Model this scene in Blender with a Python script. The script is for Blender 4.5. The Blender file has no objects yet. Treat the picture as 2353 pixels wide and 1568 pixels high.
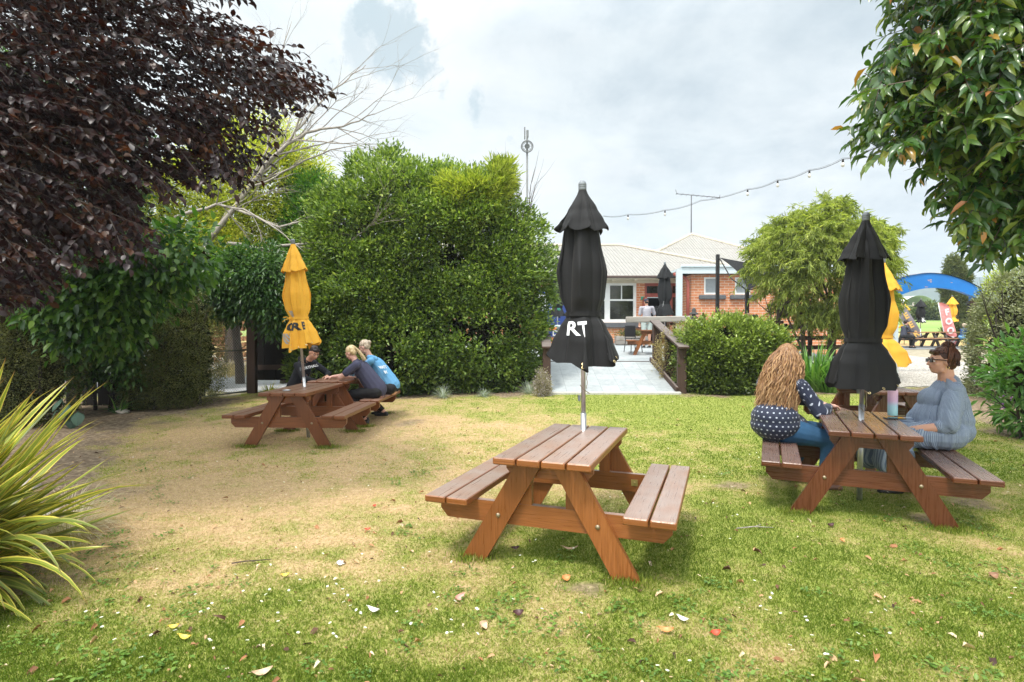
import bpy, bmesh, math, random
import numpy as np
from mathutils import Vector, Matrix, noise
R = math.radians
random.seed(7); rng = np.random.default_rng(7)
SC = bpy.context.scene
COL = SC.collection
# ------------------------------------------------------------------ camera numbers (fitted to the photograph)
CH, CP, CF = 1.5886, 0.0182, 1300.9            # height, downward pitch, focal length for a picture 2353 wide
def at(px, py, Y):
    """world point at depth Y seen at pixel (px, py) of a 2353 x 1568 picture"""
    u = (784 - py) / CF; r = (px - 1176.5) / CF
    dy = math.cos(CP) + u * math.sin(CP); dz = -math.sin(CP) + u * math.cos(CP)
    k = Y / dy
    return Vector((r * k, Y, CH + dz * k))
def sst(a, b, v):
    t = np.clip((np.asarray(v, float) - a) / (b - a), 0, 1); return t * t * (3 - 2 * t)
def T(x, y):
    x = np.asarray(x, float); y = np.asarray(y, float)
    rt = .22 * sst(8, 13, y) + np.clip((y - 13) / 16, 0, 1) * .61
    lf = .08 * sst(8, 13, y) + np.clip((y - 13) / 16, 0, 1) * .3
    k = sst(-4, 0.5, x)
    return lf * (1 - k) + rt * k + np.clip(y - 31, 0, 200) * .054
def Tz(x, y): return float(T(x, y))
def gnd(px, py):
    """terrain point under a pixel"""
    a, b = 1.5, 60.0
    for _ in range(50):
        m = (a + b) / 2; p = at(px, py, m)
        if p.z > Tz(p.x, p.y): a = m
        else: b = m
    p = at(px, py, a); return Vector((p.x, p.y, Tz(p.x, p.y)))
# ------------------------------------------------------------------ numpy value noise
def _h(i, j, k, s):
    n = (i * 374761393 + j * 668265263 + k * 2147483647 + s * 974711) & 0xffffffff
    n = ((n ^ (n >> 13)) * 1274126177) & 0xffffffff
    return ((n ^ (n >> 16)) & 0xffff) / 65535.0
def vnoise(P, scale=1.0, seed=0):
    P = np.asarray(P, float) * scale
    if P.shape[1] == 2: P = np.c_[P, np.zeros(len(P))]
    I = np.floor(P).astype(np.int64); F = P - I; F = F * F * (3 - 2 * F)
    o = 0
    for a in (0, 1):
        for b in (0, 1):
            for c in (0, 1):
                w = (F[:, 0] if a else 1 - F[:, 0]) * (F[:, 1] if b else 1 - F[:, 1]) * (F[:, 2] if c else 1 - F[:, 2])
                o = o + w * _h(I[:, 0] + a, I[:, 1] + b, I[:, 2] + c, seed)
    return o
def fbm(P, scale=1.0, seed=0, oct=3):
    o = 0; a = 1; t = 0
    for k in range(oct):
        o = o + a * vnoise(P, scale * 2 ** k, seed + k); t += a; a *= .5
    return o / t
# ------------------------------------------------------------------ tagging
def tag(o, label=None, cat=None, group=None, kind=None):
    if label: o['label'] = label
    if cat: o['category'] = cat
    if group: o['group'] = group
    if kind: o['kind'] = kind
    return o
def empty(name, loc=(0, 0, 0), rz=0.0, label=None, cat=None, group=None):
    o = bpy.data.objects.new(name, None); COL.objects.link(o)
    o.location = loc; o.rotation_euler = (0, 0, rz); o.empty_display_size = .2
    return tag(o, label, cat, group)
def link(name, me, mat=None, parent=None):
    o = bpy.data.objects.new(name, me); COL.objects.link(o)
    if mat: me.materials.append(mat)
    if parent: o.parent = parent
    return o
def children(o): return [c for c in COL.objects if c.parent == o]
def copy_tree(o, parent=None):
    kids = children(o)
    c = o.copy(); COL.objects.link(c); c.parent = parent
    for k in kids: copy_tree(k, c)
    return c
# ------------------------------------------------------------------ mesh makers
def mesh_np(name, V, F, mat, parent=None, attrs=None, uv=None, smooth=False):
    V = np.ascontiguousarray(V, np.float32); F = np.ascontiguousarray(F, np.int32)
    me = bpy.data.meshes.new(name); k = F.shape[1]
    me.vertices.add(len(V)); me.vertices.foreach_set('co', V.ravel())
    me.loops.add(F.size); me.loops.foreach_set('vertex_index', F.ravel())
    me.polygons.add(len(F)); me.polygons.foreach_set('loop_start', np.arange(0, F.size, k, dtype=np.int32))
    if smooth: me.polygons.foreach_set('use_smooth', np.ones(len(F), bool))
    me.update(calc_edges=True)
    for n, a in (attrs or {}).items():
        at_ = me.attributes.new(n, 'FLOAT', 'POINT'); at_.data.foreach_set('value', np.ascontiguousarray(a, np.float32))
    if uv is not None:
        l = me.uv_layers.new(name='UVMap'); l.data.foreach_set('uv', np.ascontiguousarray(uv[F.ravel()], np.float32).ravel())
    return link(name, me, mat, parent)
class MB:
    """collects boxes, bars, tubes, lathes and polygons with uv's into one mesh"""
    def __init__(s): s.v = []; s.f = []; s.uv = []; s.sm = []
    def face(s, pts, uvs=None, smooth=False):
        b = len(s.v); s.v += [tuple(p) for p in pts]; s.f.append(tuple(range(b, b + len(pts))))
        s.uv += list(uvs or [(0, 0)] * len(pts)); s.sm.append(smooth)
    def box(s, lo, hi, M=None, off=None, bevel=0.0, axis=None):
        """box lo..hi; uv u runs along its longest axis (metres)"""
        lo = Vector(lo); hi = Vector(hi); d = hi - lo
        if axis is None: axis = max(range(3), key=lambda i: d[i])
        off = random.uniform(0, 50) if off is None else off
        b = min(bevel, min(d) * .45)
        a1, a2 = [i for i in range(3) if i != axis]
        def P(l, s1, s2):
            p = [0, 0, 0]; p[axis] = l; p[a1] = s1; p[a2] = s2; p = Vector(p)
            return M @ p if M else p
        if b <= 0:
            ring = [(lo[a1], lo[a2]), (hi[a1], lo[a2]), (hi[a1], hi[a2]), (lo[a1], hi[a2])]
        else:
            ring = [(lo[a1] + b, lo[a2]), (hi[a1] - b, lo[a2]), (hi[a1], lo[a2] + b), (hi[a1], hi[a2] - b),
                    (hi[a1] - b, hi[a2]), (lo[a1] + b, hi[a2]), (lo[a1], hi[a2] - b), (lo[a1], lo[a2] + b)]
        c1 = (lo[a1] + hi[a1]) / 2; c2 = (lo[a2] + hi[a2]) / 2
        def shr(q): return (q[0] + (c1 - q[0]) * min(1, b * 1.2 / max(1e-6, (hi[a1] - lo[a1]) / 2)), q[1] + (c2 - q[1]) * min(1, b * 1.2 / max(1e-6, (hi[a2] - lo[a2]) / 2)))
        L = [lo[axis], hi[axis]] if b <= 0 else [lo[axis], lo[axis] + b, hi[axis] - b, hi[axis]]
        rings = []
        for i, l in enumerate(L):
            q = ring if (b <= 0 or i in (1, 2)) else [shr(r) for r in ring]
            rings.append([(l, r) for r in q])
        n = len(ring)
        flip = (axis == 1)
        per = [0]
        for j in range(n):
            a = ring[j]; c = ring[(j + 1) % n]; per.append(per[-1] + math.hypot(a[0] - c[0], a[1] - c[1]))
        for i in range(len(rings) - 1):
            for j in range(n):
                k = (j + 1) % n
                q = [(rings[i][j], per[j]), (rings[i][k], per[j + 1]), (rings[i + 1][k], per[j + 1]), (rings[i + 1][j], per[j])]
                if flip: q = q[::-1]
                s.face([P(a[0], *a[1]) for a, _ in q], [(a[0] + off, w + off) for a, w in q])
        for e, i in ((0, 0), (1, len(rings) - 1)):
            q = rings[i]
            q = q if (e == 1) != flip else q[::-1]
            s.face([P(a[0], *a[1]) for a in q], [(off + a[1][0] * .15 + 7.3, off + a[1][1]) for a in q])
    def bar(s, p0, p1, w, h, up=(0, 0, 1), bevel=0.0):
        p0 = Vector(p0); p1 = Vector(p1); x = (p1 - p0); L = x.length; x.normalize()
        y = Vector(up).cross(x)
        if y.length < 1e-4: y = Vector((0, 1, 0)).cross(x)
        y.normalize(); z = x.cross(y)
        M = Matrix((x, y, z)).transposed().to_4x4(); M.translation = p0
        s.box((0, -w / 2, -h / 2), (L, w / 2, h / 2), M=M, bevel=bevel, axis=0)
    def prism(s, poly, y0, y1, ax=(0, 2), smooth=False, off=None, M=None, axis_u=0):
        """polygon in the plane ax extruded along the third axis"""
        off = random.uniform(0, 50) if off is None else off
        th = [i for i in range(3) if i not in ax][0]
        def P(q, t):
            p = [0, 0, 0]; p[ax[0]] = q[0]; p[ax[1]] = q[1]; p[th] = t; p = Vector(p); return M @ p if M else p
        n = len(poly)
        def U(q): return (q[axis_u] + off, q[1 - axis_u] + off)
        s.face([P(q, y0) for q in poly], [U(q) for q in poly])
        s.face([P(q, y1) for q in poly[::-1]], [U(q) for q in poly[::-1]])
        for j in range(n):
            a = poly[j]; b = poly[(j + 1) % n]
            s.face([P(b, y0), P(a, y0), P(a, y1), P(b, y1)], [(U(b)[0], U(b)[1]), U(a), (U(a)[0], U(a)[1] + .04), (U(b)[0], U(b)[1] + .04)], smooth)
    def tube(s, pts, r, n=8, cap=True, smooth=True):
        pts = [Vector(p) for p in pts]; rs = r if isinstance(r, (list, tuple)) else [r] * len(pts)
        prev = None; rings = []
        for i, p in enumerate(pts):
            t = (pts[min(i + 1, len(pts) - 1)] - pts[max(i - 1, 0)]).normalized()
            if prev is None:
                a = Vector((0, 0, 1)) if abs(t.z) < .9 else Vector((1, 0, 0)); u = t.cross(a).normalized()
            else: u = (prev - t * prev.dot(t)).normalized()
            prev = u; w = t.cross(u)
            rings.append([p + (u * math.cos(2 * math.pi * k / n) + w * math.sin(2 * math.pi * k / n)) * rs[i] for k in range(n)])
        b = len(s.v); l = 0
        for i, rg in enumerate(rings):
            if i: l += (pts[i] - pts[i - 1]).length
            for k in range(n): s.v.append(tuple(rg[k])); s.uv.append((l, k / n * 6.28 * rs[i]))
        for i in range(len(rings) - 1):
            for k in range(n):
                k2 = (k + 1) % n
                s.f.append((b + i * n + k, b + i * n + k2, b + (i + 1) * n + k2, b + (i + 1) * n + k)); s.sm.append(smooth)
        if cap:
            s.f.append(tuple(b + k for k in range(n))[::-1]); s.sm.append(False)
            s.f.append(tuple(b + (len(rings) - 1) * n + k for k in range(n))); s.sm.append(False)
    def lathe(s, prof, c=(0, 0, 0), n=20, smooth=True):
        """prof: list of (r, z)"""
        b = len(s.v); m = len(prof)
        for r, z in prof:
            for k in range(n):
                a = 2 * math.pi * k / n
                s.v.append((c[0] + r * math.cos(a), c[1] + r * math.sin(a), c[2] + z)); s.uv.append((k / n, z))
        for i in range(m - 1):
            for k in range(n):
                k2 = (k + 1) % n; s.f.append((b + i * n + k, b + i * n + k2, b + (i + 1) * n + k2, b + (i + 1) * n + k)); s.sm.append(smooth)
    def ell(s, c, r, n=12, m=8):
        s.lathe([(math.sin(math.pi * i / m) * 1.0, -math.cos(math.pi * i / m)) for i in range(m + 1)], (0, 0, 0), n)
        k = n * (m + 1)
        for i in range(len(s.v) - k, len(s.v)):
            v = s.v[i]; s.v[i] = (c[0] + v[0] * r[0], c[1] + v[1] * r[1], c[2] + v[2] * r[2])
    def grid(s, fn, nu, nv, smooth=True, closed=False):
        b = len(s.v)
        for j in range(nv + 1):
            for i in range(nu + (0 if closed else 1)):
                p = fn(i / nu, j / nv); s.v.append(tuple(p)); s.uv.append((i / nu, j / nv))
        w = nu if closed else nu + 1
        for j in range(nv):
            for i in range(nu):
                i2 = (i + 1) % w if closed else i + 1
                s.f.append((b + j * w + i, b + j * w + i2, b + (j + 1) * w + i2, b + (j + 1) * w + i)); s.sm.append(smooth)
    def build(s, name, mat, parent=None, loc=None):
        me = bpy.data.meshes.new(name); me.from_pydata(s.v, [], s.f)
        l = me.uv_layers.new(name='UVMap'); idx = np.zeros(len(me.loops), np.int32); me.loops.foreach_get('vertex_index', idx)
        l.data.foreach_set('uv', np.array(s.uv, np.float32)[idx].ravel())
        me.polygons.foreach_set('use_smooth', np.array(s.sm, bool)); me.update()
        o = link(name, me, mat, parent)
        if loc: o.location = loc
        return o
# ------------------------------------------------------------------ materials
MATS = {}
class NT:
    def __init__(s, m): s.m = m; s.t = m.node_tree; s.n = s.t.nodes; s.l = s.t.links
    def new(s, typ, **kw):
        nd = s.n.new(typ)
        for k, v in kw.items():
            if k.startswith('i_'):
                key = k[2:]; key = int(key) if key.isdigit() else key.replace('_', ' ')
                s.put(nd.inputs[key], v)
            else: setattr(nd, k, v)
        return nd
    def put(s, inp, v):
        if hasattr(v, 'links') or isinstance(v, bpy.types.NodeSocket): s.l.new(v, inp)
        else:
            try: inp.default_value = v
            except Exception: inp.default_value = tuple(v) + (1,)
    def math(s, op, a, b=0.0, c=None):
        nd = s.n.new('ShaderNodeMath'); nd.operation = op; s.put(nd.inputs[0], a); s.put(nd.inputs[1], b)
        if c is not None: s.put(nd.inputs[2], c)
        return nd.outputs[0]
    def mix(s, f, a, b, mode='MIX'):
        nd = s.n.new('ShaderNodeMix'); nd.data_type = 'RGBA'; nd.blend_type = mode; nd.clamp_factor = True
        s.put(nd.inputs[0], f); s.put(nd.inputs[6], a if not isinstance(a, tuple) or len(a) == 4 else a + (1,)); s.put(nd.inputs[7], b if not isinstance(b, tuple) or len(b) == 4 else b + (1,))
        return nd.outputs[2]
    def ramp(s, f, stops, interp='LINEAR'):
        nd = s.n.new('ShaderNodeValToRGB'); cr = nd.color_ramp; cr.interpolation = interp
        while len(cr.elements) < len(stops): cr.elements.new(.5)
        for e, (p, c) in zip(cr.elements, stops):
            e.position = p; e.color = (tuple(c) + (1,))[:4] if not isinstance(c, (int, float)) else (c, c, c, 1)
        s.put(nd.inputs[0], f); return nd.outputs[0]
    def noise(s, vec, scale, detail=4, rough=.55, dist=0):
        nd = s.n.new('ShaderNodeTexNoise'); s.put(nd.inputs['Vector'], vec); nd.inputs['Scale'].default_value = scale
        nd.inputs['Detail'].default_value = detail; nd.inputs['Roughness'].default_value = rough; nd.inputs['Distortion'].default_value = dist
        return nd.outputs[0]
    def mapping(s, vec, scale=(1, 1, 1), rot=(0, 0, 0), loc=(0, 0, 0)):
        nd = s.n.new('ShaderNodeMapping'); s.put(nd.inputs[0], vec); nd.inputs['Scale'].default_value = scale
        nd.inputs['Rotation'].default_value = rot; nd.inputs['Location'].default_value = loc; return nd.outputs[0]
    def bump(s, h, strength=.3, dist=.01):
        nd = s.n.new('ShaderNodeBump'); s.put(nd.inputs['Height'], h); nd.inputs['Strength'].default_value = strength; nd.inputs['Distance'].default_value = dist
        return nd.outputs[0]
    def attr(s, name, out='Fac'):
        nd = s.n.new('ShaderNodeAttribute'); nd.attribute_name = name; return nd.outputs[out]
def newmat(name):
    m = bpy.data.materials.new(name); m.use_nodes = True; t = NT(m)
    b = t.n['Principled BSDF']; MATS[name] = m
    return m, t, b
def simple(name, col, rough=.6, metal=0, var=.15, scale=8, spec=.5, bump=0, bscale=60, coat=0, emit=None):
    m, t, b = newmat(name)
    tc = t.new('ShaderNodeTexCoord').outputs['Object']
    n = t.noise(tc, scale, 5)
    lo = tuple(c * (1 - var) for c in col); hi = tuple(min(1, c * (1 + var)) for c in col)
    t.put(b.inputs['Base Color'], t.ramp(n, [(.3, lo), (.7, hi)]))
    b.inputs['Roughness'].default_value = rough; b.inputs['Metallic'].default_value = metal
    b.inputs['Specular IOR Level'].default_value = spec; b.inputs['Coat Weight'].default_value = coat
    if bump: t.put(b.inputs['Normal'], t.bump(t.noise(tc, bscale, 4), bump, .01))
    if emit: b.inputs['Emission Color'].default_value = tuple(emit) + (1,); b.inputs['Emission Strength'].default_value = 1
    return m
def wood(name, c1, c2, top=None, rough=.45, spec=.5, topamt=.75):
    """stained timber; grain follows uv.u ; faces that look up get weathered grey plus painted sky sheen"""
    m, t, b = newmat(name)
    uv = t.new('ShaderNodeUVMap').outputs[0]
    g = t.noise(t.mapping(uv, (1.2, 26, 1)), 3.0, 6, .62, .6)
    g2 = t.noise(t.mapping(uv, (.5, 5, 1)), 2.5, 3, .5, 1.2)
    big = t.noise(t.new('ShaderNodeTexCoord').outputs['Object'], 2.2, 4)
    col = t.ramp(g, [(.3, c1), (.62, c2)])
    col = t.mix(t.math('MULTIPLY', g2, .45), col, tuple(x * .55 for x in c1))
    col = t.mix(t.ramp(big, [(.45, 0), (.75, .4)]), col, tuple(x * .6 for x in c2))
    bd_ = t.ramp(t.noise(t.mapping(uv, (.22, .22, 1)), 1.0, 1, .3), [(.38, 0), (.62, .55)]); col = t.mix(bd_, col, tuple(x * .5 for x in c1))
    hs = t.ramp(t.noise(t.mapping(uv, (2, 60, 1)), 4, 3, .5), [(.62, 0), (.68, 1)])
    if top:
        nz = t.new('ShaderNodeSeparateXYZ', i_0=t.new('ShaderNodeNewGeometry').outputs['Normal']).outputs[2]
        f = t.math('MULTIPLY', t.ramp(nz, [(.6, 0), (.9, 1)]), t.ramp(t.noise(t.new('ShaderNodeTexCoord').outputs['Object'], 5, 5), [(.3, topamt * .55), (.7, topamt)]))
        tcol = t.mix(t.math('MULTIPLY', g, .9), tuple(x * .62 for x in top), top); tcol = t.mix(bd_, tcol, tuple(x * .62 for x in top))
        tcol = t.mix(t.math('MULTIPLY', hs, .6), tcol, tuple(x * .3 for x in top))
        col = t.mix(f, col, tcol)  # upward faces: weathering, with the pale sky reflection put into the colour
    else:
        col = t.mix(t.math('MULTIPLY', hs, .35), col, tuple(x * .4 for x in c1))
    t.put(b.inputs['Base Color'], col)
    t.put(b.inputs['Roughness'], t.ramp(g, [(.2, rough - .1), (.8, rough + .15)]))
    b.inputs['Specular IOR Level'].default_value = spec
    t.put(b.inputs['Normal'], t.bump(t.math('SUBTRACT', g, t.math('MULTIPLY', hs, .6)), .35, .004))
    return m
def leafmat(name, cols, trans=.35, rough=.45, spec=.4, tcol=None):
    """cols: ramp over the per-leaf value rv"""
    m, t, b = newmat(name)
    f = t.attr('rv'); n = len(cols)
    c = t.ramp(f, [(i / (n - 1), k) for i, k in enumerate(cols)])
    t.put(b.inputs['Base Color'], c); b.inputs['Roughness'].default_value = rough; b.inputs['Specular IOR Level'].default_value = spec
    tr = t.n.new('ShaderNodeBsdfTranslucent')
    hs = t.n.new('ShaderNodeMixRGB'); hs.blend_type = 'MULTIPLY'; hs.inputs[0].default_value = 1
    t.put(hs.inputs[1], c); hs.inputs[2].default_value = tuple(tcol or (1.6, 1.7, .7)) + (1,)
    t.l.new(hs.outputs[0], tr.inputs[0])
    mx = t.n.new('ShaderNodeMixShader'); mx.inputs[0].default_value = trans
    t.l.new(b.outputs[0], mx.inputs[1]); t.l.new(tr.outputs[0], mx.inputs[2])
    t.l.new(mx.outputs[0], t.n['Material Output'].inputs[0])
    return m
def bark(name, c1, c2):
    m, t, b = newmat(name)
    tc = t.new('ShaderNodeTexCoord').outputs['Object']
    n = t.noise(t.mapping(tc, (1, 1, .25)), 22, 6, .65, .5)
    t.put(b.inputs['Base Color'], t.ramp(n, [(.3, c1), (.7, c2)])); b.inputs['Roughness'].default_value = .9
    t.put(b.inputs['Normal'], t.bump(n, .7, .02)); return m
# ------------------------------------------------------------------ leaves
TPL = {
 'rhomb': (np.array([(0, 0, 0), (.42, .5, .1), (1, 0, -.06), (.42, -.5, .1)]), np.array([(0, 1, 2), (0, 2, 3)])),
 'leaf': (np.array([(0, 0, 0), (.33, 0, -.02), (.68, 0, -.06), (1, 0, -.2), (.28, .42, .1), (.66, .40, .02), (.28, -.42, .1), (.66, -.40, .02)]),
          np.array([(0, 1, 4), (1, 5, 4), (1, 2, 5), (2, 3, 5), (0, 6, 1), (1, 6, 7), (1, 7, 2), (2, 7, 3)])),
 'blade': (np.array([(0, .5, 0), (0, -.5, 0), (.55, .35, .12), (.55, -.35, .12), (1, 0, .0)]), np.array([(0, 1, 3), (0, 3, 2), (2, 3, 4)])),
}
def unit(a): return a / np.maximum(np.linalg.norm(a, axis=1, keepdims=True), 1e-9)
def leaves(name, P, D, N, L, W, rv, mat, parent=None, tpl='rhomb', curl=None):
    tv, tf = TPL[tpl]; n = len(P)
    D = unit(D); S = unit(np.cross(D, N)); N2 = np.cross(S, D)
    L = np.broadcast_to(L, n)[:, None, None]; W = np.broadcast_to(W, n)[:, None, None]
    c = np.ones(n) if curl is None else curl
    V = P[:, None, :] + D[:, None, :] * (tv[None, :, 0:1] * L) + S[:, None, :] * (tv[None, :, 1:2] * W) + N2[:, None, :] * (tv[None, :, 2:3] * L * c[:, None, None])
    F = tf[None] + (np.arange(n) * len(tv))[:, None, None]
    return mesh_np(name, V.reshape(-1, 3), F.reshape(-1, 3), mat, parent, attrs={'rv': np.repeat(rv, len(tv))})
def polydist(Q, poly):
    """inside mask and distance to the outline for points Q in 2d"""
    poly = np.asarray(poly, float); A = poly; B = np.roll(poly, -1, 0)
    d = np.full(len(Q), 1e9); ins = np.zeros(len(Q), bool)
    for a, b in zip(A, B):
        ab = b - a; t = np.clip(((Q - a) @ ab) / max(1e-9, ab @ ab), 0, 1)
        d = np.minimum(d, np.linalg.norm(Q - (a + t[:, None] * ab), axis=1))
        c = ((a[1] > Q[:, 1]) != (b[1] > Q[:, 1])) & (Q[:, 0] < (b[0] - a[0]) * (Q[:, 1] - a[1]) / (b[1] - a[1] + 1e-12) + a[0])
        ins ^= c
    return ins, d
def pillow(outline, Yc, depth, n, R0=1.0, bump=.25, bs=1.3, seed=0, back=.25, inner=.2, jag=.15, gap=0.0):
    """points and outward normals on a bulging crown whose upright outline (x, z) stands at depth Yc"""
    rg = np.random.default_rng(seed + 100)
    o = np.asarray(outline, float); lo = o.min(0) - jag; hi = o.max(0) + jag
    Q = rg.uniform(lo, hi, (int(n * 3.2), 2))
    ins, d = polydist(Q, o)
    sd = np.where(ins, d, -d) + (fbm(Q, 2.2, seed, 3) - .5) * 2 * jag
    k = sd > 0; Q = Q[k]; d = sd[k]; m = min(len(Q), n); Q = Q[:m]; d = d[:m]
    t = np.clip(d / R0, 0, 1); half = depth / 2 * np.sqrt(np.maximum(0, 1 - (1 - t) ** 2))
    side = np.where(rg.random(m) < back, 1, -1)
    b = (fbm(np.c_[Q, side * 3.1], bs, seed + 9, 3) - .5) * 2 * bump
    dep = np.where(rg.random(m) < inner, rg.random(m), 1 - rg.random(m) ** 2 * .18)
    y = Yc + side * (half * dep + b * t)
    e = .15
    def dd(q):
        i2, d2 = polydist(q, o); return np.where(i2, d2, -d2)
    gx = (dd(Q + [e, 0]) - dd(Q - [e, 0])) / (2 * e); gz = (dd(Q + [0, e]) - dd(Q - [0, e])) / (2 * e)
    w = (1 - t)
    N = unit(np.c_[-gx * w, side * (t + .15), -gz * w])
    P = np.c_[Q[:, 0], y, Q[:, 1]]
    if gap: k = fbm(P * [1, .6, 1.3], 1.5, seed + 31, 3) > gap; P, N, b = P[k], N[k], b[k]
    return P, N, b
def foliage(name, outline, Yc, depth, mat, parent, clusters, per, L, W, R0=1.0, spread=.16, seed=0, bump=.25, bs=1.3, tpl='rhomb', droop=0.0,
            up=.5, rvf=None, back=.25, inner=.2, jag=.15, zmin=None, gap=0.0, spray=False):
    rg = np.random.default_rng(seed)
    C, N, b = pillow(outline, Yc, depth, clusters, R0, bump, bs, seed, back, inner, jag, gap)
    if zmin is not None: k = C[:, 2] > zmin; C, N, b = C[k], N[k], b[k]
    m = len(C); sz = rg.uniform(.6, 1.4, m)
    P = np.repeat(C, per, 0); NN = np.repeat(N, per, 0); cl = np.repeat(rg.random(m), per); s = np.repeat(sz, per)
    off = unit(rg.normal(size=P.shape)) * (rg.random((len(P), 1)) ** .5) * spread * s[:, None]
    P = P + off + NN * (rg.random((len(P), 1)) * spread * .7)
    D = unit(off / spread * 1.0 + NN * .9 + rg.normal(size=P.shape) * .55 + np.array([0, 0, up - droop]))
    if spray:   # leaves hang from a short arching twig that starts at the cluster point
        td = np.repeat(unit(N * [1, 1, .3] + rg.normal(size=N.shape) * .45 + [0, 0, .15]), per, 0); q = np.tile(np.linspace(.0, 1, per), m)[:, None] * np.repeat(rg.uniform(.25, .6, m), per)[:, None]
        P = np.repeat(C, per, 0) + td * q - np.array([0, 0, 1.0]) * q * q * .9; D = unit(td * .55 + rg.normal(size=P.shape) * .5 - np.array([0, 0, .75]))
        rv_s = q[:, 0]
    Nr = unit(NN * .7 + np.array([0, 0, .8]) + rg.normal(size=P.shape) * .5)
    rv = np.clip(.5 + (cl - .5) * .5 + rg.normal(size=len(P)) * .17 + (rvf(P) if rvf else 0), 0, 1)
    Ls = L * rg.uniform(.45, 1.35, len(P)); Ws = W * rg.uniform(.7, 1.2, len(P))
    return leaves(name, P, D, Nr, Ls, Ws, rv, mat, parent, tpl)
def branchy(mb, p, d, L, r, depth, rg, bend=.35, split=(2, 3), shrink=.68, up=.1, tips=None, segs=6, ang=.6):
    """recursive tapering limb"""
    p = Vector(p); d = Vector(d).normalized(); pts = [p.copy()]; rs = [r]
    for i in range(segs):
        d = (d + Vector((rg.uniform(-1, 1), rg.uniform(-1, 1), rg.uniform(-1, 1) + up)) * bend / segs * 1.6).normalized()
        p = p + d * L / segs; pts.append(p.copy()); rs.append(r * (1 - .45 * (i + 1) / segs) if depth > 0 else r * (1 - .85 * (i + 1) / segs))
        if depth > 0 and i >= segs // 2 - 1 and rg.random() < .45:
            q = (d + Vector((rg.uniform(-1, 1), rg.uniform(-1, 1), rg.uniform(-.7, 1))) * ang).normalized()
            branchy(mb, p, q, L * shrink * rg.uniform(.6, 1), rs[-1] * .6, depth - 1, rg, bend, split, shrink, up, tips, segs, ang)
    mb.tube(pts, rs, 6 if r > .02 else (4 if r > .006 else 3), cap=False)
    if depth > 0:
        for k in range(rg.randint(*split)):
            q = (d + Vector((rg.uniform(-1, 1), rg.uniform(-1, 1), rg.uniform(-.8, .9))) * ang).normalized()
            branchy(mb, p, q, L * shrink * rg.uniform(.75, 1.1), rs[-1] * .75, depth - 1, rg, bend, split, shrink, up, tips, segs, ang)
    elif tips is not None: tips.append((p.copy(), d.copy()))
def outl(pts, Y): return [(p.x, p.z) for p in (at(a, b, Y) for a, b in pts)]
def textmesh(body, size, cut=.012, bold=.0, shear=0.0, width=None):
    """flat lettering as triangles, centred on x, cut fine enough to be bent"""
    cu = bpy.data.curves.new('txt', 'FONT'); cu.body = body; cu.size = size; cu.align_x = 'CENTER'; cu.offset = bold; cu.shear = shear; cu.resolution_u = 4
    o = bpy.data.objects.new('txt', cu); COL.objects.link(o)
    dg = bpy.context.evaluated_depsgraph_get(); me = bpy.data.meshes.new_from_object(o.evaluated_get(dg))
    bpy.data.objects.remove(o); bm = bmesh.new(); bm.from_mesh(me)
    xs = [v.co.x for v in bm.verts]; ys = [v.co.y for v in bm.verts]
    for ax, a, b in ((0, min(xs), max(xs)), (1, min(ys), max(ys))):
        c = a + cut
        while c < b:
            no = Vector((1, 0, 0)) if ax == 0 else Vector((0, 1, 0)); co = Vector((c, 0, 0)) if ax == 0 else Vector((0, c, 0))
            bmesh.ops.bisect_plane(bm, geom=bm.verts[:] + bm.edges[:] + bm.faces[:], plane_co=co, plane_no=no); c += cut
    bmesh.ops.triangulate(bm, faces=bm.faces[:])
    bm.verts.index_update()
    k = 1.0
    if width: k = width / (max(xs) - min(xs))
    V = [(v.co.x * k, v.co.y) for v in bm.verts]; F = [tuple(v.index for v in f.verts) for f in bm.faces]; bm.free()
    bpy.data.meshes.remove(me); bpy.data.curves.remove(cu)
    return V, F
def lettering(name, body, size, fn, mat, parent, cut=.012, bold=0.0, shear=0.0, width=None):
    V, F = textmesh(body, size, cut, bold, shear, width)
    me = bpy.data.meshes.new(name); me.from_pydata([tuple(fn(x, y)) for x, y in V], [], F); me.update()
    return link(name, me, mat, parent)
# ================================================================== camera, world, sun
cam = bpy.data.cameras.new('camera'); co = bpy.data.objects.new('camera', cam); COL.objects.link(co); SC.camera = co
cam.sensor_width = 36; cam.lens = 36 * 2264.41 / 4096; cam.clip_end = 6000; cam.clip_start = .05
co.location = (0, 0, CH); co.rotation_euler = (math.pi / 2 - CP, 0, 0)
SC.view_settings.view_transform = 'Standard'; SC.view_settings.look = 'None'; SC.view_settings.gamma = 1; SC.view_settings.exposure = EXPO = 0.5
SUN_EL, SUN_AZ = R(62), R(-33)      # sun behind the viewer's left shoulder, high
sd = bpy.data.lights.new('sun', 'SUN'); sd.energy = 2.7; sd.angle = R(10); sd.color = (1, .95, .86)
so = bpy.data.objects.new('sun', sd); COL.objects.link(so)
sv = Vector((math.sin(SUN_AZ) * math.cos(SUN_EL), -math.cos(SUN_AZ) * math.cos(SUN_EL), math.sin(SUN_EL))).normalized()
so.rotation_euler = sv.to_track_quat('Z', 'Y').to_euler()
w = bpy.data.worlds.new('World'); SC.world = w; w.use_nodes = True
t = NT(w); bg = t.n['Background']; bg.inputs[1].default_value = .1
sky = t.new('ShaderNodeTexSky'); sky.sky_type = 'NISHITA'; sky.sun_disc = False
sky.sun_elevation = math.asin(sv.z); sky.sun_rotation = math.atan2(sv.x, sv.y); sky.dust_density = 1.5
gen = t.new('ShaderNodeTexCoord').outputs['Generated']
nrm = t.new('ShaderNodeVectorMath', operation='NORMALIZE', i_0=gen).outputs[0]
sep = t.new('ShaderNodeSeparateXYZ', i_0=nrm)
zz = t.math('MAXIMUM', sep.outputs[2], 0.02)
den = t.math('ADD', zz, .25)
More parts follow.
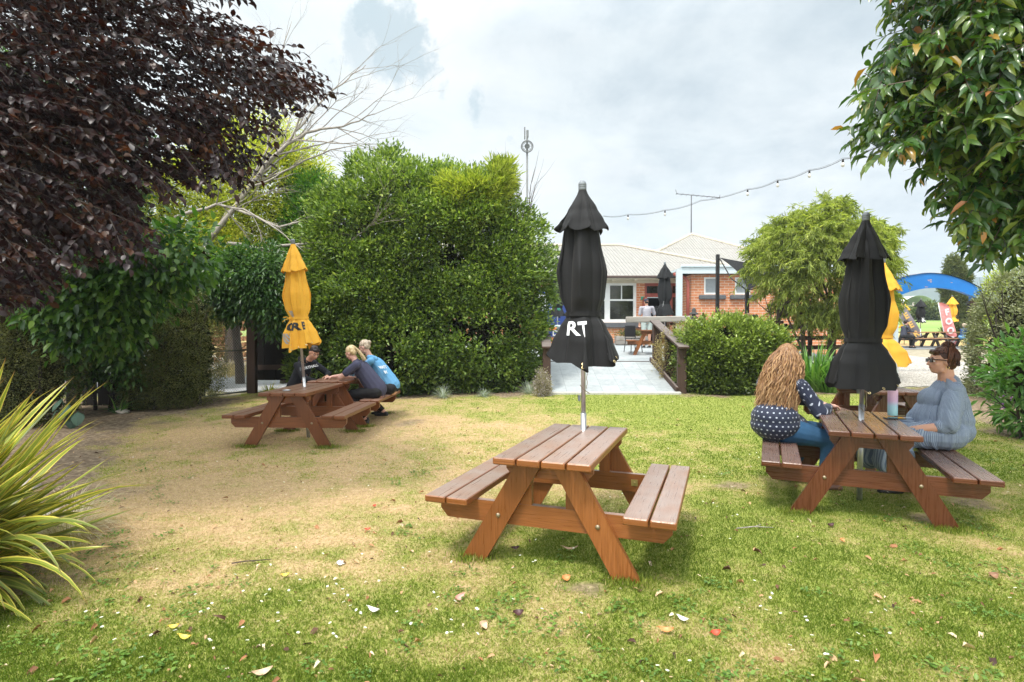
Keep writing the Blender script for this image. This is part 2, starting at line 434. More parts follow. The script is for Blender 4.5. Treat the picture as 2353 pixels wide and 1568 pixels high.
pl = t.new('ShaderNodeCombineXYZ', i_0=t.math('DIVIDE', sep.outputs[0], den), i_1=t.math('DIVIDE', sep.outputs[1], den), i_2=0.0).outputs[0]
n1 = t.noise(pl, 1.5, 9, .58, .4); n2 = t.noise(pl, 3.4, 8, .6, .2); n3 = t.noise(pl, .9, 3, .5, 0)
wn = t.new('ShaderNodeTexNoise', i_Vector=nrm, i_Scale=7.0, i_Detail=7.0, i_Roughness=.62)
wrp = t.new('ShaderNodeVectorMath', operation='MULTIPLY_ADD', i_0=wn.outputs['Color'], i_1=(.26, .26, .20), i_2=t.new('ShaderNodeVectorMath', operation='SUBTRACT', i_0=nrm, i_1=(.13, .13, .10)).outputs[0]).outputs[0]
def blob(px, py, rad, soft=.5):
    d = (at(px, py, 10) - Vector((0, 0, CH))).normalized()
    nd = t.new('ShaderNodeVectorMath', operation='DISTANCE', i_0=wrp, i_1=tuple(d)).outputs['Value']
    nd = t.math('ADD', nd, t.math('MULTIPLY', t.math('SUBTRACT', n2, .5), rad * 1.6))
    nd = t.math('ADD', nd, t.math('MULTIPLY', t.math('SUBTRACT', t.noise(nrm, 9, 8, .65), .5), rad * 1.1))
    mr = t.new('ShaderNodeMapRange', i_0=nd, i_1=rad * (1 - soft), i_2=rad * (1 + soft), i_3=1.0, i_4=0.0); mr.interpolation_type = 'SMOOTHSTEP'
    return mr.outputs[0]
blue = t.math('MAXIMUM', blob(900, 65, .042, .3), t.math('MULTIPLY', blob(830, 85, .034, .4), .7))
blue = t.math('MAXIMUM', blue, t.math('MULTIPLY', blob(1108, 262, .020, .6), .8))
blue = t.math('MAXIMUM', blue, t.math('MULTIPLY', blob(985, 175, .014, .6), .4))
grey = t.math('MAXIMUM', blob(1560, 130, .17, .7), blob(1800, 100, .22, .7))
grey = t.math('MAXIMUM', grey, t.math('MULTIPLY', blob(1700, 230, .15, .8), .9))
grey = t.math('MAXIMUM', grey, t.math('MULTIPLY', blob(1330, 60, .14, .8), .6))
grey = t.math('MAXIMUM', grey, t.math('MULTIPLY', blob(2150, 560, .14, .8), .85))
grey = t.math('MAXIMUM', grey, t.math('MULTIPLY', blob(1420, 400, .08, .9), .5))
white = t.ramp(n1, [(.33, (5.5, 6.15, 6.45)), (.45, (6.5, 6.95, 7.1)), (.56, (7.1, 7.3, 7.35))])
gcol = t.ramp(n2, [(.32, (3.3, 4.05, 4.65)), (.66, (5.8, 6.3, 6.6))])
cc = t.mix(t.math('MULTIPLY', grey, .82), white, gcol)
# brighter cloud overhead and behind the viewer, as in a real thin overcast
up_ = t.new('ShaderNodeMapRange', i_0=sep.outputs[2], i_1=.45, i_2=.95, i_3=1.0, i_4=2.2).outputs[0]
glow = t.new('ShaderNodeVectorMath', operation='DOT_PRODUCT', i_0=nrm, i_1=tuple(sv)).outputs['Value']
glow = t.math('POWER', t.math('MAXIMUM', glow, 0.0), 3.0)
up_ = t.math('ADD', up_, t.math('MULTIPLY', glow, 1.7))     # cloud lit up round the veiled sun, behind the viewer
back = t.new('ShaderNodeMapRange', i_0=sep.outputs[1], i_1=.1, i_2=-.6, i_3=0.0, i_4=.4).outputs[0]
up_ = t.math('ADD', up_, back)
cc = t.mix(1.0, cc, t.new('ShaderNodeCombineXYZ', i_0=up_, i_1=up_, i_2=up_).outputs[0], 'MULTIPLY')
skyb = t.mix(.8, sky.outputs[0], (2.9, 4.25, 4.75))
fin = t.mix(t.math('MULTIPLY', blue, .62), cc, skyb)
t.l.new(fin, bg.inputs[0])
# ================================================================== shared materials
WOOD_A = wood('wood_orange', (.21, .066, .016), (.36, .130, .036), top=(.42, .375, .35), rough=.30)
WOOD_B = wood('wood_redbrown', (.17, .05, .018), (.30, .11, .038), top=(.38, .25, .19), rough=.32)
WOOD_C = wood('wood_dark', (.085, .024, .010), (.17, .054, .02), top=(.27, .20, .175), rough=.26)  # dark stain that also carries the tree's shade in its colour
WOOD_D = wood('wood_rail', (.05, .026, .018), (.10, .055, .038), top=(.30, .26, .24), rough=.75)
WOOD_G = wood('wood_grey', (.30, .27, .24), (.46, .43, .39), rough=.85)
WOOD_K = wood('wood_black', (.008, .006, .005), (.02, .015, .012), rough=.8, spec=.2)
ALU = simple('aluminium', (.55, .56, .58), .38, .85, .06)
STEEL = simple('bolt_steel', (.33, .27, .18), .4, .8)
BRASS = simple('brass', (.62, .5, .26), .3, .9)
GREYPL = simple('grey_plastic', (.17, .19, .21), .5)
BLK = simple('black_plastic', (.012, .012, .013), .4)
WHT = simple('white_print', (.72, .74, .76), .6, var=.05)
BLKPR = simple('black_print', (.015, .015, .016), .6, var=.05)
GREYPR = simple('grey_print', (.38, .38, .38), .6, var=.05)
def fabric(name, c, rough=.85, wv=.1, sheen=.0, bumps=.25):
    m, t, b = newmat(name)
    tc = t.new('ShaderNodeTexCoord').outputs['Object']
    n = t.noise(tc, 5, 5, .6)
    col = t.ramp(n, [(.3, tuple(x * (1 - wv) for x in c)), (.7, tuple(min(1, x * (1 + wv)) for x in c))])
    sp = t.ramp(t.noise(tc, 90, 3, .5), [(.70, 0), (.76, .35)])
    col = t.mix(sp, col, tuple(min(1, x * 1.6 + .05) for x in c))
    t.put(b.inputs['Base Color'], col); b.inputs['Roughness'].default_value = rough
    b.inputs['Sheen Weight'].default_value = sheen; b.inputs['Specular IOR Level'].default_value = .3
    t.put(b.inputs['Normal'], t.bump(t.math('ADD', t.noise(tc, 300, 2), t.math('MULTIPLY', t.noise(tc, 9, 4), 2.2)), bumps, .01)); return m
CANVAS_K = fabric('black_canvas', (.0075, .0075, .0085), .7, .2, .05)
CANVAS_Y = fabric('yellow_canvas', (.80, .42, .045), .75, .06)
CANVAS_F = fabric('faded_black_canvas', (.018, .019, .021), .8, .2)
# ================================================================== ground
G = 0
def dryness_and_shade(x, y):
    P = np.c_[x, y]
    def g(cx, cy, rx, ry): return np.exp(-(((x - cx) / rx) ** 2 + ((y - cy) / ry) ** 2))
    d = .34 + .58 * g(-2.6, 5.0, 2.3, 1.5) + .42 * g(-4.2, 7.8, 2.6, 2.2) + .45 * g(-1.5, 8.8, 3.5, 1.3) + .25 * g(-.8, 6.2, 1.5, 1.0) + .35 * g(-4, 11, 3, 2) + .22 * g(3.6, 5.5, .8, .7)
    d -= .48 * g(4.6, 11.2, 4.0, 2.2) + .30 * g(-1.8, 2.7, 1.6, .7) + .12 * g(1.6, 3.2, 1.6, .8) + .25 * g(1.0, 4.4, 1.0, .8) + .3 * g(5, 8, 1.6, 2.0) + .16 * g(3.0, 9.0, 2, 1.4)
    for kx, ky in ((.45, 4.2), (.9, 3.95), (-3.0, 8.2), (-2.9, 9.8), (3.3, 5.2), (3.7, 4.9), (2.6, 5.1)): d -= .30 * g(kx, ky, .62, .45)  # greener grass under the tables, its darker colour also standing in for their shade
    d += (fbm(P, .9, 3, 3) - .5) * .45 + (fbm(P, 4.0, 13, 3) - .5) * .9
    return np.clip(d, 0, 1)
BED = [(-14, 2.2), (-2.9, 2.4), (-3.1, 3.4), (-3.6, 4.6), (-3.9, 5.6), (-5.0, 7.2), (-6.0, 9.0), (-6.3, 10.2), (-5.7, 11.3), (-6.2, 12.6), (-14, 12.6)]
BED2 = [(-5.2, 14.8), (-5.0, 12.6), (-3.0, 12.1), (0.2, 11.95), (.75, 12.2), (.9, 14.8)]
BED3 = [(3.6, 12.6), (3.7, 11.9), (6.6, 12.1), (8.4, 12.9), (8.2, 14.5), (3.6, 14.5)]
BED4 = [(9.4, 13.6), (8.2, 10.6), (7.4, 8.9), (7.2, 7.6), (11, 7.4), (13, 13.6)]
def soil(x, y):
    P = np.c_[x, y]; o = np.zeros(len(x))
    for k, B in enumerate((BED, BED2, BED3, BED4)):
        i, d = polydist(P, B); sd_ = np.where(i, d, -d) + (fbm(P, 2.5, 40 + k, 4) - .5) * 1.3
        o = np.maximum(o, sst(-.25, .35, sd_))
    for cx, cy, r in ((4.2, 5.2, .35), (3.55, 4.75, .22), (2.35, 5.75, .25), (-1.75, 9.5, .4), (-3.75, 9.3, .35), (.45, 3.45, .15)):
        o = np.maximum(o, .8 * sst(r, r * .2, np.hypot((x - cx), (y - cy) * 1.3) + (fbm(P, 4, 60, 3) - .5) * .5))
    return o
# the ground: one sheet to the horizon
ys = np.concatenate([np.linspace(-8, 40, 121), np.geomspace(41, 3000, 60)]); xs_ = np.concatenate([-np.geomspace(3000, 21, 40), np.linspace(-20, 20, 81), np.geomspace(21, 3000, 40)])
X, Y = np.meshgrid(xs_, ys); V = np.c_[X.ravel(), Y.ravel(), T(X.ravel(), Y.ravel()) - .015]
nx = len(xs_); ii = np.arange((len(ys) - 1) * (nx - 1)); r_ = ii // (nx - 1); c_ = ii % (nx - 1); a = r_ * nx + c_
F = np.c_[a, a + 1, a + nx + 1, a + nx]
m, t, b = newmat('field_ground')
tc = t.new('ShaderNodeTexCoord').outputs['Object']; sy = t.new('ShaderNodeSeparateXYZ', i_0=tc).outputs[1]
near = t.ramp(t.noise(tc, 6, 8, .7), [(.3, (.22, .19, .13)), (.7, (.42, .38, .29))])
straw = t.ramp(t.noise(tc, 1.2, 8, .7), [(.3, (.36, .24, .10)), (.7, (.55, .41, .20))])
green = t.ramp(t.noise(t.mapping(tc, (.02, .07, 1)), 1.0, 5, .6), [(.3, (.13, .22, .055)), (.5, (.22, .33, .09)), (.7, (.30, .36, .13))])
c1 = t.mix(t.new('ShaderNodeMapRange', i_0=sy, i_1=28.0, i_2=29.5).outputs[0], near, straw)
c2 = t.mix(t.new('ShaderNodeMapRange', i_0=t.math('ADD', sy, t.math('MULTIPLY', t.noise(tc, .2, 4), 20)), i_1=44.0, i_2=60.0).outputs[0], c1, green)
t.put(b.inputs['Base Color'], c2); b.inputs['Roughness'].default_value = .95; b.inputs['Specular IOR Level'].default_value = .1
tag(mesh_np('ground', V, F, m, smooth=True), kind='structure')
# lawn
xs_ = np.linspace(-13, 12, 330); ys = np.linspace(-1.5, 16, 260); X, Y = np.meshgrid(xs_, ys); x = X.ravel(); y = Y.ravel()
def lawn_edge(x, y):
    """1 where the lawn grows"""
    k = np.ones(len(x))
    k *= 1 - sst(13.55, 13.75, y + .25 * np.sin(x * .9)) * (x > 4)
    k *= (y < 14.2 - .0 * x)
    return k
dz = (fbm(np.c_[x, y], .8, 5, 2) - .5) * .03 * sst(6, 2, np.abs(y - 4))
hole = (x > .86) & (x < 3.62) & (y > 12.42)
keep = (lawn_edge(x, y) > .5) & ~hole & ~((x < -6.4) & (y > 12.9)) & ~((x > -5) & (x < .8) & (y > 15))
V = np.c_[x, y, T(x, y) + .004]
nx = len(xs_); ii = np.arange((len(ys) - 1) * (nx - 1)); r_ = ii // (nx - 1); c_ = ii % (nx - 1); a = r_ * nx + c_
F = np.c_[a, a + 1, a + nx + 1, a + nx]; F = F[keep[F].all(1)]
m, t, b = newmat('lawn_turf')
tc = t.new('ShaderNodeTexCoord').outputs['Object']
fine = t.math('ADD', t.math('MULTIPLY', t.noise(tc, 55, 6, .75), .5), t.math('MULTIPLY', t.noise(tc, 16, 8, .8), .5)); mid = t.noise(tc, 9, 6, .65)
DRY0, DRY1, GRN0, GRN1 = (.34, .225, .11), (.60, .435, .25), (.155, .195, .032), (.345, .375, .09)
dry = t.ramp(fine, [(.40, DRY0), (.60, DRY1)]); grn = t.ramp(fine, [(.40, GRN0), (.60, GRN1)]); dry = t.mix(t.ramp(t.noise(tc, 22, 5, .7), [(.60, 0), (.66, .55)]), dry, (.17, .10, .05))
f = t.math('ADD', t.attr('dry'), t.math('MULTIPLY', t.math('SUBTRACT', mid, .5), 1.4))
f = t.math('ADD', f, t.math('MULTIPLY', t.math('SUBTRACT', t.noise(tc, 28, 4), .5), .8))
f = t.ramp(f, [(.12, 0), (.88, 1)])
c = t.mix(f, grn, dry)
sol = t.ramp(t.noise(tc, 14, 8, .7), [(.3, (.07, .05, .034)), (.5, (.21, .155, .105)), (.68, (.42, .33, .22))])
c = t.mix(t.attr('soil'), c, sol)
t.put(b.inputs['Base Color'], c); b.inputs['Roughness'].default_value = .95; b.inputs['Specular IOR Level'].default_value = .15
t.put(b.inputs['Normal'], t.bump(t.math('ADD', fine, mid), .7, .03))
tag(mesh_np('lawn', V, F, m, attrs={'dry': dryness_and_shade(x, y), 'soil': soil(x, y)}, smooth=True), kind='structure')
# blades of grass
def sheetmat(name, cols, scale, bump=.4, tile=None, rough=.9, stops=None):
    m, t, b = newmat(name); tc = t.new('ShaderNodeTexCoord').outputs['Object']
    n = t.noise(tc, scale, 9, .75)
    st = stops or [.3, .5, .7]
    c = t.ramp(n, list(zip(st, cols)))
    h = n
    if tile:
        br = t.n.new('ShaderNodeTexBrick'); t.put(br.inputs['Vector'], tc); br.offset = 0; br.inputs['Scale'].default_value = 1
        br.inputs['Mortar Size'].default_value = .007; br.inputs['Brick Width'].default_value = tile; br.inputs['Row Height'].default_value = tile
        br.inputs['Color1'].default_value = (.84, .84, .84, 1); br.inputs['Color2'].default_value = (1, 1, 1, 1); br.inputs['Mortar'].default_value = (.72, .73, .72, 1)
        c = t.mix(1.0, c, br.outputs[0], 'MULTIPLY')
    t.put(b.inputs['Base Color'], c); b.inputs['Roughness'].default_value = rough; b.inputs['Specular IOR Level'].default_value = .2
    t.put(b.inputs['Normal'], t.bump(h, bump, .02)); return m
def sheet(name, x0, x1, y0, y1, mat, dz, nx=24, ny=24, fn=None, keep=None, zf=None):
    xs_ = np.linspace(x0, x1, nx); ys = np.linspace(y0, y1, ny); X, Y = np.meshgrid(xs_, ys); x = X.ravel(); y = Y.ravel()
    z = (zf or T)(x, y) + dz
    ii = np.arange((ny - 1) * (nx - 1)); r_ = ii // (nx - 1); c_ = ii % (nx - 1); a = r_ * nx + c_; F = np.c_[a, a + 1, a + nx + 1, a + nx]
    if keep is not None: F = F[keep(x, y)[F].all(1)]
    return tag(mesh_np(name, np.c_[x, y, z], F, mat, smooth=True), kind='structure')
GRAV = sheetmat('gravel', [(.13, .11, .085), (.36, .33, .29), (.66, .63, .58)], 24, 1.0, stops=[.40, .49, .58])
GRAV2 = sheetmat('grey_gravel', [(.20, .21, .22), (.42, .43, .45), (.6, .61, .63)], 30, .8)
ASPH = sheetmat('asphalt', [(.22, .235, .25), (.28, .295, .31), (.34, .35, .36)], 25, .3)
sheet('gravel_path', 4.6, 16, 12.9, 26.4, GRAV, .0, 90, 90, keep=lambda x, y: (y + .25 * np.sin(x * .9) + (fbm(np.c_[x, y], 2.5, 8, 2) - .5) * .5 > 13.6))
sheet('road', 3, 40, 26.35, 28.6, ASPH, .004)
sheet('driveway', -15, -3.0, 13.3, 23, GRAV2, .006, 60, 50, keep=lambda x, y: y + (fbm(np.c_[x, y], 1.5, 8, 2) - .5) * .6 > 13.7)
# paved ramp and patio
TILE = sheetmat('paving', [(.30, .325, .335), (.37, .40, .41), (.43, .455, .46)], 7, .1, tile=.40, rough=.8)
KERBM = sheetmat('concrete_kerb', [(.36, .35, .33), (.5, .49, .46), (.6, .59, .55)], 20, .3)
def rampz(x, y): return np.where(np.asarray(y) < 14.7, .24 + (np.asarray(y) - 12.3) * .2292, .79 + (np.asarray(y) - 14.7) * .0293)
sheet('paved_ramp', .88, 3.58, 12.32, 14.68, TILE, .0, 12, 12, zf=rampz)
sheet('patio', -3.0, 9.5, 14.7, 24.6, TILE, .0, 12, 12, zf=rampz)
mb = MB(); mb.box((.8, 12.20, .12), (3.66, 12.32, .262), bevel=.01); tag(mb.build('ramp_kerb', KERBM), kind='structure')
mb = MB(); mb.box((.9, 14.672, .7), (3.56, 14.70, .802), bevel=.004); tag(mb.build('ramp_joint_board', WOOD_D), 'thin dark timber strip across the top of the paved ramp', 'timber edging')
mb = MB(); mb.box((-3, 14.58, .0), (.84, 14.68, .80)); mb.box((3.64, 14.58, .0), (9.5, 14.68, .80)); tag(mb.build('patio_retaining_wall', WOOD_D), 'low dark timber retaining wall under the front edge of the patio', 'retaining wall')
# grass blades, near ground dense
def blades(n, y0, y1, seed, h0, h1, w, name_attr):
    rg = np.random.default_rng(seed)
    y = y0 * (y1 / y0) ** rg.random(n) if y0 > 0 else rg.uniform(y0, y1, n)
    x = rg.uniform(-1.02, 1.06, n) * (y * .93 + .3)
    so_ = soil(x, y); dr = dryness_and_shade(x, y)
    k = (rg.random(n) > so_ * 1.15) & (lawn_edge(x, y) > .5) & ~((x > .8) & (x < 3.66) & (y > 12.15)) & (y < 13.9)
    k &= (rg.random(n) < 1.05 - dr * .45)
    x, y, dr = x[k], y[k], dr[k]; m = len(x)
    P = np.c_[x, y, T(x, y) + .002]
    lean = rg.normal(size=(m, 2)) * (.45 + .7 * dr[:, None])
    D = unit(np.c_[lean, np.ones(m) * .8])
    N = unit(np.c_[rg.normal(size=(m, 2)), np.zeros(m)])
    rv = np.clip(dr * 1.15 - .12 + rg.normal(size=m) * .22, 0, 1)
    return P, D, N, rg.uniform(h0, h1, m) * (1.1 - .35 * dr), np.full(m, w) * rg.uniform(.7, 1.3, m), rv
GR = leafmat('grass_blade', [(.13, .20, .02), (.255, .325, .042), (.38, .40, .10), (.51, .41, .19), (.66, .51, .31)], .3, .6, .2, (1.2, 1.3, .6))
A = [blades(int(360000), 2.2, 6.0, 1, .010, .030, .0032, 0), blades(int(190000), 6.0, 14.0, 2, .014, .034, .008, 0)]
def foot_tufts():
    rg = np.random.default_rng(5); C = []
    for (X0, Y0, a) in ((.1778, 3.5798, -.3561), (-3.0557, 7.5095, -.044), (-2.97, 9.07, -.036), (2.9248, 4.5499, -.4262), (5.30, 7.60, -.10)):
        for lx in (-.532, .532):
            for ly in (.16, 1.34):
                C.append((X0 + lx * math.cos(a) - ly * math.sin(a), Y0 + lx * math.sin(a) + ly * math.cos(a)))
    n = 420; x = np.concatenate([c[0] + rg.normal(size=n) * .085 for c in C]); y = np.concatenate([c[1] + rg.normal(size=n) * .05 - .015 for c in C]); m = len(x)
    return (np.c_[x, y, T(x, y) + .002], unit(np.c_[rg.normal(size=(m, 2)) * .45, np.ones(m)]), unit(np.c_[rg.normal(size=(m, 2)), np.zeros(m)]), rg.uniform(.03, .065, m), rg.uniform(.003, .0055, m), np.clip(rg.normal(size=m) * .2 + .25, 0, 1))
A.append(foot_tufts())
P, D, N, L, W, rv = [np.concatenate([a[i] for a in A]) for i in range(6)]
tag(leaves('grass', P, D, N, L, W, rv, GR, tpl='rhomb'), 'short green and straw coloured lawn grass blades', 'grass', kind='stuff')
# ================================================================== picnic tables
TL, TW, TT, BO, BI, HB = 1.449, .3263, .0467, .836, .5183, .4588
def make_table(mat, label, loc, rz, name='picnic_table', group='wooden picnic tables on the lawn', plate=False):
    t = empty(name, loc, rz, label, 'picnic table', group)
    m = MB(); g = .012; bw = (2 * TW - 3 * g) / 4
    for i in range(4):
        x0 = -TW + i * (bw + g); m.box((x0, random.uniform(-.003, .003), .76 - TT), (x0 + bw, TL + random.uniform(-.003, .003), .76), bevel=.006)
    m.build('tabletop', mat, t)
    for s in (-1, 1):
        m = MB(); bw2 = (BO - BI - g) / 2
        for i in range(2):
            x0 = BI + i * (bw2 + g); a, b = (x0, x0 + bw2) if s > 0 else (-x0 - bw2, -x0)
            m.box((a, .01, HB - TT), (b, 1.499, HB), bevel=.006)
        m.build('seat', mat, t)
    for e in (0, 1):
        def yy(a, b): return (a, b) if e == 0 else (TL - b + .05, TL - a + .05)
        y0, y1 = yy(.185, .23)
        m = MB(); zt = HB - TT - .001; m.prism([(-.80, zt), (-.80, zt - .085), (-.745, zt - .145), (.745, zt - .145), (.80, zt - .085), (.80, zt)], y0, y1)
        m.build('cross_beam', mat, t)
        m = MB(); zt = .76 - TT - .001; m.prism([(-.30, zt), (-.30, zt - .06), (-.26, zt - .11), (.26, zt - .11), (.30, zt - .06), (.30, zt)], y0, y1)
        m.build('top_bearer', mat, t)
        for s in (-1, 1):
            m = MB(); x0, x1 = sorted((s * .118, s * .205)); m.box((x0, y0, HB - TT - .001), (x1, y1, .76 - TT - .111), bevel=.002); m.build('spacer_block', mat, t)
            y2, y3 = yy(.138, .184)
            m = MB(); a0 = (.4453, .6187); a1 = (.03, .205); z1 = .76 - TT - .001
            poly = [(a0[0], 0), (a0[1], 0), (a1[1], z1), (a1[0], z1)]
            if s < 0: poly = [(-p[0], p[1]) for p in poly][::-1]
            m.prism(poly, y2, y3, axis_u=1); o = m.build('leg', mat, t)
            bv = o.modifiers.new('b', 'BEVEL'); bv.width = .004; bv.segments = 1
            m = MB(); yb = (y2, y3)[e]; sg = -1 if e == 0 else 1
            Mx = Matrix.Translation((s * .342, yb, .335)) @ Matrix.Rotation(R(90) if e == 0 else R(-90), 4, 'X')
            m2 = MB(); m2.lathe([(.016, 0), (.0155, .005), (.011, .010), (0.0, .0115)], n=12)
            m2.v = [tuple(Mx @ Vector(v)) for v in m2.v]; m2.build('bolt', STEEL, t)
    if plate:
        m = MB(); m.box((.40, TL - .230, .31), (.45, TL - .186 - .0, .36)); 
        m = MB(); yb = TL + .05 - .230
        m.box((.385, yb - .004, .315), (.437, yb - .0005, .367)); m.tube([(.411, yb - .02, .341), (.411, yb - .004, .341)], .009, 6)
        m.build('washer_plate', BRASS, t)
    return t
make_table(WOOD_A, 'orange brown picnic table with nobody at it in the middle of the lawn', (.1778, 3.5798, 0), -.3561, plate=True)
make_table(WOOD_B, 'reddish picnic table holding the yellow umbrella, nearer of the two end to end tables', (-3.0557, 7.5095, 0), -.044)
make_table(WOOD_B, 'reddish picnic table where three young people lean, farther of the two end to end tables', (-2.97, 9.07, .015), -.036)
make_table(WOOD_C, 'dark brown picnic table with two women seated, holding a pastel bottle and a phone', (2.9248, 4.5499, 0), -.4262)
make_table(WOOD_C, 'dark brown picnic table behind the woman in the chequered dress, under the yellow umbrella', (5.30, 7.60, 0), -.10)
def tloc(k, x, y, z=0):
    X0, Y0, a = {0: (.1778, 3.5798, -.3561), 1: (-3.0557, 7.5095, -.044), 2: (-2.97, 9.07, -.036), 3: (2.9248, 4.5499, -.4262), 4: (5.30, 7.60, -.10)}[k]
    return Vector((X0 + x * math.cos(a) - y * math.sin(a), Y0 + x * math.sin(a) + y * math.cos(a), z))
# ================================================================== folded umbrellas
def lerp_prof(prof, z):
    """prof: list of rows (z, r, A, B) from the top down"""
    for a, b in zip(prof, prof[1:]):
        if z >= b[0] - 1e-9:
            f = min(1, max(0, (a[0] - z) / (a[0] - b[0]))); f = f * f * (3 - 2 * f) * .5 + f * .5
            return [a[i] + (b[i] - a[i]) * f for i in range(1, len(a))]
    return list(prof[-1][1:])
class Folds:
    def __init__(s, prof, n, ph, seed, hem=0.0, twist=.25, flare=0.0, fr=0.0): s.flare = flare; s.fr = fr; s.p = prof; s.n = n; s.ph = ph; s.seed = seed; s.hem = hem; s.tw = twist; s.z0 = prof[0][0]; s.z1 = prof[-1][0]
    def S(s, th, z, off=0.0):
        r, A, B = lerp_prof(s.p, z)
        w = th + .16 * math.sin(2 * th + s.seed) + .10 * math.sin(3 * th + 2.1 * s.seed) + s.ph + s.tw * (z - s.z1) * math.sin(th * 2 + s.seed * 3) * .3
        q = s.n * w / 2
        f = abs(math.sin(q)) ** .75 - .62
        irr = .35 * math.sin(th * 1.0 + s.seed * 5) + .3 * math.sin(th * 2 + z * 2.5 + s.seed)
        rr = r * (1 + A * f * (1 + irr)) + A * .05 * r * math.sin(z * 7 + th * 4) + A * .10 * r * math.sin(th * 3 + z * 4 + s.seed * 7)
        ta = th + B * math.sin(2 * q) * (1 + .5 * irr)
        if s.flare: k = ((s.z0 - z) / (s.z0 - s.z1)); c = abs(math.cos(th + s.fr)); rr *= 1 + k * .10 * (c - .6); zz0 = k * k * s.flare * (c ** 1.6)
        else: zz0 = 0
        zz = z + zz0
        if s.hem and z < s.z1 + .12:
            k = (1 - (z - s.z1) / .12); zz = zz + k * s.hem * (1 - 2 * abs(((th * 8 / 6.2832 + .35) % 1.0) * 2 - 1)) - k * .012 * math.sin(th + s.seed)
        rr += off
        return Vector((rr * math.cos(ta), rr * math.sin(ta), zz))
    def mesh(s, mb, nt=220, nz=50):
        mb.grid(lambda u, v: s.S(u * 2 * math.pi, s.z0 + (s.z1 - s.z0) * v), nt, nz, closed=True)
        # hem turned inwards gives the cloth its edge
        mb.grid(lambda u, v: s.S(u * 2 * math.pi, s.z1 + .035 * v * 2, -.006 - .01 * v), nt, 2, closed=True)
def make_umbrella(base, lean, H, zval, zband, zhem, rv_, rb, rband, rs, cloth, label, group, seed, parts=True, nf=6, name='folded_umbrella', res=1.0, loc_z=0, grom=True, cat='umbrella', bottom=0.0, tie=False, skirt_ph=0.0, chain=True, fr=.2):
    u = empty(name, base, 0, label, cat, group); u.rotation_euler = (lean[0], lean[1], 0)
    m = MB(); m.tube([(0, 0, bottom), (0, 0, .9 if H > 2 else .3)], .024, 14); m.tube([(0, 0, .9 if H > 2 else .3), (0, 0, H - .1)], .019, 14); m.build('pole', ALU, u)
    if parts:
        m = MB(); m.box((-.045, -.012, 1.0), (-.024, .012, 1.05), bevel=.004); m.build('crank_catch', GREYPL, u)
    m = MB(); m.lathe([(0.0, .0), (.02, -.003), (.03, -.016), (.034, -.03), (.034, -.04), (.031, -.042), (.034, -.046), (.034, -.056), (.031, -.058), (.034, -.063), (.033, -.08), (.02, -.085)][::-1], (0, 0, H), n=18); m.build('finial', GREYPL, u)
    zt = H - .07
    body = Folds([(zt - .05, .025, .1, 0), (zval + .06, rb * .70, .40, .10), (zval - .10, rb * .80, .46, .18), ((zval + zband) / 2, rb * 1.04, .48, .24), (zband + .14, rb * .97, .36, .20), (zband + .02, rband, .12, .06), (zband - .02, rband, .10, .05)], nf, .3, seed)
    skirt = Folds([(zband - .015, rband, .10, .04), (zband - .10, rband + (rs - rband) * .34, .20, .08), (zband - .24, rband + (rs - rband) * .72, .34, .18), (zhem, rs, .36, .22)], nf, .3 + skirt_ph, seed + .7, hem=.022, flare=.10, fr=fr)
    val = Folds([(zt + .012, .020, .05, 0), (zt - .02, .036, .08, 0), (zval + (zt - zval) * .5, rv_ * .60, .32, .10), (zval + (zt - zval) * .2, rv_ * .88, .36, .16), (zval, rv_ * 1.06, .38, .22)], nf, .9, seed + 1.3, hem=.02, flare=.01, fr=fr)
    q = int(220 * res); m = MB(); body.mesh(m, q, int(50 * res)); m.build('canopy', cloth, u)
    m = MB(); skirt.mesh(m, q, int(34 * res)); m.build('skirt', cloth, u)
    m = MB(); val.mesh(m, q, int(26 * res)); m.build('valance', cloth, u)
    m = MB(); bf = Folds([(zband + .018, rband * 1.06 + .004, .06, .0), (zband - .018, rband * 1.06 + .004, .06, .0)], nf, .3, seed)
    m.grid(lambda a, b: bf.S(a * 2 * math.pi, zband + .018 - .036 * b), 120, 2, closed=True); m.build('tie_strap', cloth, u)
    if tie:
        m = MB(); a = R(-125); c = Vector((math.cos(a) * rband * 1.1, math.sin(a) * rband * 1.1, zband))
        for dx, dz_ in ((-.10, .035), (-.12, -.03)):
            m.grid(lambda p, q2: c + Vector((dx * p, -.02 * p - .01 * math.sin(p * 5), dz_ * p + .012 * (q2 - .5) + .01 * math.sin(p * 4))), 8, 1)
        m.ell(c + Vector((-.005, -.01, 0)), (.018, .014, .02)); m.build('tie_knot', cloth, u)
    if grom:
        for a_ in (-112, -82, -52, -20):
            a = R(a_); p = skirt.S(a, zhem + .022, .003); p2 = skirt.S(a + .02, zhem + .022, .003)
            n_ = Vector((p.x, p.y, .2)).normalized(); mm = MB(); mm.lathe([(.006, .002), (.009, .004), (.013, .003), (.0145, 0), (.005, 0)], n=12)
            Mx = n_.to_track_quat('Z', 'Y').to_matrix().to_4x4(); Mx.translation = p; mm.v = [tuple(Mx @ Vector(v)) for v in mm.v]; mm.build('grommet', BRASS, u)
    if chain:
        m = MB(); z0 = zhem + .05; pts = [(.026 + .004 * math.sin(i * 1.7), -.028 - .003 * math.cos(i * 2.1), z0 - i * .02) for i in range(12)]
        m.tube(pts, .003, 5); m.tube([(-.02, -.03, z0 - .20), (.0, -.035, z0 - .225), (.05, -.03, z0 - .26)], .0035, 5); m.tube([(-.02, -.03, z0 - .2), (-.03, -.02, z0 - .19)], .0035, 5)
        m.build('pin_and_chain', STEEL, u)
    return u, body, skirt, val
p0 = tloc(0, 0, 1.225); G_L = 'closed parasols standing through the lawn tables'
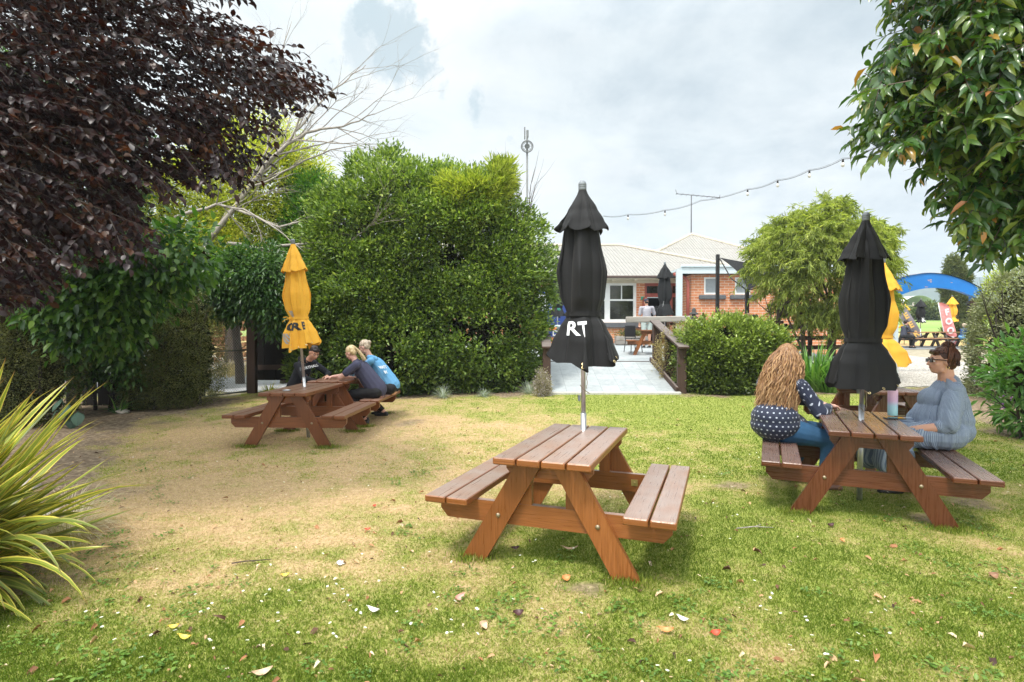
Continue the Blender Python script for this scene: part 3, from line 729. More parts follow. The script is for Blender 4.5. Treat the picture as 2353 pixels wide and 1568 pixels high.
ua, bo_, sk_, va_ = make_umbrella(p0, (0, R(-.4)), 2.835, 2.42, 1.725, 1.275, .186, .170, .136, .272, CANVAS_K, 'closed black umbrella with white lettering, standing in the centre table', G_L, 1.0, name='closed_umbrella')
def on(F, a0, z0, rm, off=.004, tilt=0.0, sq=1.0):
    def fn(x, y): 
        xx = x * math.cos(tilt) - y * math.sin(tilt); yy = x * math.sin(tilt) + y * math.cos(tilt)
        return F.S(a0 + xx / rm, z0 + yy * sq, off)
    return fn
lettering('lettering', 'T', .165, on(sk_, R(-98), 1.545, .19, .006, .06), WHT, ua, bold=.006); lettering('lettering', 'R', .165, on(sk_, R(-130), 1.55, .17, .006, .06), WHT, ua, bold=.004)
p1 = tloc(1, 0, .86); p1.z = 0
ub, bo_, sk_, va_ = make_umbrella(p1, (0, R(-4.2)), 2.95, 2.47, 1.775, 1.31, .175, .158, .125, .235, CANVAS_Y, 'closed yellow umbrella with black letters, leaning in the left table', G_L, 2.3, name='closed_umbrella', tie=True)
lettering('lettering', 'R', .155, on(sk_, R(-88), 1.60, .19, .006), BLKPR, ub, bold=.008); lettering('lettering', 'O', .155, on(sk_, R(-117), 1.60, .19, .006), BLKPR, ub, bold=.008)
lettering('lettering', 'E', .16, on(sk_, R(-52), 1.60, .21, .005), BLKPR, ub, bold=.010)
for (a0, z0, hh) in ((-128, 1.47, .17), (-118, 1.84, .10)):
    F0 = sk_ if z0 < 1.7 else bo_; mm = MB()
    for k in range(4):
        for q in range(9):
            c0 = [(-.035 + k * .02, q / 9), (-.021 + k * .02, q / 9), (-.021 + k * .02, (q + 1) / 9), (-.035 + k * .02, (q + 1) / 9)]
            mm.face([F0.S(R(a0) + (cx_ + .05 * (.5 - cz)) / .2, z0 - hh / 2 + hh * cz, .005) for cx_, cz in c0])
    mm.build('stripe_mark', GREYPR, ub)
p2 = tloc(3, 0, .80)
uc, bo_, sk_, va_ = make_umbrella(p2, (0, R(.7)), 2.69, 2.235, 1.50, 1.015, .190, .170, .140, .266, CANVAS_K, 'closed black umbrella standing in the table with the two women', G_L, 4.4, name='closed_umbrella')
lettering('lettering', 'ND', .05, on(sk_, R(-38), 1.37, .23, .005), WHT, uc)
lettering('lettering', 'S', .15, on(sk_, R(-34), 1.18, .26, .005), WHT, uc, bold=.012)
lettering('lettering', 'T', .09, on(sk_, R(-34), 1.30, .26, .005), WHT, uc, bold=.01)
for zq in (1.345, 1.135):
    lettering('lettering', 'I', .05, on(sk_, R(-33), zq, .25, .005, R(90)), WHT, uc)
p3 = tloc(4, .02, .72)
ud, bo_, sk_, va_ = make_umbrella(p3, (0, R(1.0)), 2.66, 2.17, 1.50, 1.03, .20, .175, .135, .33, CANVAS_Y, 'closed yellow umbrella half hidden behind the black one on the right', G_L, 5.2, name='closed_umbrella', tie=True, chain=False)
# ================================================================== things on the tables
m, t, b = newmat('bottle_pastel'); z_ = t.new('ShaderNodeSeparateXYZ', i_0=t.new('ShaderNodeTexCoord').outputs['Object']).outputs[2]
t.put(b.inputs['Base Color'], t.ramp(t.math('DIVIDE', z_, .26), [(.0, (.38, .72, .76)), (.35, (.42, .66, .78)), (.55, (.68, .45, .68)), (.9, (.80, .52, .68))])); b.inputs['Roughness'].default_value = .4
m_bot = m
bt = empty('water_bottle', tloc(3, .10, 1.03, .76), 0, 'tall pastel water bottle fading from pink to pale blue', 'bottle')
bt.location = at(2051, 953, 5.45); bt.location.z = .772
m = MB(); m.lathe([(0, 0), (.038, 0), (.042, .006), (.0425, .05), (.043, .23), (.040, .245), (.030, .252), (0, .252)], n=24); m.build('bottle_body', m_bot, bt)
m = MB(); m.lathe([(.031, .2525), (.033, .256), (.033, .282), (.028, .288), (0, .289)], n=20); m.build('bottle_cap', m_bot, bt)
ph = empty('mobile_phone', (0, 0, 0), 0, 'phone in a black case lying flat beside the pastel bottle', 'phone'); q = at(2056, 961, 5.30); ph.location = (q.x, q.y, .7605); ph.rotation_euler = (0, 0, R(-6))
m = MB(); m.box((-.085, -.043, 0), (.085, .043, .011), bevel=.004); m.build('phone_case', BLK, ph)
GLASSY = simple('phone_glass', (.05, .06, .07), .08, var=.02, spec=.8)
m = MB(); m.box((-.079, -.038, .0112), (.079, .038, .0125)); m.build('screen', GLASSY, ph)
as_ = empty('ashtray', tloc(1, -.06, .27, .7605), 0, 'small round grey metal ashtray on the near end of the left table', 'ashtray')
m = MB(); m.lathe([(0, 0), (.045, 0), (.052, .012), (.058, .014), (.058, .010)], n=24); m.build('dish', ALU, as_)
m = MB(); m.lathe([(0, .0045), (.046, .0055)], n=24); m.build('dish_base', simple('ash_black', (.03, .03, .03), .6), as_)
gb = at(800, 863, 9.45); st_ = empty('small_glass', (-2.62, 9.5, .775), 0, 'small clear glass beside the elbow of the girl in navy', 'glass')
m, t, b = newmat('clear_glass'); b.inputs['Transmission Weight'].default_value = .9; b.inputs['Roughness'].default_value = .05; b.inputs['Base Color'].default_value = (.9, .95, .95, 1)
CLEARG = m
m = MB(); m.lathe([(0, 0), (.026, 0), (.032, .07), (.029, .07), (.024, .006), (0, .006)], n=16); m.build('glass_body', CLEARG, st_)
# ================================================================== hedges and trees
BARK1 = bark('bark_brown', (.05, .035, .025), (.14, .10, .075)); BARK2 = bark('bark_pale', (.22, .19, .16), (.45, .41, .36)); BARKD = bark('bark_dark', (.02, .015, .012), (.06, .045, .035))
L_HEDGE = leafmat('hedge_leaf', [(.03, .062, .012), (.09, .155, .026), (.20, .295, .048), (.42, .51, .12)], .25, .35, .5)
L_LIME = leafmat('lime_leaf', [(.13, .18, .025), (.27, .34, .05), (.44, .50, .09), (.58, .58, .15)], .35, .5, .3)
L_OLIVE = leafmat('olive_leaf', [(.03, .045, .012), (.08, .10, .025), (.16, .17, .05), (.28, .27, .10)], .25, .4, .4)
L_BEECH = leafmat('copper_leaf', [(.006, .0035, .005), (.014, .006, .008), (.030, .011, .009), (.070, .030, .010)], .20, .42, .38, (2.6, 1.1, .35))
L_BRIGHT = leafmat('fresh_leaf', [(.03, .09, .015), (.07, .18, .025), (.14, .28, .05), (.24, .38, .08)], .4, .35, .5)
L_WILLOW = leafmat('willow_leaf', [(.16, .20, .03), (.30, .35, .05), (.48, .50, .08), (.66, .58, .10)], .5, .5, .3)
L_CHERRY = leafmat('dark_leaf', [(.015, .045, .012), (.035, .09, .02), (.07, .15, .03), (.13, .22, .05)], .3, .35, .5)
L_MAG = leafmat('glossy_leaf', [(.012, .04, .014), (.03, .08, .02), (.06, .13, .03), (.12, .19, .04), (.22, .26, .05), (.42, .22, .05), (.50, .20, .08)], .28, .25, .6, (1.5, 1.6, .4))
L_FEATH = leafmat('feathery_leaf', [(.09, .125, .03), (.22, .275, .065), (.38, .44, .11), (.56, .58, .21)], .35, .5, .3)
L_SILVER = leafmat('silver_leaf', [(.07, .09, .04), (.16, .18, .09), (.28, .30, .17), (.42, .42, .30)], .25, .5, .4)
L_STRAP = leafmat('strap_leaf', [(.03, .10, .015), (.07, .19, .03), (.13, .28, .05), (.2, .34, .08)], .3, .35, .5)
L_PINE = leafmat('pine_leaf', [(.05, .08, .03), (.10, .14, .045), (.17, .20, .07), (.24, .26, .10)], .2, .6, .3)
def trunks(parent, base, pts_list, mat, name='trunk'):
    for pts, r0, r1 in pts_list:
        m = MB(); n = len(pts); m.tube([Vector(base) + Vector(p) for p in pts], [r0 + (r1 - r0) * i / (n - 1) for i in range(n)], 8); m.build(name, mat, parent)
# --- big central hedge 
hz = Tz(-2, 13.4)
h = empty('tall_hedge', (-2, 13.4, 0), 0, 'huge tall clipped green hedge behind the lawn in the middle', 'hedge')
inv = Matrix.Translation((2, -13.4, 0))
def shift(o, p):   # keep world place when a mesh built in world space gets a parent that stands elsewhere
    o.matrix_parent_inverse = Matrix.Translation(-Vector(p)); return o
o1 = outl([(675, 912), (682, 700), (690, 580), (712, 500), (745, 455), (785, 420), (810, 385), (855, 355), (905, 352), (950, 368), (985, 385), (1040, 385), (1100, 390), (1150, 412), (1185, 445), (1215, 480), (1240, 530), (1260, 600), (1262, 650), (1244, 720), (1236, 800), (1232, 912)], 13.2)
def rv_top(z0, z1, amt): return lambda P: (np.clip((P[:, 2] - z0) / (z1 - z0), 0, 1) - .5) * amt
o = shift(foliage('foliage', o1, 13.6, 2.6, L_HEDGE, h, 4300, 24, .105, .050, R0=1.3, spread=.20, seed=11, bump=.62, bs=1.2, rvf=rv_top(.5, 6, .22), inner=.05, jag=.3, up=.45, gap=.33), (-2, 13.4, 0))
rg_ = random.Random(5); m = MB()
for k in range(16):
    x0 = rg_.uniform(-4.8, .4); branchy(m, (x0, 13.7 + rg_.uniform(-.3, .3), hz), (rg_.uniform(-.2, .2), 0, 1), 2.2, .05, 2, rg_, .3, (2, 2), .8, .3, None, 6, .5)
shift(m.build('stem', BARKD, h), (-2, 13.4, 0))
# a dim mass of twigs and dead leaves inside keeps the hedge closed
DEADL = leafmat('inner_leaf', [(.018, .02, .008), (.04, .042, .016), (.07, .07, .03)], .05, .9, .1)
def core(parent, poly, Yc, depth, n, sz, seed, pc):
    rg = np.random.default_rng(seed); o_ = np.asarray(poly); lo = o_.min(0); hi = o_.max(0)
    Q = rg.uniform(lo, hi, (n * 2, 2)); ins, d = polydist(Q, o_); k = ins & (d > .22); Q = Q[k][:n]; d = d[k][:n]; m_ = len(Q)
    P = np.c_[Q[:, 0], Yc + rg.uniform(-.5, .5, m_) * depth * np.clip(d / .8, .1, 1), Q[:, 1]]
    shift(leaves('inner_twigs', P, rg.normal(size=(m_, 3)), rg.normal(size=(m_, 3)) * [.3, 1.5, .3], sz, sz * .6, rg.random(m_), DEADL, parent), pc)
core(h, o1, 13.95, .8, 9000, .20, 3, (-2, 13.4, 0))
# --- lime shrub growing through its top
lm = empty('lime_shrub', (0.0, 13.3, 0), 0, 'yellow green feathery shrub rising through the top of the tall hedge', 'shrub')
o2 = outl([(1015, 470), (1022, 430), (1035, 400), (1045, 380), (1080, 375), (1110, 368), (1140, 380), (1165, 395), (1160, 420), (1150, 440), (1140, 470), (1130, 500), (1105, 515), (1075, 500), (1050, 500), (1030, 490)], 12.6)
shift(foliage('foliage', o2, 12.75, 1.1, L_LIME, lm, 700, 26, .17, .024, R0=.6, spread=.16, seed=12, bump=.2, inner=.2, jag=.3, up=.8, gap=.44), (0, 13.3, 0))
m = MB()
for k in range(4): branchy(m, (-.3 + k * .2, 13.1, 2.6), (0, -.1, 1), 1.3, .03, 2, rg_, .3, (2, 3), .8, .3, None, 6, .5)
shift(m.build('stem', BARK1, lm), (0, 13.3, 0))
# --- hedges and shrubs: generic builder
def shrub(name, label, cat, pts, Y, depth, mat, ncl, per, L, W, seed, core_n=0, core_s=.14, group=None, stems=3, bk=BARKD, shrink=1.0, **kw):
    if shrink != 1.0: cc_ = np.mean(np.array(pts, float), 0); pts = [tuple(cc_ + (np.array(p) - cc_) * shrink) for p in pts]
    c = np.mean(np.array([(p[0], p[1]) for p in pts]), 0); g0 = at(c[0], 900, Y); base = (g0.x, Y, Tz(g0.x, Y))
    e = empty(name, base, 0, label, cat, group)
    ol = outl(pts, Y)
    shift(foliage('foliage', ol, Y, depth, mat, e, ncl, per, L, W, seed=seed, **kw), base)
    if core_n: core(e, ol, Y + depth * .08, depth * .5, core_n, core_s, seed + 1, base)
    lo = min(z for _, z in ol); hi = max(z for _, z in ol); xs = [x for x, _ in ol]; m = MB(); rr = random.Random(seed)
    for k in range(stems):
        x0 = np.mean(xs) + (k - (stems - 1) / 2) * (max(xs) - min(xs)) * .22
        branchy(m, (x0, Y + rr.uniform(-.1, .1), base[2] - .02), (rr.uniform(-.2, .2), rr.uniform(-.1, .1), 1), (hi - base[2]) * .42, .035 * (hi - base[2]) / 2, 2, rr, .3, (2, 3), .7, .3, None, 5, .6)
    if stems: shift(m.build('stem', bk, e), base)
    return e
shrub('clipped_hedge', 'dark olive small leaved hedge rounded at its right end, left of the mesh gate', 'hedge',
      [(300, 950), (318, 830), (330, 760), (352, 690), (392, 655), (440, 645), (472, 690), (490, 750), (497, 830), (488, 900), (450, 940), (390, 948)], 11.6, 1.9, L_OLIVE, 2300, 26, .034, .018, 21, 5000, .12, R0=.8, spread=.13, bump=.2, jag=.07, up=.3)
shrub('dark_hedge', 'dark shaded small leaved hedge at the far left behind the flax', 'hedge',
      [(-60, 1010), (-60, 640), (40, 640), (120, 680), (150, 760), (148, 880), (140, 960), (60, 1010)], 9.6, 1.6, L_OLIVE, 1700, 26, .034, .018, 22, 6000, .12, R0=.6, spread=.13, bump=.2, jag=.08, up=.2)
shrub('low_hedge', 'waist high glossy green hedge right of the ramp handrail', 'hedge',
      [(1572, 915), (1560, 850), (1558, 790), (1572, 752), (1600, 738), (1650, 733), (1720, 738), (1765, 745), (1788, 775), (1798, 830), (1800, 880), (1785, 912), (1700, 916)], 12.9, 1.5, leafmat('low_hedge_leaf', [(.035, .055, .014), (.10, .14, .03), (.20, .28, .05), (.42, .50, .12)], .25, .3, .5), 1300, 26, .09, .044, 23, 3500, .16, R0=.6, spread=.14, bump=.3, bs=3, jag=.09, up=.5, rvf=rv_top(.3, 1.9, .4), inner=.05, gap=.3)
shrub('dry_shrub', 'small straw coloured shrub tucked behind the handrail posts', 'shrub',
      [(1512, 880), (1510, 800), (1525, 760), (1550, 745), (1590, 748), (1600, 790), (1580, 860), (1545, 900)], 13.6, .7, leafmat('dry_leaf', [(.16, .13, .06), (.34, .27, .13), (.5, .43, .24)], .3), 240, 24, .05, .02, 24, 0, R0=.4, spread=.12, jag=.08)
shrub('feathery_tree', 'drooping lemon green feathery tree in front of the brick annexe', 'tree',
      [(1790, 800), (1798, 745), (1770, 690), (1720, 660), (1690, 630), (1700, 590), (1735, 570), (1705, 545), (1720, 510), (1765, 480), (1800, 455), (1850, 462), (1880, 430), (1910, 460), (1960, 468), (2010, 485), (2040, 480), (2050, 500), (2020, 530), (2060, 560), (2040, 600), (2045, 660), (2020, 740), (2010, 800), (1940, 770), (1900, 800), (1850, 790)],
      15.2, 3.0, L_FEATH, 2600, 30, .17, .018, 25, 0, R0=1.3, spread=.20, bump=.7, bs=1.2, droop=1.5, up=.1, jag=.35, stems=4, bk=BARK1, back=.3, inner=.25, gap=.40, shrink=.72, spray=True)
shrub('silver_hedge', 'tall silvery green hedge at the right edge behind the arch post', 'hedge',
      [(2282, 930), (2284, 870), (2282, 800), (2288, 740), (2300, 700), (2310, 670), (2330, 645), (2360, 612), (2480, 600), (2480, 1010), (2360, 960), (2300, 955)], 11.3, 2.4, L_SILVER, 2600, 26, .065, .027, 26, 2500, .13, R0=.9, spread=.14, bump=.25, jag=.07, up=.3, inner=.05)
shrub('lime_hedge', 'bright yellow green bush rising behind the silvery hedge on the right', 'bush',
      [(2284, 800), (2280, 720), (2290, 670), (2304, 645), (2325, 622), (2360, 596), (2420, 600), (2420, 800)], 13.4, 1.4, L_LIME, 620, 26, .09, .03, 27, 0, R0=.6, spread=.16, jag=.14)
shrub('broad_leaf_shrub', 'low bright green shrub with long leaves at the right edge of the lawn', 'shrub',
      [(2322, 950), (2305, 880), (2318, 830), (2335, 800), (2400, 780), (2480, 800), (2480, 1000), (2380, 985)], 8.3, .9, L_STRAP, 130, 16, .17, .05, 28, 600, .16, R0=.4, spread=.16, tpl='leaf', jag=.1, up=.1)
# willow behind, cherry over the gate, fresh leaved tree left
shrub('willow_tree', 'pale yellow green willow like tree behind the bare branches', 'tree',
      [(330, 760), (300, 620), (330, 480), (400, 400), (450, 380), (520, 330), (580, 290), (640, 285), (680, 350), (720, 380), (745, 440), (730, 560), (690, 640), (640, 720), (560, 700), (480, 740)], 15.6, 3.0, L_WILLOW, 2600, 26, .12, .034, 31, 1200, .25, R0=1.5, spread=.30, bump=.5, bs=.8, droop=.7, jag=.35, bk=BARK1, stems=3, inner=.35)
shrub('broadleaf_tree', 'mid green tree between the willow like tree and the tall hedge', 'tree',
      [(650, 700), (655, 560), (680, 470), (705, 420), (740, 410), (765, 440), (750, 560), (730, 700), (690, 740)], 15.2, 1.8, L_BRIGHT, 900, 24, .10, .05, 32, 1600, .2, R0=.8, spread=.24, bump=.3, jag=.2, stems=2)
shrub('overhanging_tree', 'dark green leafy tree hanging over the chain link gate', 'tree',
      [(485, 700), (490, 640), (530, 600), (580, 580), (640, 590), (680, 600), (690, 650), (680, 720), (645, 770), (620, 745), (590, 715), (565, 730), (540, 705), (505, 716)], 12.4, 1.5, L_CHERRY, 620, 20, .12, .05, 33, 500, .18, R0=.6, spread=.22, droop=.9, up=.2, jag=.16, stems=0)
shrub('leaning_tree', 'fresh green large leaved tree reaching over the black picket fence', 'tree',
      [(150, 760), (130, 690), (150, 620), (220, 585), (300, 575), (360, 560), (430, 548), (500, 560), (520, 590), (470, 620), (420, 640), (385, 690), (340, 700), (330, 760), (250, 800), (200, 790)], 9.2, 1.4, leafmat('shade_leaf', [(.012, .04, .010), (.03, .085, .016), (.075, .17, .03), (.20, .33, .07)], .4, .35, .5), 420, 15, .15, .085, 34, 500, .2, R0=.5, spread=.28, tpl='leaf', droop=.7, up=.1, jag=.16, stems=0)
# dark hanging ivy with thick stems above the picket fence
shrub('ivy_clump', 'dark ivy and stems hanging above the black picket fence', 'climber',
      [(160, 860), (150, 740), (200, 700), (330, 680), (350, 760), (330, 850), (300, 900), (280, 830), (230, 870)], 10.9, .8, L_CHERRY, 420, 14, .11, .07, 35, 900, .2, R0=.5, spread=.25, droop=.8, up=.1, jag=.2, stems=5, bk=BARKD)
shrub('backdrop_trees', 'shaded evergreen trees filling the far left behind the copper beech', 'tree',
      [(-500, 900), (-500, 100), (-100, 60), (150, 200), (330, 330), (330, 560), (250, 700), (160, 800), (-100, 900)], 13.5, 2.5, L_CHERRY, 1500, 22, .14, .07, 36, 3500, .35, R0=1.5, spread=.4, jag=.4, bump=.4, bs=.6)
shrub('climbing_plant', 'pale flowering weeds at the foot of the left handrail post', 'plant',
      [(1228, 912), (1232, 880), (1242, 850), (1252, 860), (1258, 890), (1256, 914)], 12.1, .5, leafmat('weed_leaf', [(.14, .15, .07), (.3, .27, .16), (.42, .36, .42), (.5, .45, .5)], .3), 130, 22, .04, .02, 37, 0, R0=.3, spread=.1, jag=.06, stems=0)
# --- pines seen through and above the arch
def pine(label, px, Y, top, segs_, seed, tr=.16):
    g0 = at(px, 780, Y); base = (g0.x, Y, Tz(g0.x, Y)); e = empty('pine_tree', base, 0, label, 'tree')
    zt = at(px, top, Y).z; rr = random.Random(seed); m = MB()
    m.tube([Vector(base) + Vector((math.sin(k * 1.1) * .12, 0, (zt - base[2]) * k / 9)) for k in range(10)], [tr * (1 - .08 * k) for k in range(10)], 8)
    shift(m.build('trunk', BARK1, e), base); m = MB()
    PP = []; NN = []
    for (dx, y_, r, rz) in segs_:
        r *= .55; rz *= .62; c = at(px + dx * .42, y_, Y); m.tube([Vector((base[0], Y, c.z - r)), c], [.06, .02], 5)
        rg = np.random.default_rng(seed + int(y_)); n = int(150 * r * r * 6); d = unit(rg.normal(size=(n, 3))) * rg.random((n, 1)) ** .35
        d += (fbm(d + dx, 2.2, seed, 2)[:, None] - .5) * .5
        PP.append(np.array(c) + d * [r * .72, r * .6, rz * .75]); NN.append(d)
    shift(m.build('branch', BARK1, e), base); P = np.concatenate(PP); N = unit(np.concatenate(NN)); rg = np.random.default_rng(seed)
    P = np.repeat(P, 7, 0) + rg.normal(size=(len(P) * 7, 3)) * .09; N = np.repeat(N, 7, 0)
    shift(leaves('crown', P, N + rg.normal(size=N.shape) * .7 + [0, 0, .3], rg.normal(size=N.shape), .24, .045, np.clip(.45 + N[:, 2] * .2 + rg.normal(size=len(N)) * .18, 0, 1), L_PINE, e), base)
pine('tall pine standing beyond the blue arch with its crown above it', 2196, 36, 585,
     [(-6, 612, 1.1, .8), (-28, 628, .8, .5), (14, 625, 1.0, .6), (44, 638, .9, .5), (-14, 600, .7, .5), (-48, 665, .9, .45), (-30, 683, .9, .4), (10, 668, .8, .5), (34, 690, 1.0, .6), (46, 720, 1.1, .8), (30, 750, 1.2, .7), (-10, 745, .6, .35), (48, 660, .7, .5), (-44, 760, .5, .4), (8, 640, .8, .5)], 3)
# --- strap leaved plants, silver tufts, flowers
def strapplant(name, label, cat, px, py, n, L, W, mat, seed, spreadr=.12, arch=1.0, lean=(0, 0), group=None, Y=None, up0=(.9, 1.5)):
    g0 = gnd(px, py) if Y is None else Vector((at(px, py, Y).x, Y, Tz(at(px, py, Y).x, Y)))
    rg = random.Random(seed); mb = MB(); rv = []
    for k in range(n):
        a = rg.uniform(0, 6.283); el = rg.uniform(*up0); l = L * rg.uniform(.6, 1.15); w = W * rg.uniform(.7, 1.2)
        d = Vector((math.cos(a) * math.cos(el) + lean[0], math.sin(a) * math.cos(el) + lean[1], math.sin(el))).normalized()
        p = Vector((math.cos(a) * spreadr * rg.random(), math.sin(a) * spreadr * rg.random(), 0)); sd_ = Vector((-math.sin(a), math.cos(a), 0)); q = rg.random()
        S = 7; b0 = len(mb.v)
        for i in range(S + 1):
            t_ = i / S; ww = w * (1 - t_ ** 2.2) * .5 + .0005
            mb.v += [tuple(p - sd_ * ww), tuple(p - Vector((0, 0, ww * .5))), tuple(p + sd_ * ww)]; mb.uv += [(0, t_), (.5, t_), (1, t_)]; rv += [q] * 3
            d = (d + Vector((0, 0, -arch * .32 * (t_ + .15)))).normalized(); p = p + d * l / S
        for i in range(S):
            for j in (0, 1): mb.f.append((b0 + i * 3 + j, b0 + i * 3 + j + 1, b0 + i * 3 + j + 4, b0 + i * 3 + j + 3)); mb.sm.append(True)
    o = mb.build(name, mat, None, g0); a_ = o.data.attributes.new('rv', 'FLOAT', 'POINT'); a_.data.foreach_set('value', np.array(rv, np.float32))
    return tag(o, label, cat, group)
strapplant('agapanthus', 'arching bright green strap leaved clump behind the women, below the feathery tree', 'plant', 1868, 885, 190, 1.15, .045, L_STRAP, 41, .3, 1.0, Y=12.9)
strapplant('agapanthus', 'smaller strap leaved clump just left of the dark umbrella', 'plant', 1905, 880, 110, .95, .04, L_STRAP, 42, .25, 1.1, Y=12.6)
SILV = leafmat('silver_grass', [(.20, .24, .20), (.36, .42, .36), (.5, .55, .48)], .2)
for k, (px, py, lb) in enumerate([(1018, 915, 'silver blue grass tuft at the hedge foot, leftmost of three'), (1112, 912, 'silver blue grass tuft at the hedge foot, middle of three'), (1215, 905, 'larger silver blue grass tuft by the left handrail post')]):
    strapplant('grass_tuft', lb, 'grass tuft', px, py, 150, .33 if k != 1 else .22, .006, SILV, 50 + k, .06, .9, group='silver grass tufts along the hedge foot', up0=(.3, 1.4))
strapplant('grass_tuft', 'dry pale grass mound on the soil beside the flax', 'grass tuft', 150, 1230, 420, .45, .004, leafmat('dry_grass', [(.3, .26, .16), (.5, .44, .3), (.6, .56, .44)], .2), 55, .16, 1.1, up0=(.2, 1.4))
strapplant('lance_leaf_plant', 'slender green plant with narrow leaves growing before the black pickets', 'plant', 272, 950, 26, .45, .03, L_STRAP, 56, .08, 1.0, up0=(.3, 1.4))
strapplant('weed_tuft', 'yellowish weed tuft in the gravel at the foot of the gate post', 'weed', 618, 902, 70, .30, .018, L_WILLOW, 57, .15, .9, up0=(.4, 1.4))
strapplant('weed_tuft', 'little green strap tuft under the tall hedge behind the girls', 'weed', 922, 905, 60, .3, .02, L_STRAP, 58, .12, .9, up0=(.4, 1.4))
# big ribbed leaves
hm, t, b = newmat('hosta'); uvn = t.new('ShaderNodeUVMap').outputs[0]; wv = t.new('ShaderNodeTexWave', i_Vector=uvn, i_Scale=4.0, i_Distortion=.3); wv.bands_direction = 'X'
t.put(b.inputs['Base Color'], t.mix(wv.outputs[1], (.035, .085, .055), (.09, .17, .11))); b.inputs['Roughness'].default_value = .5; t.put(b.inputs['Normal'], t.bump(wv.outputs[1], .5, .01))
g0 = gnd(160, 985); hp = empty('ribbed_leaf_plant', g0, 0, 'plant with broad blue green ribbed leaves beside the dark hedge', 'plant')
for k, (dx, dz_, s_, ay, ax) in enumerate([(0, .22, .28, -.3, .9), (.14, .10, .24, .5, 1.1), (-.12, .30, .22, -.5, .8), (.02, .02, .22, .9, 1.2), (-.2, .12, .22, -1.0, 1.1)]):
    m = MB()
    def fn(u, v, s_=s_, dx=dx, dz_=dz_, ay=ay, ax=ax):
        w_ = math.sin(math.pi * min(1, v * .97 + .03)) ** .65 * s_ * .75; x = (u - .5) * w_; y = -v * s_
        z = -abs(u - .5) * .12 * s_ * 2 - v * v * s_ * .5
        q = Vector((x, y * math.cos(ax) - z * math.sin(ax) * .2, z - v * s_ * math.sin(ax) * .4)); return Matrix.Rotation(ay, 3, 'Z') @ q + Vector((dx, 0, dz_ + .18))
    m.grid(fn, 10, 10); m.tube([(0, .02, 0), (dx, 0, dz_ + .18)], .008, 5); m.build('leaf_blade', hm, hp)
# white daisies shrub, purple flowers
def flowers(name, label, cat, px, py, n, r, hgt, mat, seed, size=.03, leafm=L_STRAP):
    g0 = gnd(px, py); rg = np.random.default_rng(seed); e = empty(name, g0, 0, label, cat)
    n2 = n * 5; d = rg.normal(size=(n2, 3)) * [r * .45, r * .35, hgt * .22] + [0, 0, hgt * .45]
    leaves('foliage', d, unit(rg.normal(size=(n2, 3)) + [0, -.3, .8]), rg.normal(size=(n2, 3)), .06, .014, rg.random(n2), leafm, e)
    d = rg.normal(size=(n, 3)) * [r * .45, r * .3, hgt * .22] + [0, -r * .2, hgt * .6]
    PP = np.repeat(d, 6, 0); a = np.tile(np.arange(6) * math.pi / 3, n) + np.repeat(rg.random(n) * 6, 6)
    D = np.c_[np.cos(a), -.25 + 0 * a, np.sin(a)]; leaves('blossom', PP, D, np.tile([0, -1, .3], (len(PP), 1)), size * .5, size * .3, rg.random(len(PP)), mat, e)
    return e
PETW = leafmat('petal_white', [(.7, .7, .66), (.85, .85, .8)], .2); PETP = leafmat('petal_purple', [(.12, .03, .16), (.22, .08, .3)], .2)
flowers('daisy_bush', 'small bush of white daisies between the hedge and the strap leaved clump', 'flowers', 1868, 886, 75, .38, .55, PETW, 61, .07)
flowers('flowering_plant', 'low plant with purple flowers at the foot of the silvery hedge', 'flowers', 2296, 948, 26, .22, .3, PETP, 62, .05, L_CHERRY)
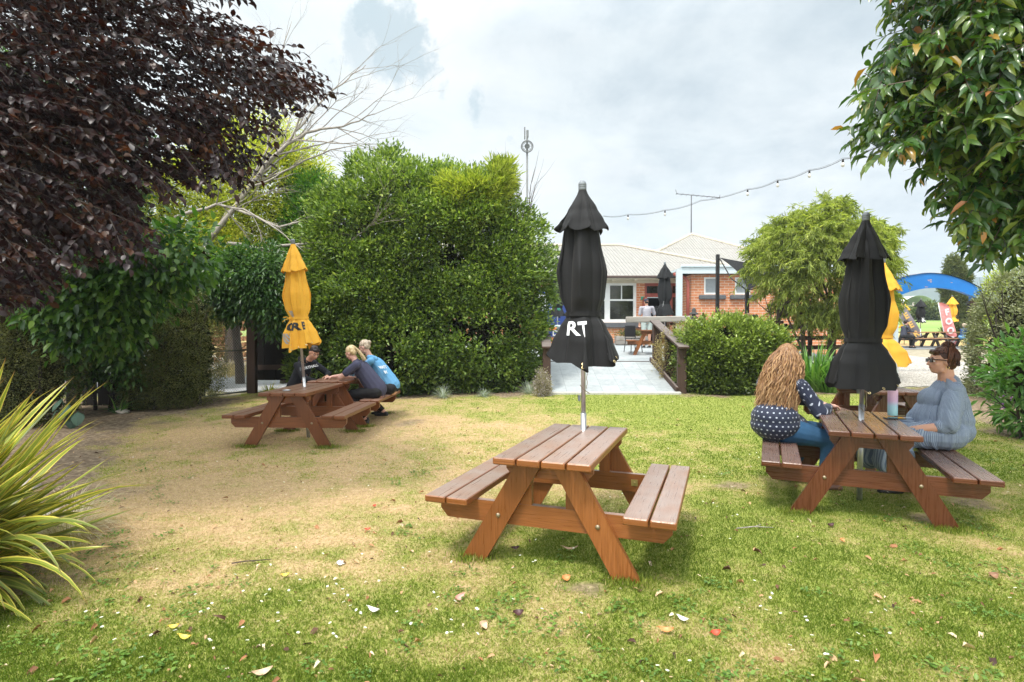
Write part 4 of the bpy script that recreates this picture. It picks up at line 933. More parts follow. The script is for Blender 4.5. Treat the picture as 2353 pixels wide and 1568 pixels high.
# --- copper beech: trunk out of frame on the left, long layered sprays
def spray_tree(name, label, base, regions, mat, bk, tw_n, per, L, W, seed, dirf, tl=.55, trunk_r=.16, tpl='leaf', limbs=8, hang=.25, rvf=None):
    e = empty(name, base, 0, label, 'tree'); B = Vector(base); rg = np.random.default_rng(seed); rr = random.Random(seed)
    m = MB(); hgt = 4.2
    m.tube([B + Vector((math.sin(k) * .05, 0, hgt * k / 8)) for k in range(9)], [trunk_r * (1 - .07 * k) for k in range(9)], 10); shift(m.build('trunk', bk, e), base)
    tw = MB(); PP = []; DD = []; NN = []; RV = []
    tot = sum(r[3] for r in regions)
    for (poly, Ya, Yb, wt, gap) in regions:
        n = int(tw_n * wt / tot); poly = np.array(poly, float); lo = poly.min(0); hi = poly.max(0)
        Q = rg.uniform(lo, hi, (n * 4, 2)); ins, d = polydist(Q, poly); Q = Q[ins]
        keep_ = fbm(Q, 1 / 90., seed, 3) > gap; Q = Q[keep_][:n]
        for q in Q:
            Y = rg.uniform(Ya, Yb); p = at(q[0], q[1], Y); d0 = Vector(dirf(p, q)) + Vector(rg.normal(size=3) * [.28, .3, .2]); d0.normalize()
            p = p - d0 * tl * .6; pts = [p.copy()]; S = 6; dd = d0.copy()
            for i in range(S): dd = (dd + Vector((rg.normal() * .06, rg.normal() * .06, -hang / S + rg.normal() * .04))).normalized(); p = p + dd * tl / S; pts.append(p.copy())
            tw.tube(pts, [.005 - .0006 * i for i in range(S + 1)], 3, cap=False)
            side = dd.cross(Vector((0, 0, 1))).normalized(); nrm_ = side.cross(dd)
            c0 = rg.random()
            for k in range(per):
                f_ = (k + .5) / per; i = min(S - 1, int(f_ * S)); fr = f_ * S - i; c = pts[i] * (1 - fr) + pts[i + 1] * fr; s = 1 if k % 2 else -1
                PP.append(c); DD.append(dd * .75 + side * s * (.85 - .4 * f_) + Vector(rg.normal(size=3) * .28) + Vector((0, 0, -.18))); NN.append(nrm_ + Vector(rg.normal(size=3) * .38)); RV.append(c0 * .5 + rg.random() * .5)
    shift(tw.build('twigs', bk, e), base)
    m = MB()
    for k in range(limbs):
        poly, Ya, Yb, wt, gap = regions[k % len(regions)]; c = np.mean(poly, 0) + rg.normal(size=2) * 120; tgt = at(c[0], c[1], (Ya + Yb) / 2)
        s0 = B + Vector((0, 0, rr.uniform(1.8, 4.0))); mid = (s0 + tgt) / 2 + Vector((0, 0, .35)); pts = []
        for i in range(9):
            f_ = i / 8; pts.append(s0 * (1 - f_) ** 2 + mid * 2 * f_ * (1 - f_) + tgt * f_ * f_)
        m.tube(pts, [.045 * (1 - .85 * i / 8) for i in range(9)], 6)
        for i in (4, 5, 6): branchy(m, pts[i], (pts[i] - pts[i - 1]).normalized() + Vector(rg.normal(size=3) * .4), .5, .010, 1, rr, .3, (2, 2), .7, .0, None, 5, .6)
    shift(m.build('limb', bk, e), base)
    P = np.array([tuple(p) for p in PP]); D = np.array([tuple(p) for p in DD]); N = np.array([tuple(p) for p in NN]); rv = np.array(RV)
    if rvf is not None: rv = rvf(P, rv, rg)
    shift(leaves('crown', P, D, N, L * rg.uniform(.65, 1.2, len(P)), W * rg.uniform(.75, 1.15, len(P)), rv, mat, e, tpl, curl=rg.uniform(.3, 2.2, len(P))), base)
    return e
bd = lambda p, q: (.85, -.15 - .2 * (q[1] / 800), -.12 - .38 * max(0, (q[1] - 100) / 700))
spray_tree('copper_beech', 'copper beech with dark purple leaves overhanging from the upper left', (-6.6, 5.6, 0),
    [([(-250, -350), (420, -350), (560, 60), (640, 105), (700, 150), (735, 195), (650, 250), (600, 300), (590, 360), (560, 420), (500, 400), (420, 380), (330, 300), (-250, 300)], 4.2, 6.2, 60, .34),
     ([(-250, 200), (280, 200), (350, 330), (520, 430), (420, 410), (330, 430), (300, 480), (350, 560), (330, 580), (240, 560), (130, 610), (90, 660), (-60, 700), (-250, 700)], 4.0, 6.4, 40, .36),
     ([(-300, -400), (500, -400), (480, 0), (300, 250), (200, 500), (50, 640), (-300, 640)], 6.3, 8.2, 42, .15)],
    L_BEECH, BARKD, 4300, 13, .068, .050, 71, bd, limbs=10)
def magrv(P, rv, rg):
    rv = rv * .72; k = rg.random(len(rv)); a = P[:, 0] - (P[:, 2] * .0 + 2.6)
    hot = (k < .03) | ((k < .14) & (fbm(P, 2.0, 4, 2) > .62)); rv[hot] = rg.uniform(.62, 1, hot.sum()); return rv
md = lambda p, q: (-.75 if q[0] < 2200 else -.35, -.35, -.28)
spray_tree('glossy_leaf_tree', 'evergreen tree with large glossy leaves overhanging from the upper right', (5.6, 5.2, 0),
    [([(2040, -250), (2060, 40), (2030, 110), (2010, 170), (1985, 240), (1960, 300), (2000, 340), (2040, 350), (2100, 330), (2250, 330), (2650, 380), (2650, -250)], 3.6, 4.9, 50, .2),
     ([(2130, 330), (2150, 400), (2180, 460), (2200, 520), (2230, 545), (2290, 575), (2350, 560), (2650, 560), (2650, 300)], 3.9, 5.2, 22, .3),
     ([(2100, -250), (2120, 280), (2200, 430), (2290, 520), (2650, 540), (2650, -250)], 5.0, 6.4, 34, .12)],
    L_MAG, BARK1, 2300, 12, .118, .047, 72, md, tl=.42, limbs=4, hang=.3, rvf=magrv)
# --- bare dead tree
g0 = (at(452, 700, 13.9).x, 13.9, Tz(-6.5, 13.9)); dt = empty('bare_tree', g0, 0, 'leafless grey branched tree rising between the copper beech and the tall hedge', 'tree')
rr = random.Random(12); 
def limb(pts, Y, r0, kids, klen, name='limb'):
    P_ = [at(a, b, Y + c) for a, b, c in pts]; m = MB(); Q = []
    for i in range(len(P_) - 1):
        for k in range(4): f = k / 4; Q.append(P_[i].lerp(P_[i + 1], f) + Vector((rr.uniform(-1, 1), rr.uniform(-1, 1), rr.uniform(-1, 1))) * .03)
    Q.append(P_[-1]); n = len(Q); m.tube(Q, [r0 * (1 - .88 * i / n) for i in range(n)], 6)
    for k in range(kids):
        i = rr.randint(3, n - 2); d = (Q[i + 1] - Q[i - 1]).normalized(); d = (d + Vector((rr.uniform(-.8, .9), rr.uniform(-.5, .5), rr.uniform(-.9, .9)))).normalized()
        branchy(m, Q[i], d, klen * rr.uniform(.5, 1.1), r0 * (1 - .8 * i / n) * .5, 2, rr, .5, (1, 3), .62, .05, None, 6, .75)
    shift(m.build(name, BARK2, dt), g0)
m = MB(); tp = [Vector(g0), at(462, 640, 13.9), at(480, 550, 13.9)]; m.tube(tp, [.16, .12, .09], 9); shift(m.build('trunk', BARK2, dt), g0)
limb([(478, 560, 0), (560, 450, 0), (610, 380, -.1), (660, 330, -.2), (720, 300, -.2), (790, 290, -.3), (860, 262, -.3)], 13.9, .07, 16, 1.5)
limb([(478, 560, 0), (540, 470, 0), (600, 400, 0), (640, 350, 0), (690, 290, .1), (740, 230, .1), (800, 180, .2), (840, 150, .2)], 14.2, .055, 14, 1.3)
limb([(610, 400, 0), (620, 300, 0), (640, 200, 0), (650, 120, 0), (670, 50, .0)], 14.4, .035, 8, 1.0)
limb([(520, 560, 0), (600, 570, -.5), (700, 560, -.9), (800, 560, -1.2), (850, 520, -1.3), (885, 500, -1.3)], 13.6, .045, 11, .9)
limb([(400, 500, 0), (500, 470, -.3), (560, 480, -.5), (640, 530, -.8), (700, 580, -1.0)], 13.4, .04, 9, .9)
limb([(540, 480, 0), (640, 520, -.3), (700, 505, -.5), (790, 470, -.9), (840, 440, -.9)], 13.7, .035, 9, .9)
limb([(600, 420, 0), (700, 370, 0), (780, 340, -.1), (850, 330, -.2)], 14.1, .03, 8, .8)
# --- flax
m_, t, b = newmat('flax_leaf'); u_ = t.new('ShaderNodeSeparateXYZ', i_0=t.new('ShaderNodeUVMap').outputs[0])
st = t.ramp(t.math('ABSOLUTE', t.math('SUBTRACT', u_.outputs[0], .5)), [(.0, (.18, .25, .03)), (.18, (.42, .47, .05)), (.24, (.10, .16, .03)), (.34, (.78, .73, .11)), (.44, (.82, .72, .13)), (.49, (.35, .16, .04))])
st2 = t.mix(t.ramp(t.attr('rv'), [(.35, 0), (.8, .75)]), st, (.10, .145, .04)); st2 = t.mix(t.ramp(u_.outputs[1], [(.93, 0), (1, 1)]), st2, (.25, .10, .04))
t.put(b.inputs['Base Color'], st2); b.inputs['Roughness'].default_value = .35
tr = t.n.new('ShaderNodeBsdfTranslucent'); t.l.new(st2, tr.inputs[0]); mx = t.n.new('ShaderNodeMixShader'); mx.inputs[0].default_value = .3
t.l.new(b.outputs[0], mx.inputs[1]); t.l.new(tr.outputs[0], mx.inputs[2]); t.l.new(mx.outputs[0], t.n['Material Output'].inputs[0])
fb = Vector((-3.72, 3.35, 0)); rg = random.Random(9); mb = MB(); rv = []
def flaxleaf(d, l, w, arch, q, p):
    S = 14; b0 = len(mb.v); d = d.normalized(); sd_ = d.cross(Vector((rg.uniform(-.5, .5), rg.uniform(-.6, .6), 1))).normalized()
    for i in range(S + 1):
        t_ = i / S; ww = w * .5 * (min(1, .55 + t_ * 1.2)) * (1 - max(0, (t_ - .45) / .55) ** 1.6) + .0006; nn = sd_.cross(d)
        mb.v += [tuple(p - sd_ * ww + nn * ww * .45), tuple(p), tuple(p + sd_ * ww + nn * ww * .45)]; mb.uv += [(0, t_), (.5, t_), (1, t_)]; rv.extend([q] * 3)
        d = (d + Vector((0, 0, -arch * (t_ ** 1.6) * .3))).normalized(); p = p + d * l / S
    for i in range(S):
        for j in (0, 1): mb.f.append((b0 + i * 3 + j, b0 + i * 3 + j + 1, b0 + i * 3 + j + 4, b0 + i * 3 + j + 3)); mb.sm.append(True)
for k in range(480):
    a = rg.gauss(-.15, .75) if k < 270 else rg.uniform(-3.14, 3.14); el = rg.uniform(.22, 1.3) if k > 60 else rg.uniform(.5, 1.2)
    l = rg.uniform(.85, 1.6) * (.62 + .38 * min(1, el / .9)); arch = rg.choice([.05, .12, .2, .35, .5, .8]) if el < .7 else rg.choice([.05, .1, .3])
    flaxleaf(Vector((math.cos(a) * math.cos(el), math.sin(a) * math.cos(el), math.sin(el))), l, rg.uniform(.048, .085), arch, rg.random(), Vector((rg.uniform(-.25, .2), rg.uniform(-.3, .3), .02)))
for k in range(70):
    a = rg.uniform(-1.0, .1); el = rg.uniform(.15, .7); flaxleaf(Vector((math.cos(a) * math.cos(el), math.sin(a) * math.cos(el), math.sin(el))), rg.uniform(.8, 1.25), rg.uniform(.045, .07), rg.choice([.6, .9, 1.2]), rg.random(), Vector((rg.uniform(-.1, .3), rg.uniform(-.3, .2), .02)))
o = mb.build('flax_plant', m_, None, fb); a_ = o.data.attributes.new('rv', 'FLOAT', 'POINT'); a_.data.foreach_set('value', np.array(rv, np.float32))
tag(o, 'big flax with yellow striped sword leaves fanning in from the left edge', 'plant')
# --- litter and daisies on the lawn
rg = np.random.default_rng(77)
def scatter(n, y0, y1, ok):
    y = y0 * (y1 / y0) ** rg.random(n); x = rg.uniform(-1, 1.0, n) * (y * .92 + .2); k = ok(x, y); return x[k], y[k]
x, y = scatter(2600, 2.4, 12.5, lambda x, y: (rg.random(len(x)) < .5) & ~((x > .6) & (x < 3.8) & (y > 12)))
D = unit(np.c_[rg.normal(size=(len(x), 2)), rg.normal(size=len(x)) * .25]); 
LIT = leafmat('litter_leaf', [(.05, .025, .02), (.14, .07, .035), (.36, .16, .07), (.55, .36, .2), (.7, .6, .45)], .1, .6, .3)
sz = rg.uniform(.012, .055, len(x)) * np.where(rg.random(len(x)) < .3, 1.3, .7)
tag(leaves('leaf_litter', np.c_[x, y, T(x, y) + .018], D, unit(np.c_[rg.normal(size=(len(x), 2)) * .4, np.ones(len(x))]), sz, sz * rg.uniform(.3, .6, len(x)), rg.random(len(x)), LIT, tpl='leaf', curl=rg.uniform(.5, 3, len(x))), 'small dry leaves and bits scattered over the lawn', 'leaf litter', kind='stuff')
x, y = scatter(3400, 2.4, 14, lambda x, y: rg.random(len(x)) < np.where(y > 9, (x > 1) * .9, .30) * (fbm(np.c_[x, y], 1.3, 31, 2) > .60) * (soil(x, y) < .2))
x = np.repeat(x, 1); k = (x > .8) & (x < 3.7) & (y > 12.1); x, y = x[~k], y[~k]
n = len(x); hh = rg.uniform(.03, .05, n); C = np.c_[x, y, T(x, y) + hh]; a = np.tile(np.arange(7) * 2 * math.pi / 7, n)
PP = np.repeat(C, 7, 0); D = np.c_[np.cos(a), np.sin(a), .15 + 0 * a]; tl_ = np.repeat(rg.normal(size=(n, 2)) * .3, 7, 0); D[:, 2] += tl_[:, 0] * D[:, 0] + tl_[:, 1] * D[:, 1]
tag(leaves('lawn_daisies', PP, D, np.tile([0, 0, 1.0], (len(PP), 1)), .0105, .009, rg.random(len(PP)), PETW), 'tiny white daisies dotted through the lawn', 'daisies', kind='stuff')
x, y = scatter(520, 2.4, 9, lambda x, y: (fbm(np.c_[x, y], .9, 66, 2) > .5) & (soil(x, y) < .2))
n = len(x); C = np.repeat(np.c_[x, y, T(x, y) + .012], 14, 0); rgk = np.random.default_rng(8); sz = np.repeat(rgk.uniform(.5, 1.5, n), 14); C[:, :2] += rgk.normal(size=(n * 14, 2)) * .035 * sz[:, None]; C[:, 2] += rgk.random(n * 14) * .015
tag(leaves('lawn_weeds', C, unit(np.c_[rgk.normal(size=(n * 14, 2)), rgk.random(n * 14) * .5]), np.tile([0, 0, 1.], (n * 14, 1)), .024 * sz, .016 * sz, rgk.random(n * 14), leafmat('weed_green', [(.06, .13, .02), (.12, .22, .035), (.2, .3, .06)], .3), tpl='leaf'), 'small broad leaved weeds and clover in the lawn', 'weeds', kind='stuff')
LEAFC = {'pink': (.62, .30, .24), 'orange': (.62, .24, .08), 'red': (.55, .07, .03), 'yellow': (.72, .52, .08), 'pale': (.72, .70, .64), 'brown': (.25, .13, .07), 'maroon': (.06, .02, .02), 'tan': (.58, .40, .26)}
LM = {k: simple('leaf_' + k, v, .5, var=.2, scale=40) for k, v in LEAFC.items()}
def flat_leaf(label, px, py, L, W, col, ang, tilt=.15):
    g_ = gnd(px, py); m = MB(); n = 10
    def fn(u, v): 
        w_ = math.sin(math.pi * min(.995, u * .96 + .02)) ** .8 * W * .5; y_ = (v - .5) * 2; return Vector(((u - .5) * L, y_ * w_, .022 + abs(y_) * W * .22 + (u - .5) ** 2 * L * .9))
    m.grid(fn, n, 4); m.tube([(-L * .5, 0, .022 + L * .22), (-L * .62, 0, .02 + L * .3)], .0015, 4); o = m.build('fallen_leaf', LM[col], None, g_); o.rotation_euler = (tilt, 0, ang)
    tag(o, label, 'fallen leaf', 'large fallen leaves on the lawn')
for a_ in [('pink curled leaf alone on the grass below the centre table', 1050, 1382, .085, .038, 'pink', 1.0, .5), ('orange leaf by a clump of daisies in front of the centre table', 1296, 1336, .065, .045, 'orange', .6, .5),
           ('bright red leaf on the grass right of centre at the bottom', 1640, 1463, .06, .035, 'red', .3, .4), ('yellow leaf on the green grass near the bottom left', 428, 1475, .075, .03, 'yellow', -.2, .2),
           ('small yellow leaf lying left of the pair on the bottom left grass', 400, 1450, .05, .03, 'yellow', .3, .2), ('pale bleached leaf on the grass left of the pink leaf', 862, 1411, .085, .03, 'pale', -.5, .3),
           ('dark maroon leaf under the centre table', 1184, 1268, .06, .042, 'maroon', .2, .2), ('long tan leaf under the centre table', 1310, 1269, .11, .03, 'tan', 0, .2),
           ('dark round leaf below the orange leaf', 1190, 1418, .06, .045, 'maroon', .2, .3), ('tan crumpled leaf at the bottom of the lawn, left of the dark round one', 1103, 1447, .06, .05, 'tan', 1.2, .6),
           ('brown curled leaf at the very bottom left of centre', 602, 1556, .09, .035, 'tan', .5, .3), ('brown leaf at the bottom, left of the bright red leaf', 1530, 1457, .08, .035, 'orange', -.2, .3),
           ('pale leaf on the straw grass left of the centre table', 778, 1300, .05, .04, 'pale', .7, .6), ('red leaf on the grass to the left of the centre table', 845, 1223, .045, .028, 'red', .2, .3),
           ('red leaf on the straw patch left of the centre table', 857, 1168, .045, .025, 'red', 1.2, .5), ('green yellow leaf on the soil edge beside the flax', 655, 1330, .05, .03, 'yellow', .4, .2),
           ('maroon leaf near the right table foot', 1905, 1213, .07, .035, 'maroon', .4, .4), ('brown folded leaf on the grass at the lower right', 2275, 1330, .075, .05, 'brown', .3, .5),
           ('pinkish leaf on the grass at lower right of the centre table', 1572, 1432, .07, .028, 'pale', -.8, .3), ('rust leaf on the grass under the right table', 1930, 1248, .05, .035, 'orange', .8, .5)]:
    flat_leaf(*a_)
g_ = gnd(575, 1300); m = MB(); m.tube([(-.12, -.01, .02), (-.04, 0, .03), (.05, .03, .025), (.13, .035, .03)], [.005, .005, .004, .002], 5); m.tube([(.0, .01, .028), (.05, -.02, .03)], .002, 4); tag(m.build('twig', BARK1, None, g_), 'fallen twig lying on the straw coloured patch', 'twig')
g_ = gnd(1733, 1220); m = MB(); m.tube([(-.14, 0, .02), (0, .01, .03), (.16, .02, .02)], [.005, .005, .003], 5); m.tube([(.0, .01, .028), (.08, .06, .03)], .003, 4); tag(m.build('twig', BARK2, None, g_), 'pale bleached twig on the grass left of the dark right table', 'twig')
# stones
STONE = simple('stone', (.38, .35, .31), .9, var=.3, bump=.5, bscale=20)
def stone(label, px, py, r, seed):
    g_ = gnd(px, py); bm = bmesh.new(); bmesh.ops.create_icosphere(bm, subdivisions=3, radius=1)
    for v in bm.verts:
        k = 1 + .35 * noise.noise(v.co * 1.5 + Vector((seed, 0, 0))); v.co = Vector((v.co.x * r * k * 1.3, v.co.y * r * k, v.co.z * r * .6 * k + r * .25))
    me = bpy.data.meshes.new('stone'); bm.to_mesh(me); bm.free(); o = link('stone', me, STONE); o.location = g_; tag(o, label, 'stone', 'stones in the flower bed')
for i, a_ in enumerate([('pale stone at the foot of the narrow leaved plant', 283, 950, .09), ('pale rock half hidden behind the flax', 60, 1122, .10), ('grey stone lying in the bed among the flax leaves', 130, 1190, .08)]): stone(*a_, seed=i * 3.3)
# ================================================================== building
BRK, t, b = newmat('brick'); tc = t.new('ShaderNodeTexCoord').outputs['Object']
sp = t.new('ShaderNodeSeparateXYZ', i_0=tc); nz = t.new('ShaderNodeSeparateXYZ', i_0=t.new('ShaderNodeNewGeometry').outputs['Normal'])
isx = t.ramp(t.math('ABSOLUTE', nz.outputs[0]), [(.4, 0), (.6, 1)]); hor = t.new('ShaderNodeMix', i_0=isx, i_2=sp.outputs[0], i_3=sp.outputs[1]).outputs[0]
vec = t.new('ShaderNodeCombineXYZ', i_0=hor, i_1=sp.outputs[2]).outputs[0]
br = t.n.new('ShaderNodeTexBrick'); t.put(br.inputs['Vector'], vec); br.inputs['Scale'].default_value = 1; br.inputs['Mortar Size'].default_value = .009; br.inputs['Brick Width'].default_value = .30; br.inputs['Row Height'].default_value = .105
br.inputs['Color1'].default_value = (.50, .17, .07, 1); br.inputs['Color2'].default_value = (.64, .26, .12, 1); br.inputs['Mortar'].default_value = (.62, .55, .45, 1); br.inputs['Mortar Smooth'].default_value = .1
c = t.mix(t.ramp(t.noise(tc, 12, 6), [(.4, 0), (.8, .35)]), br.outputs[0], (.30, .10, .06)); t.put(b.inputs['Base Color'], c); b.inputs['Roughness'].default_value = .9
CREAM = simple('cream_paint', (.62, .58, .46), .6, var=.05); WHITEP = simple('white_paint', (.76, .78, .77), .5, var=.04); PBLUE = simple('pale_blue_paint', (.55, .63, .66), .5, var=.04)
DGREY = simple('sill_grey', (.10, .105, .115), .7); REDF = simple('red_frame', (.30, .07, .05), .5); GUT = simple('gutter_brown', (.09, .06, .05), .6)
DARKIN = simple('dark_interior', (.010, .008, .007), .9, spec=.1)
GLS, t, b = newmat('window_glass'); n = t.noise(t.new('ShaderNodeTexCoord').outputs['Object'], 1.8, 6, .7)
t.put(b.inputs['Base Color'], t.ramp(n, [(.35, (.006, .007, .006)), (.6, (.03, .034, .02)), (.75, (.06, .055, .035))])); b.inputs['Roughness'].default_value = .12; b.inputs['Specular IOR Level'].default_value = .6
FROST = simple('frosted_glass', (.30, .33, .35), .35, var=.08)
ROOF, t, b = newmat('corrugated_roof'); uv = t.new('ShaderNodeUVMap').outputs[0]; tc = t.new('ShaderNodeTexCoord').outputs['Object']
u = t.new('ShaderNodeSeparateXYZ', i_0=uv); s_ = t.math('SINE', t.math('MULTIPLY', u.outputs[0], 2 * math.pi / .16))
st = t.noise(t.mapping(uv, (6, .35, 1)), 2.5, 5, .6); lap = t.math('LESS_THAN', t.math('FRACT', t.math('DIVIDE', u.outputs[1], 2.9)), .02)
c = t.mix(t.ramp(st, [(.3, 0), (.75, .8)]), (.30, .285, .26), (.41, .395, .365)); c = t.mix(t.ramp(t.noise(tc, 3, 6, .7), [(.55, 0), (.8, .5)]), c, (.25, .23, .19))
c = t.mix(t.math('MULTIPLY', lap, .5), c, (.16, .14, .12)); t.put(b.inputs['Base Color'], c); b.inputs['Roughness'].default_value = .65; t.put(b.inputs['Normal'], t.bump(s_, 1.0, .03))
RIDGE = simple('ridge_cap', (.50, .45, .36), .7, var=.2, scale=4)
bl = empty('brick_building', (3, 24, 1.06), 0, 'single storey red brick building with pale corrugated iron roofs', 'building'); BP = (3, 24, 1.06)
def add(mb, name, mat, par=None):
    o = mb.build(name, mat, par or bl)
    if par is None: shift(o, BP)
    return o
def win_x(Y, px): return (px - 1176.5) / CF * Y
def zat(Y, py): return at(1176, py, Y).z
z0 = 1.06; YW = 24.0; YA = 22.4; eave = zat(23.6, 640); xL = -3.0; xA = win_x(YA, 1588)
# openings on the main wall : (x0,x1,z0,z1)
sill = zat(YW, 734)
wins = [(win_x(YW, 1290), win_x(YW, 1337), sill, zat(YW, 656)), (win_x(YW, 1344), win_x(YW, 1390), sill, zat(YW, 656)), (win_x(YW, 1402), win_x(YW, 1456), sill, zat(YW, 656))]
door = (win_x(YW, 1481), win_x(YW, 1602), z0, zat(YW, 655))
def wall_with_holes(mb, x0, x1, zb, zt, y, th, holes):
    holes = sorted(holes); xs = x0
    for h_ in holes:
        if h_[0] > xs: mb.box((xs, y, zb), (h_[0], y + th, zt))
        if h_[2] > zb: mb.box((h_[0], y, zb), (h_[1], y + th, h_[2]))
        if h_[3] < zt: mb.box((h_[0], y, h_[3]), (h_[1], y + th, zt))
        xs = h_[1]
    if xs < x1: mb.box((xs, y, zb), (x1, y + th, zt))
ztop = zat(YW, 651)
m = MB(); wall_with_holes(m, xL, win_x(YW, 1606), z0 - .3, ztop, YW, .25, [(wins[0][0] - .1, wins[-1][1] + .12, wins[0][2] - .14, ztop), (door[0], door[1], door[2], ztop)]); add(m, 'brick_wall', BRK)
m = MB(); m.box((xL, YW - .03, ztop), (win_x(YW, 1606), YW + .2, eave + .05)); m.box((xL - .5, 23.45, eave - .03), (win_x(YW, 1600), YW - .03, eave + .0)); add(m, 'soffit', CREAM)
m = MB(); m.box((xL - .5, 23.38, eave + .0), (win_x(23.4, 1572), 23.47, eave + .10), bevel=.02); add(m, 'gutter', GUT)
m = MB()
for k in range(12): x = xL + .5 + k * .95; m.box((x, 23.47, eave - .10), (x + .06, 23.95, eave - .035))
add(m, 'rafter_ends', CREAM)
fx0, fx1, fz0, fz1 = wins[0][0] - .1, wins[-1][1] + .12, wins[0][2] - .14, ztop
for i, (a, c_, d, e_) in enumerate(wins):
    wf = MB(); y = YW + .06
    x0 = fx0 if i == 0 else (wins[i - 1][1] + a) / 2; x1 = fx1 if i == 2 else (c_ + wins[i + 1][0]) / 2
    wf.box((x0, y, fz0), (x1, y + .1, d)); wf.box((x0, y, e_), (x1, y + .1, fz1)); wf.box((x0, y, d), (a, y + .1, e_)); wf.box((c_, y, d), (x1, y + .1, e_))
    mid = (d + e_) / 2 + .1; wf.box((a, y + .02, mid - .035), (c_, y + .09, mid + .035)); wf.box(((a + c_) / 2 - .02, y + .03, mid + .036), ((a + c_) / 2 + .02, y + .08, e_ - .001))
    fr = add(wf, 'window', WHITEP); g = MB(); g.box((a, y + .085, d), (c_, y + .095, e_)); o = g.build('pane', GLS, fr); o.matrix_parent_inverse = Matrix.Identity(4)
m = MB(); m.box((fx0 - .1, YW - .12, fz0 - .22), (fx1 + .35, YW + .02, fz0 - .002), bevel=.02); add(m, 'window_sill', DGREY)
# door and glazed frame
m = MB(); y = YW + .03; zh = zat(YW, 682); zt_ = door[3] - .02
def fr_(x0, x1, a, b_, d=.09, yo=0.0): m.box((x0, y + yo, a), (x1, y + d + yo, b_))
xd = win_x(YW, 1540)
fr_(door[0], door[0] + .09, z0, ztop); fr_(door[1] - .09, door[1], z0, ztop); fr_(door[0] + .09, door[1] - .09, ztop - .12, ztop); fr_(door[0] + .09, door[1] - .09, zh - .02, zh + .14); fr_(xd, xd + .10, z0, zh - .02); fr_(xd, xd + .10, zh + .14, ztop - .12)
dr_ = add(m, 'door_frame', REDF)
m = MB(); m.box((door[0] + .09, y + .04, zh + .14), (xd, y + .05, ztop - .12)); m.box((xd + .1, y + .04, zh + .14), (door[1] - .09, y + .05, ztop - .12)); m.box((xd + .1, y + .04, z0 + .02), (door[1] - .09, y + .05, zh - .02)); m.build('pane', GLS, dr_)
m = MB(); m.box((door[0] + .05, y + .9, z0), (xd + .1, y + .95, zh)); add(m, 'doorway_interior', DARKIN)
m = MB(); x = door[0] - .02; m.box((x - .07, y - .62, z0 + .03), (x - .02, y - .02, zh - .05)); add(m, 'open_door', REDF)
SGN = simple('green_sign', (.02, .30, .18), .5); m = MB(); m.box((door[0] - .16, YW - .03, zat(YW, 690)), (door[0] - .03, YW - .005, zat(YW, 682)), bevel=.005); add(m, 'exit_sign', SGN)
# roofs
def roofface(mb, pts, eavedir):
    pts = [Vector(p) for p in pts]; n = (pts[1] - pts[0]).cross(pts[-1] - pts[0]).normalized(); e = Vector(eavedir).normalized(); s = n.cross(e)
    mb.face(pts, [(p.dot(e), p.dot(s)) for p in pts])
rz = zat(30, 565); rx = win_x(30, 1425); E0 = (-9, 23.45, eave + .06); E1 = (rx + 5.6, 23.45, eave + .06)
m = MB(); roofface(m, [E0, E1, (rx, 30, rz), (-9, 30, rz)], (1, 0, 0)); roofface(m, [E1, (rx + 5.6, 36.5, eave + .06), (rx, 30, rz)], (0, 1, 0)); roofface(m, [(rx + 5.6, 36.5, eave + .06), (-9, 36.5, eave + .06), (-9, 30, rz), (rx, 30, rz)], (-1, 0, 0)); ro = add(m, 'corrugated_roof', ROOF)
m = MB(); m.tube([(-9, 30, rz + .02), (rx, 30, rz + .03), Vector(E1) + Vector((0, 0, .04))], .09, 6); m.build('ridge_cap', RIDGE, ro)
ax_, az = win_x(35, 1587), zat(35, 539)
A_, B_, C_ = (ax_, 35, az), (ax_ - 7.2, 27.8, az - 3.7), (ax_ + 7.2, 27.8, az - 3.7)
m = MB(); roofface(m, [B_, C_, A_], (1, 0, 0)); roofface(m, [(ax_ - 7.2, 45, az - 3.7), B_, A_, (ax_, 45, az)], (0, -1, 0)); roofface(m, [C_, (ax_ + 7.2, 45, az - 3.7), (ax_, 45, az), A_], (0, 1, 0)); ro2 = add(m, 'corrugated_roof', ROOF)
m = MB(); m.tube([B_, A_, C_], .11, 6); m.tube([A_, (ax_, 45, az)], .11, 6); m.build('ridge_cap', RIDGE, ro2)
m = MB(); m.tube([(win_x(27.4, 1582), 27.4, 4.2), (win_x(27.4, 1582), 27.4, zat(27.4, 596))], .06, 8); add(m, 'vent_pipe', CREAM)
# annexe
zp = zat(YA, 631); xR = win_x(YA, 1960)
aw = [(win_x(YA, 1617), win_x(YA, 1653)), (win_x(YA, 1688), win_x(YA, 1724))]; wz0, wz1 = zat(YA, 677), zat(YA, 637)
m = MB(); wall_with_holes(m, xA, xR, .6, zp, YA, .25, [(a, c_, wz0, wz1) for a, c_ in aw]); m.box((xA, YA + .25, .6), (xA + .25, 27.5, zp)); m.box((xR - .25, YA + .25, .6), (xR, 27.5, zp)); add(m, 'brick_wall', BRK)
m = MB(); m.box((win_x(YA, 1559), YA - .28, zp + .002), (xR + .2, YA - .24, zat(YA, 613)), bevel=.01); m.box((win_x(YA, 1559), YA - .235, zp + .15), (xR + .2, 27.4, zat(YA, 617))); m.box((win_x(YA, 1559), YA - .34, zat(YA, 616)), (xR + .2, YA - .281, zat(YA, 611)), bevel=.01); add(m, 'flat_roof', PBLUE)
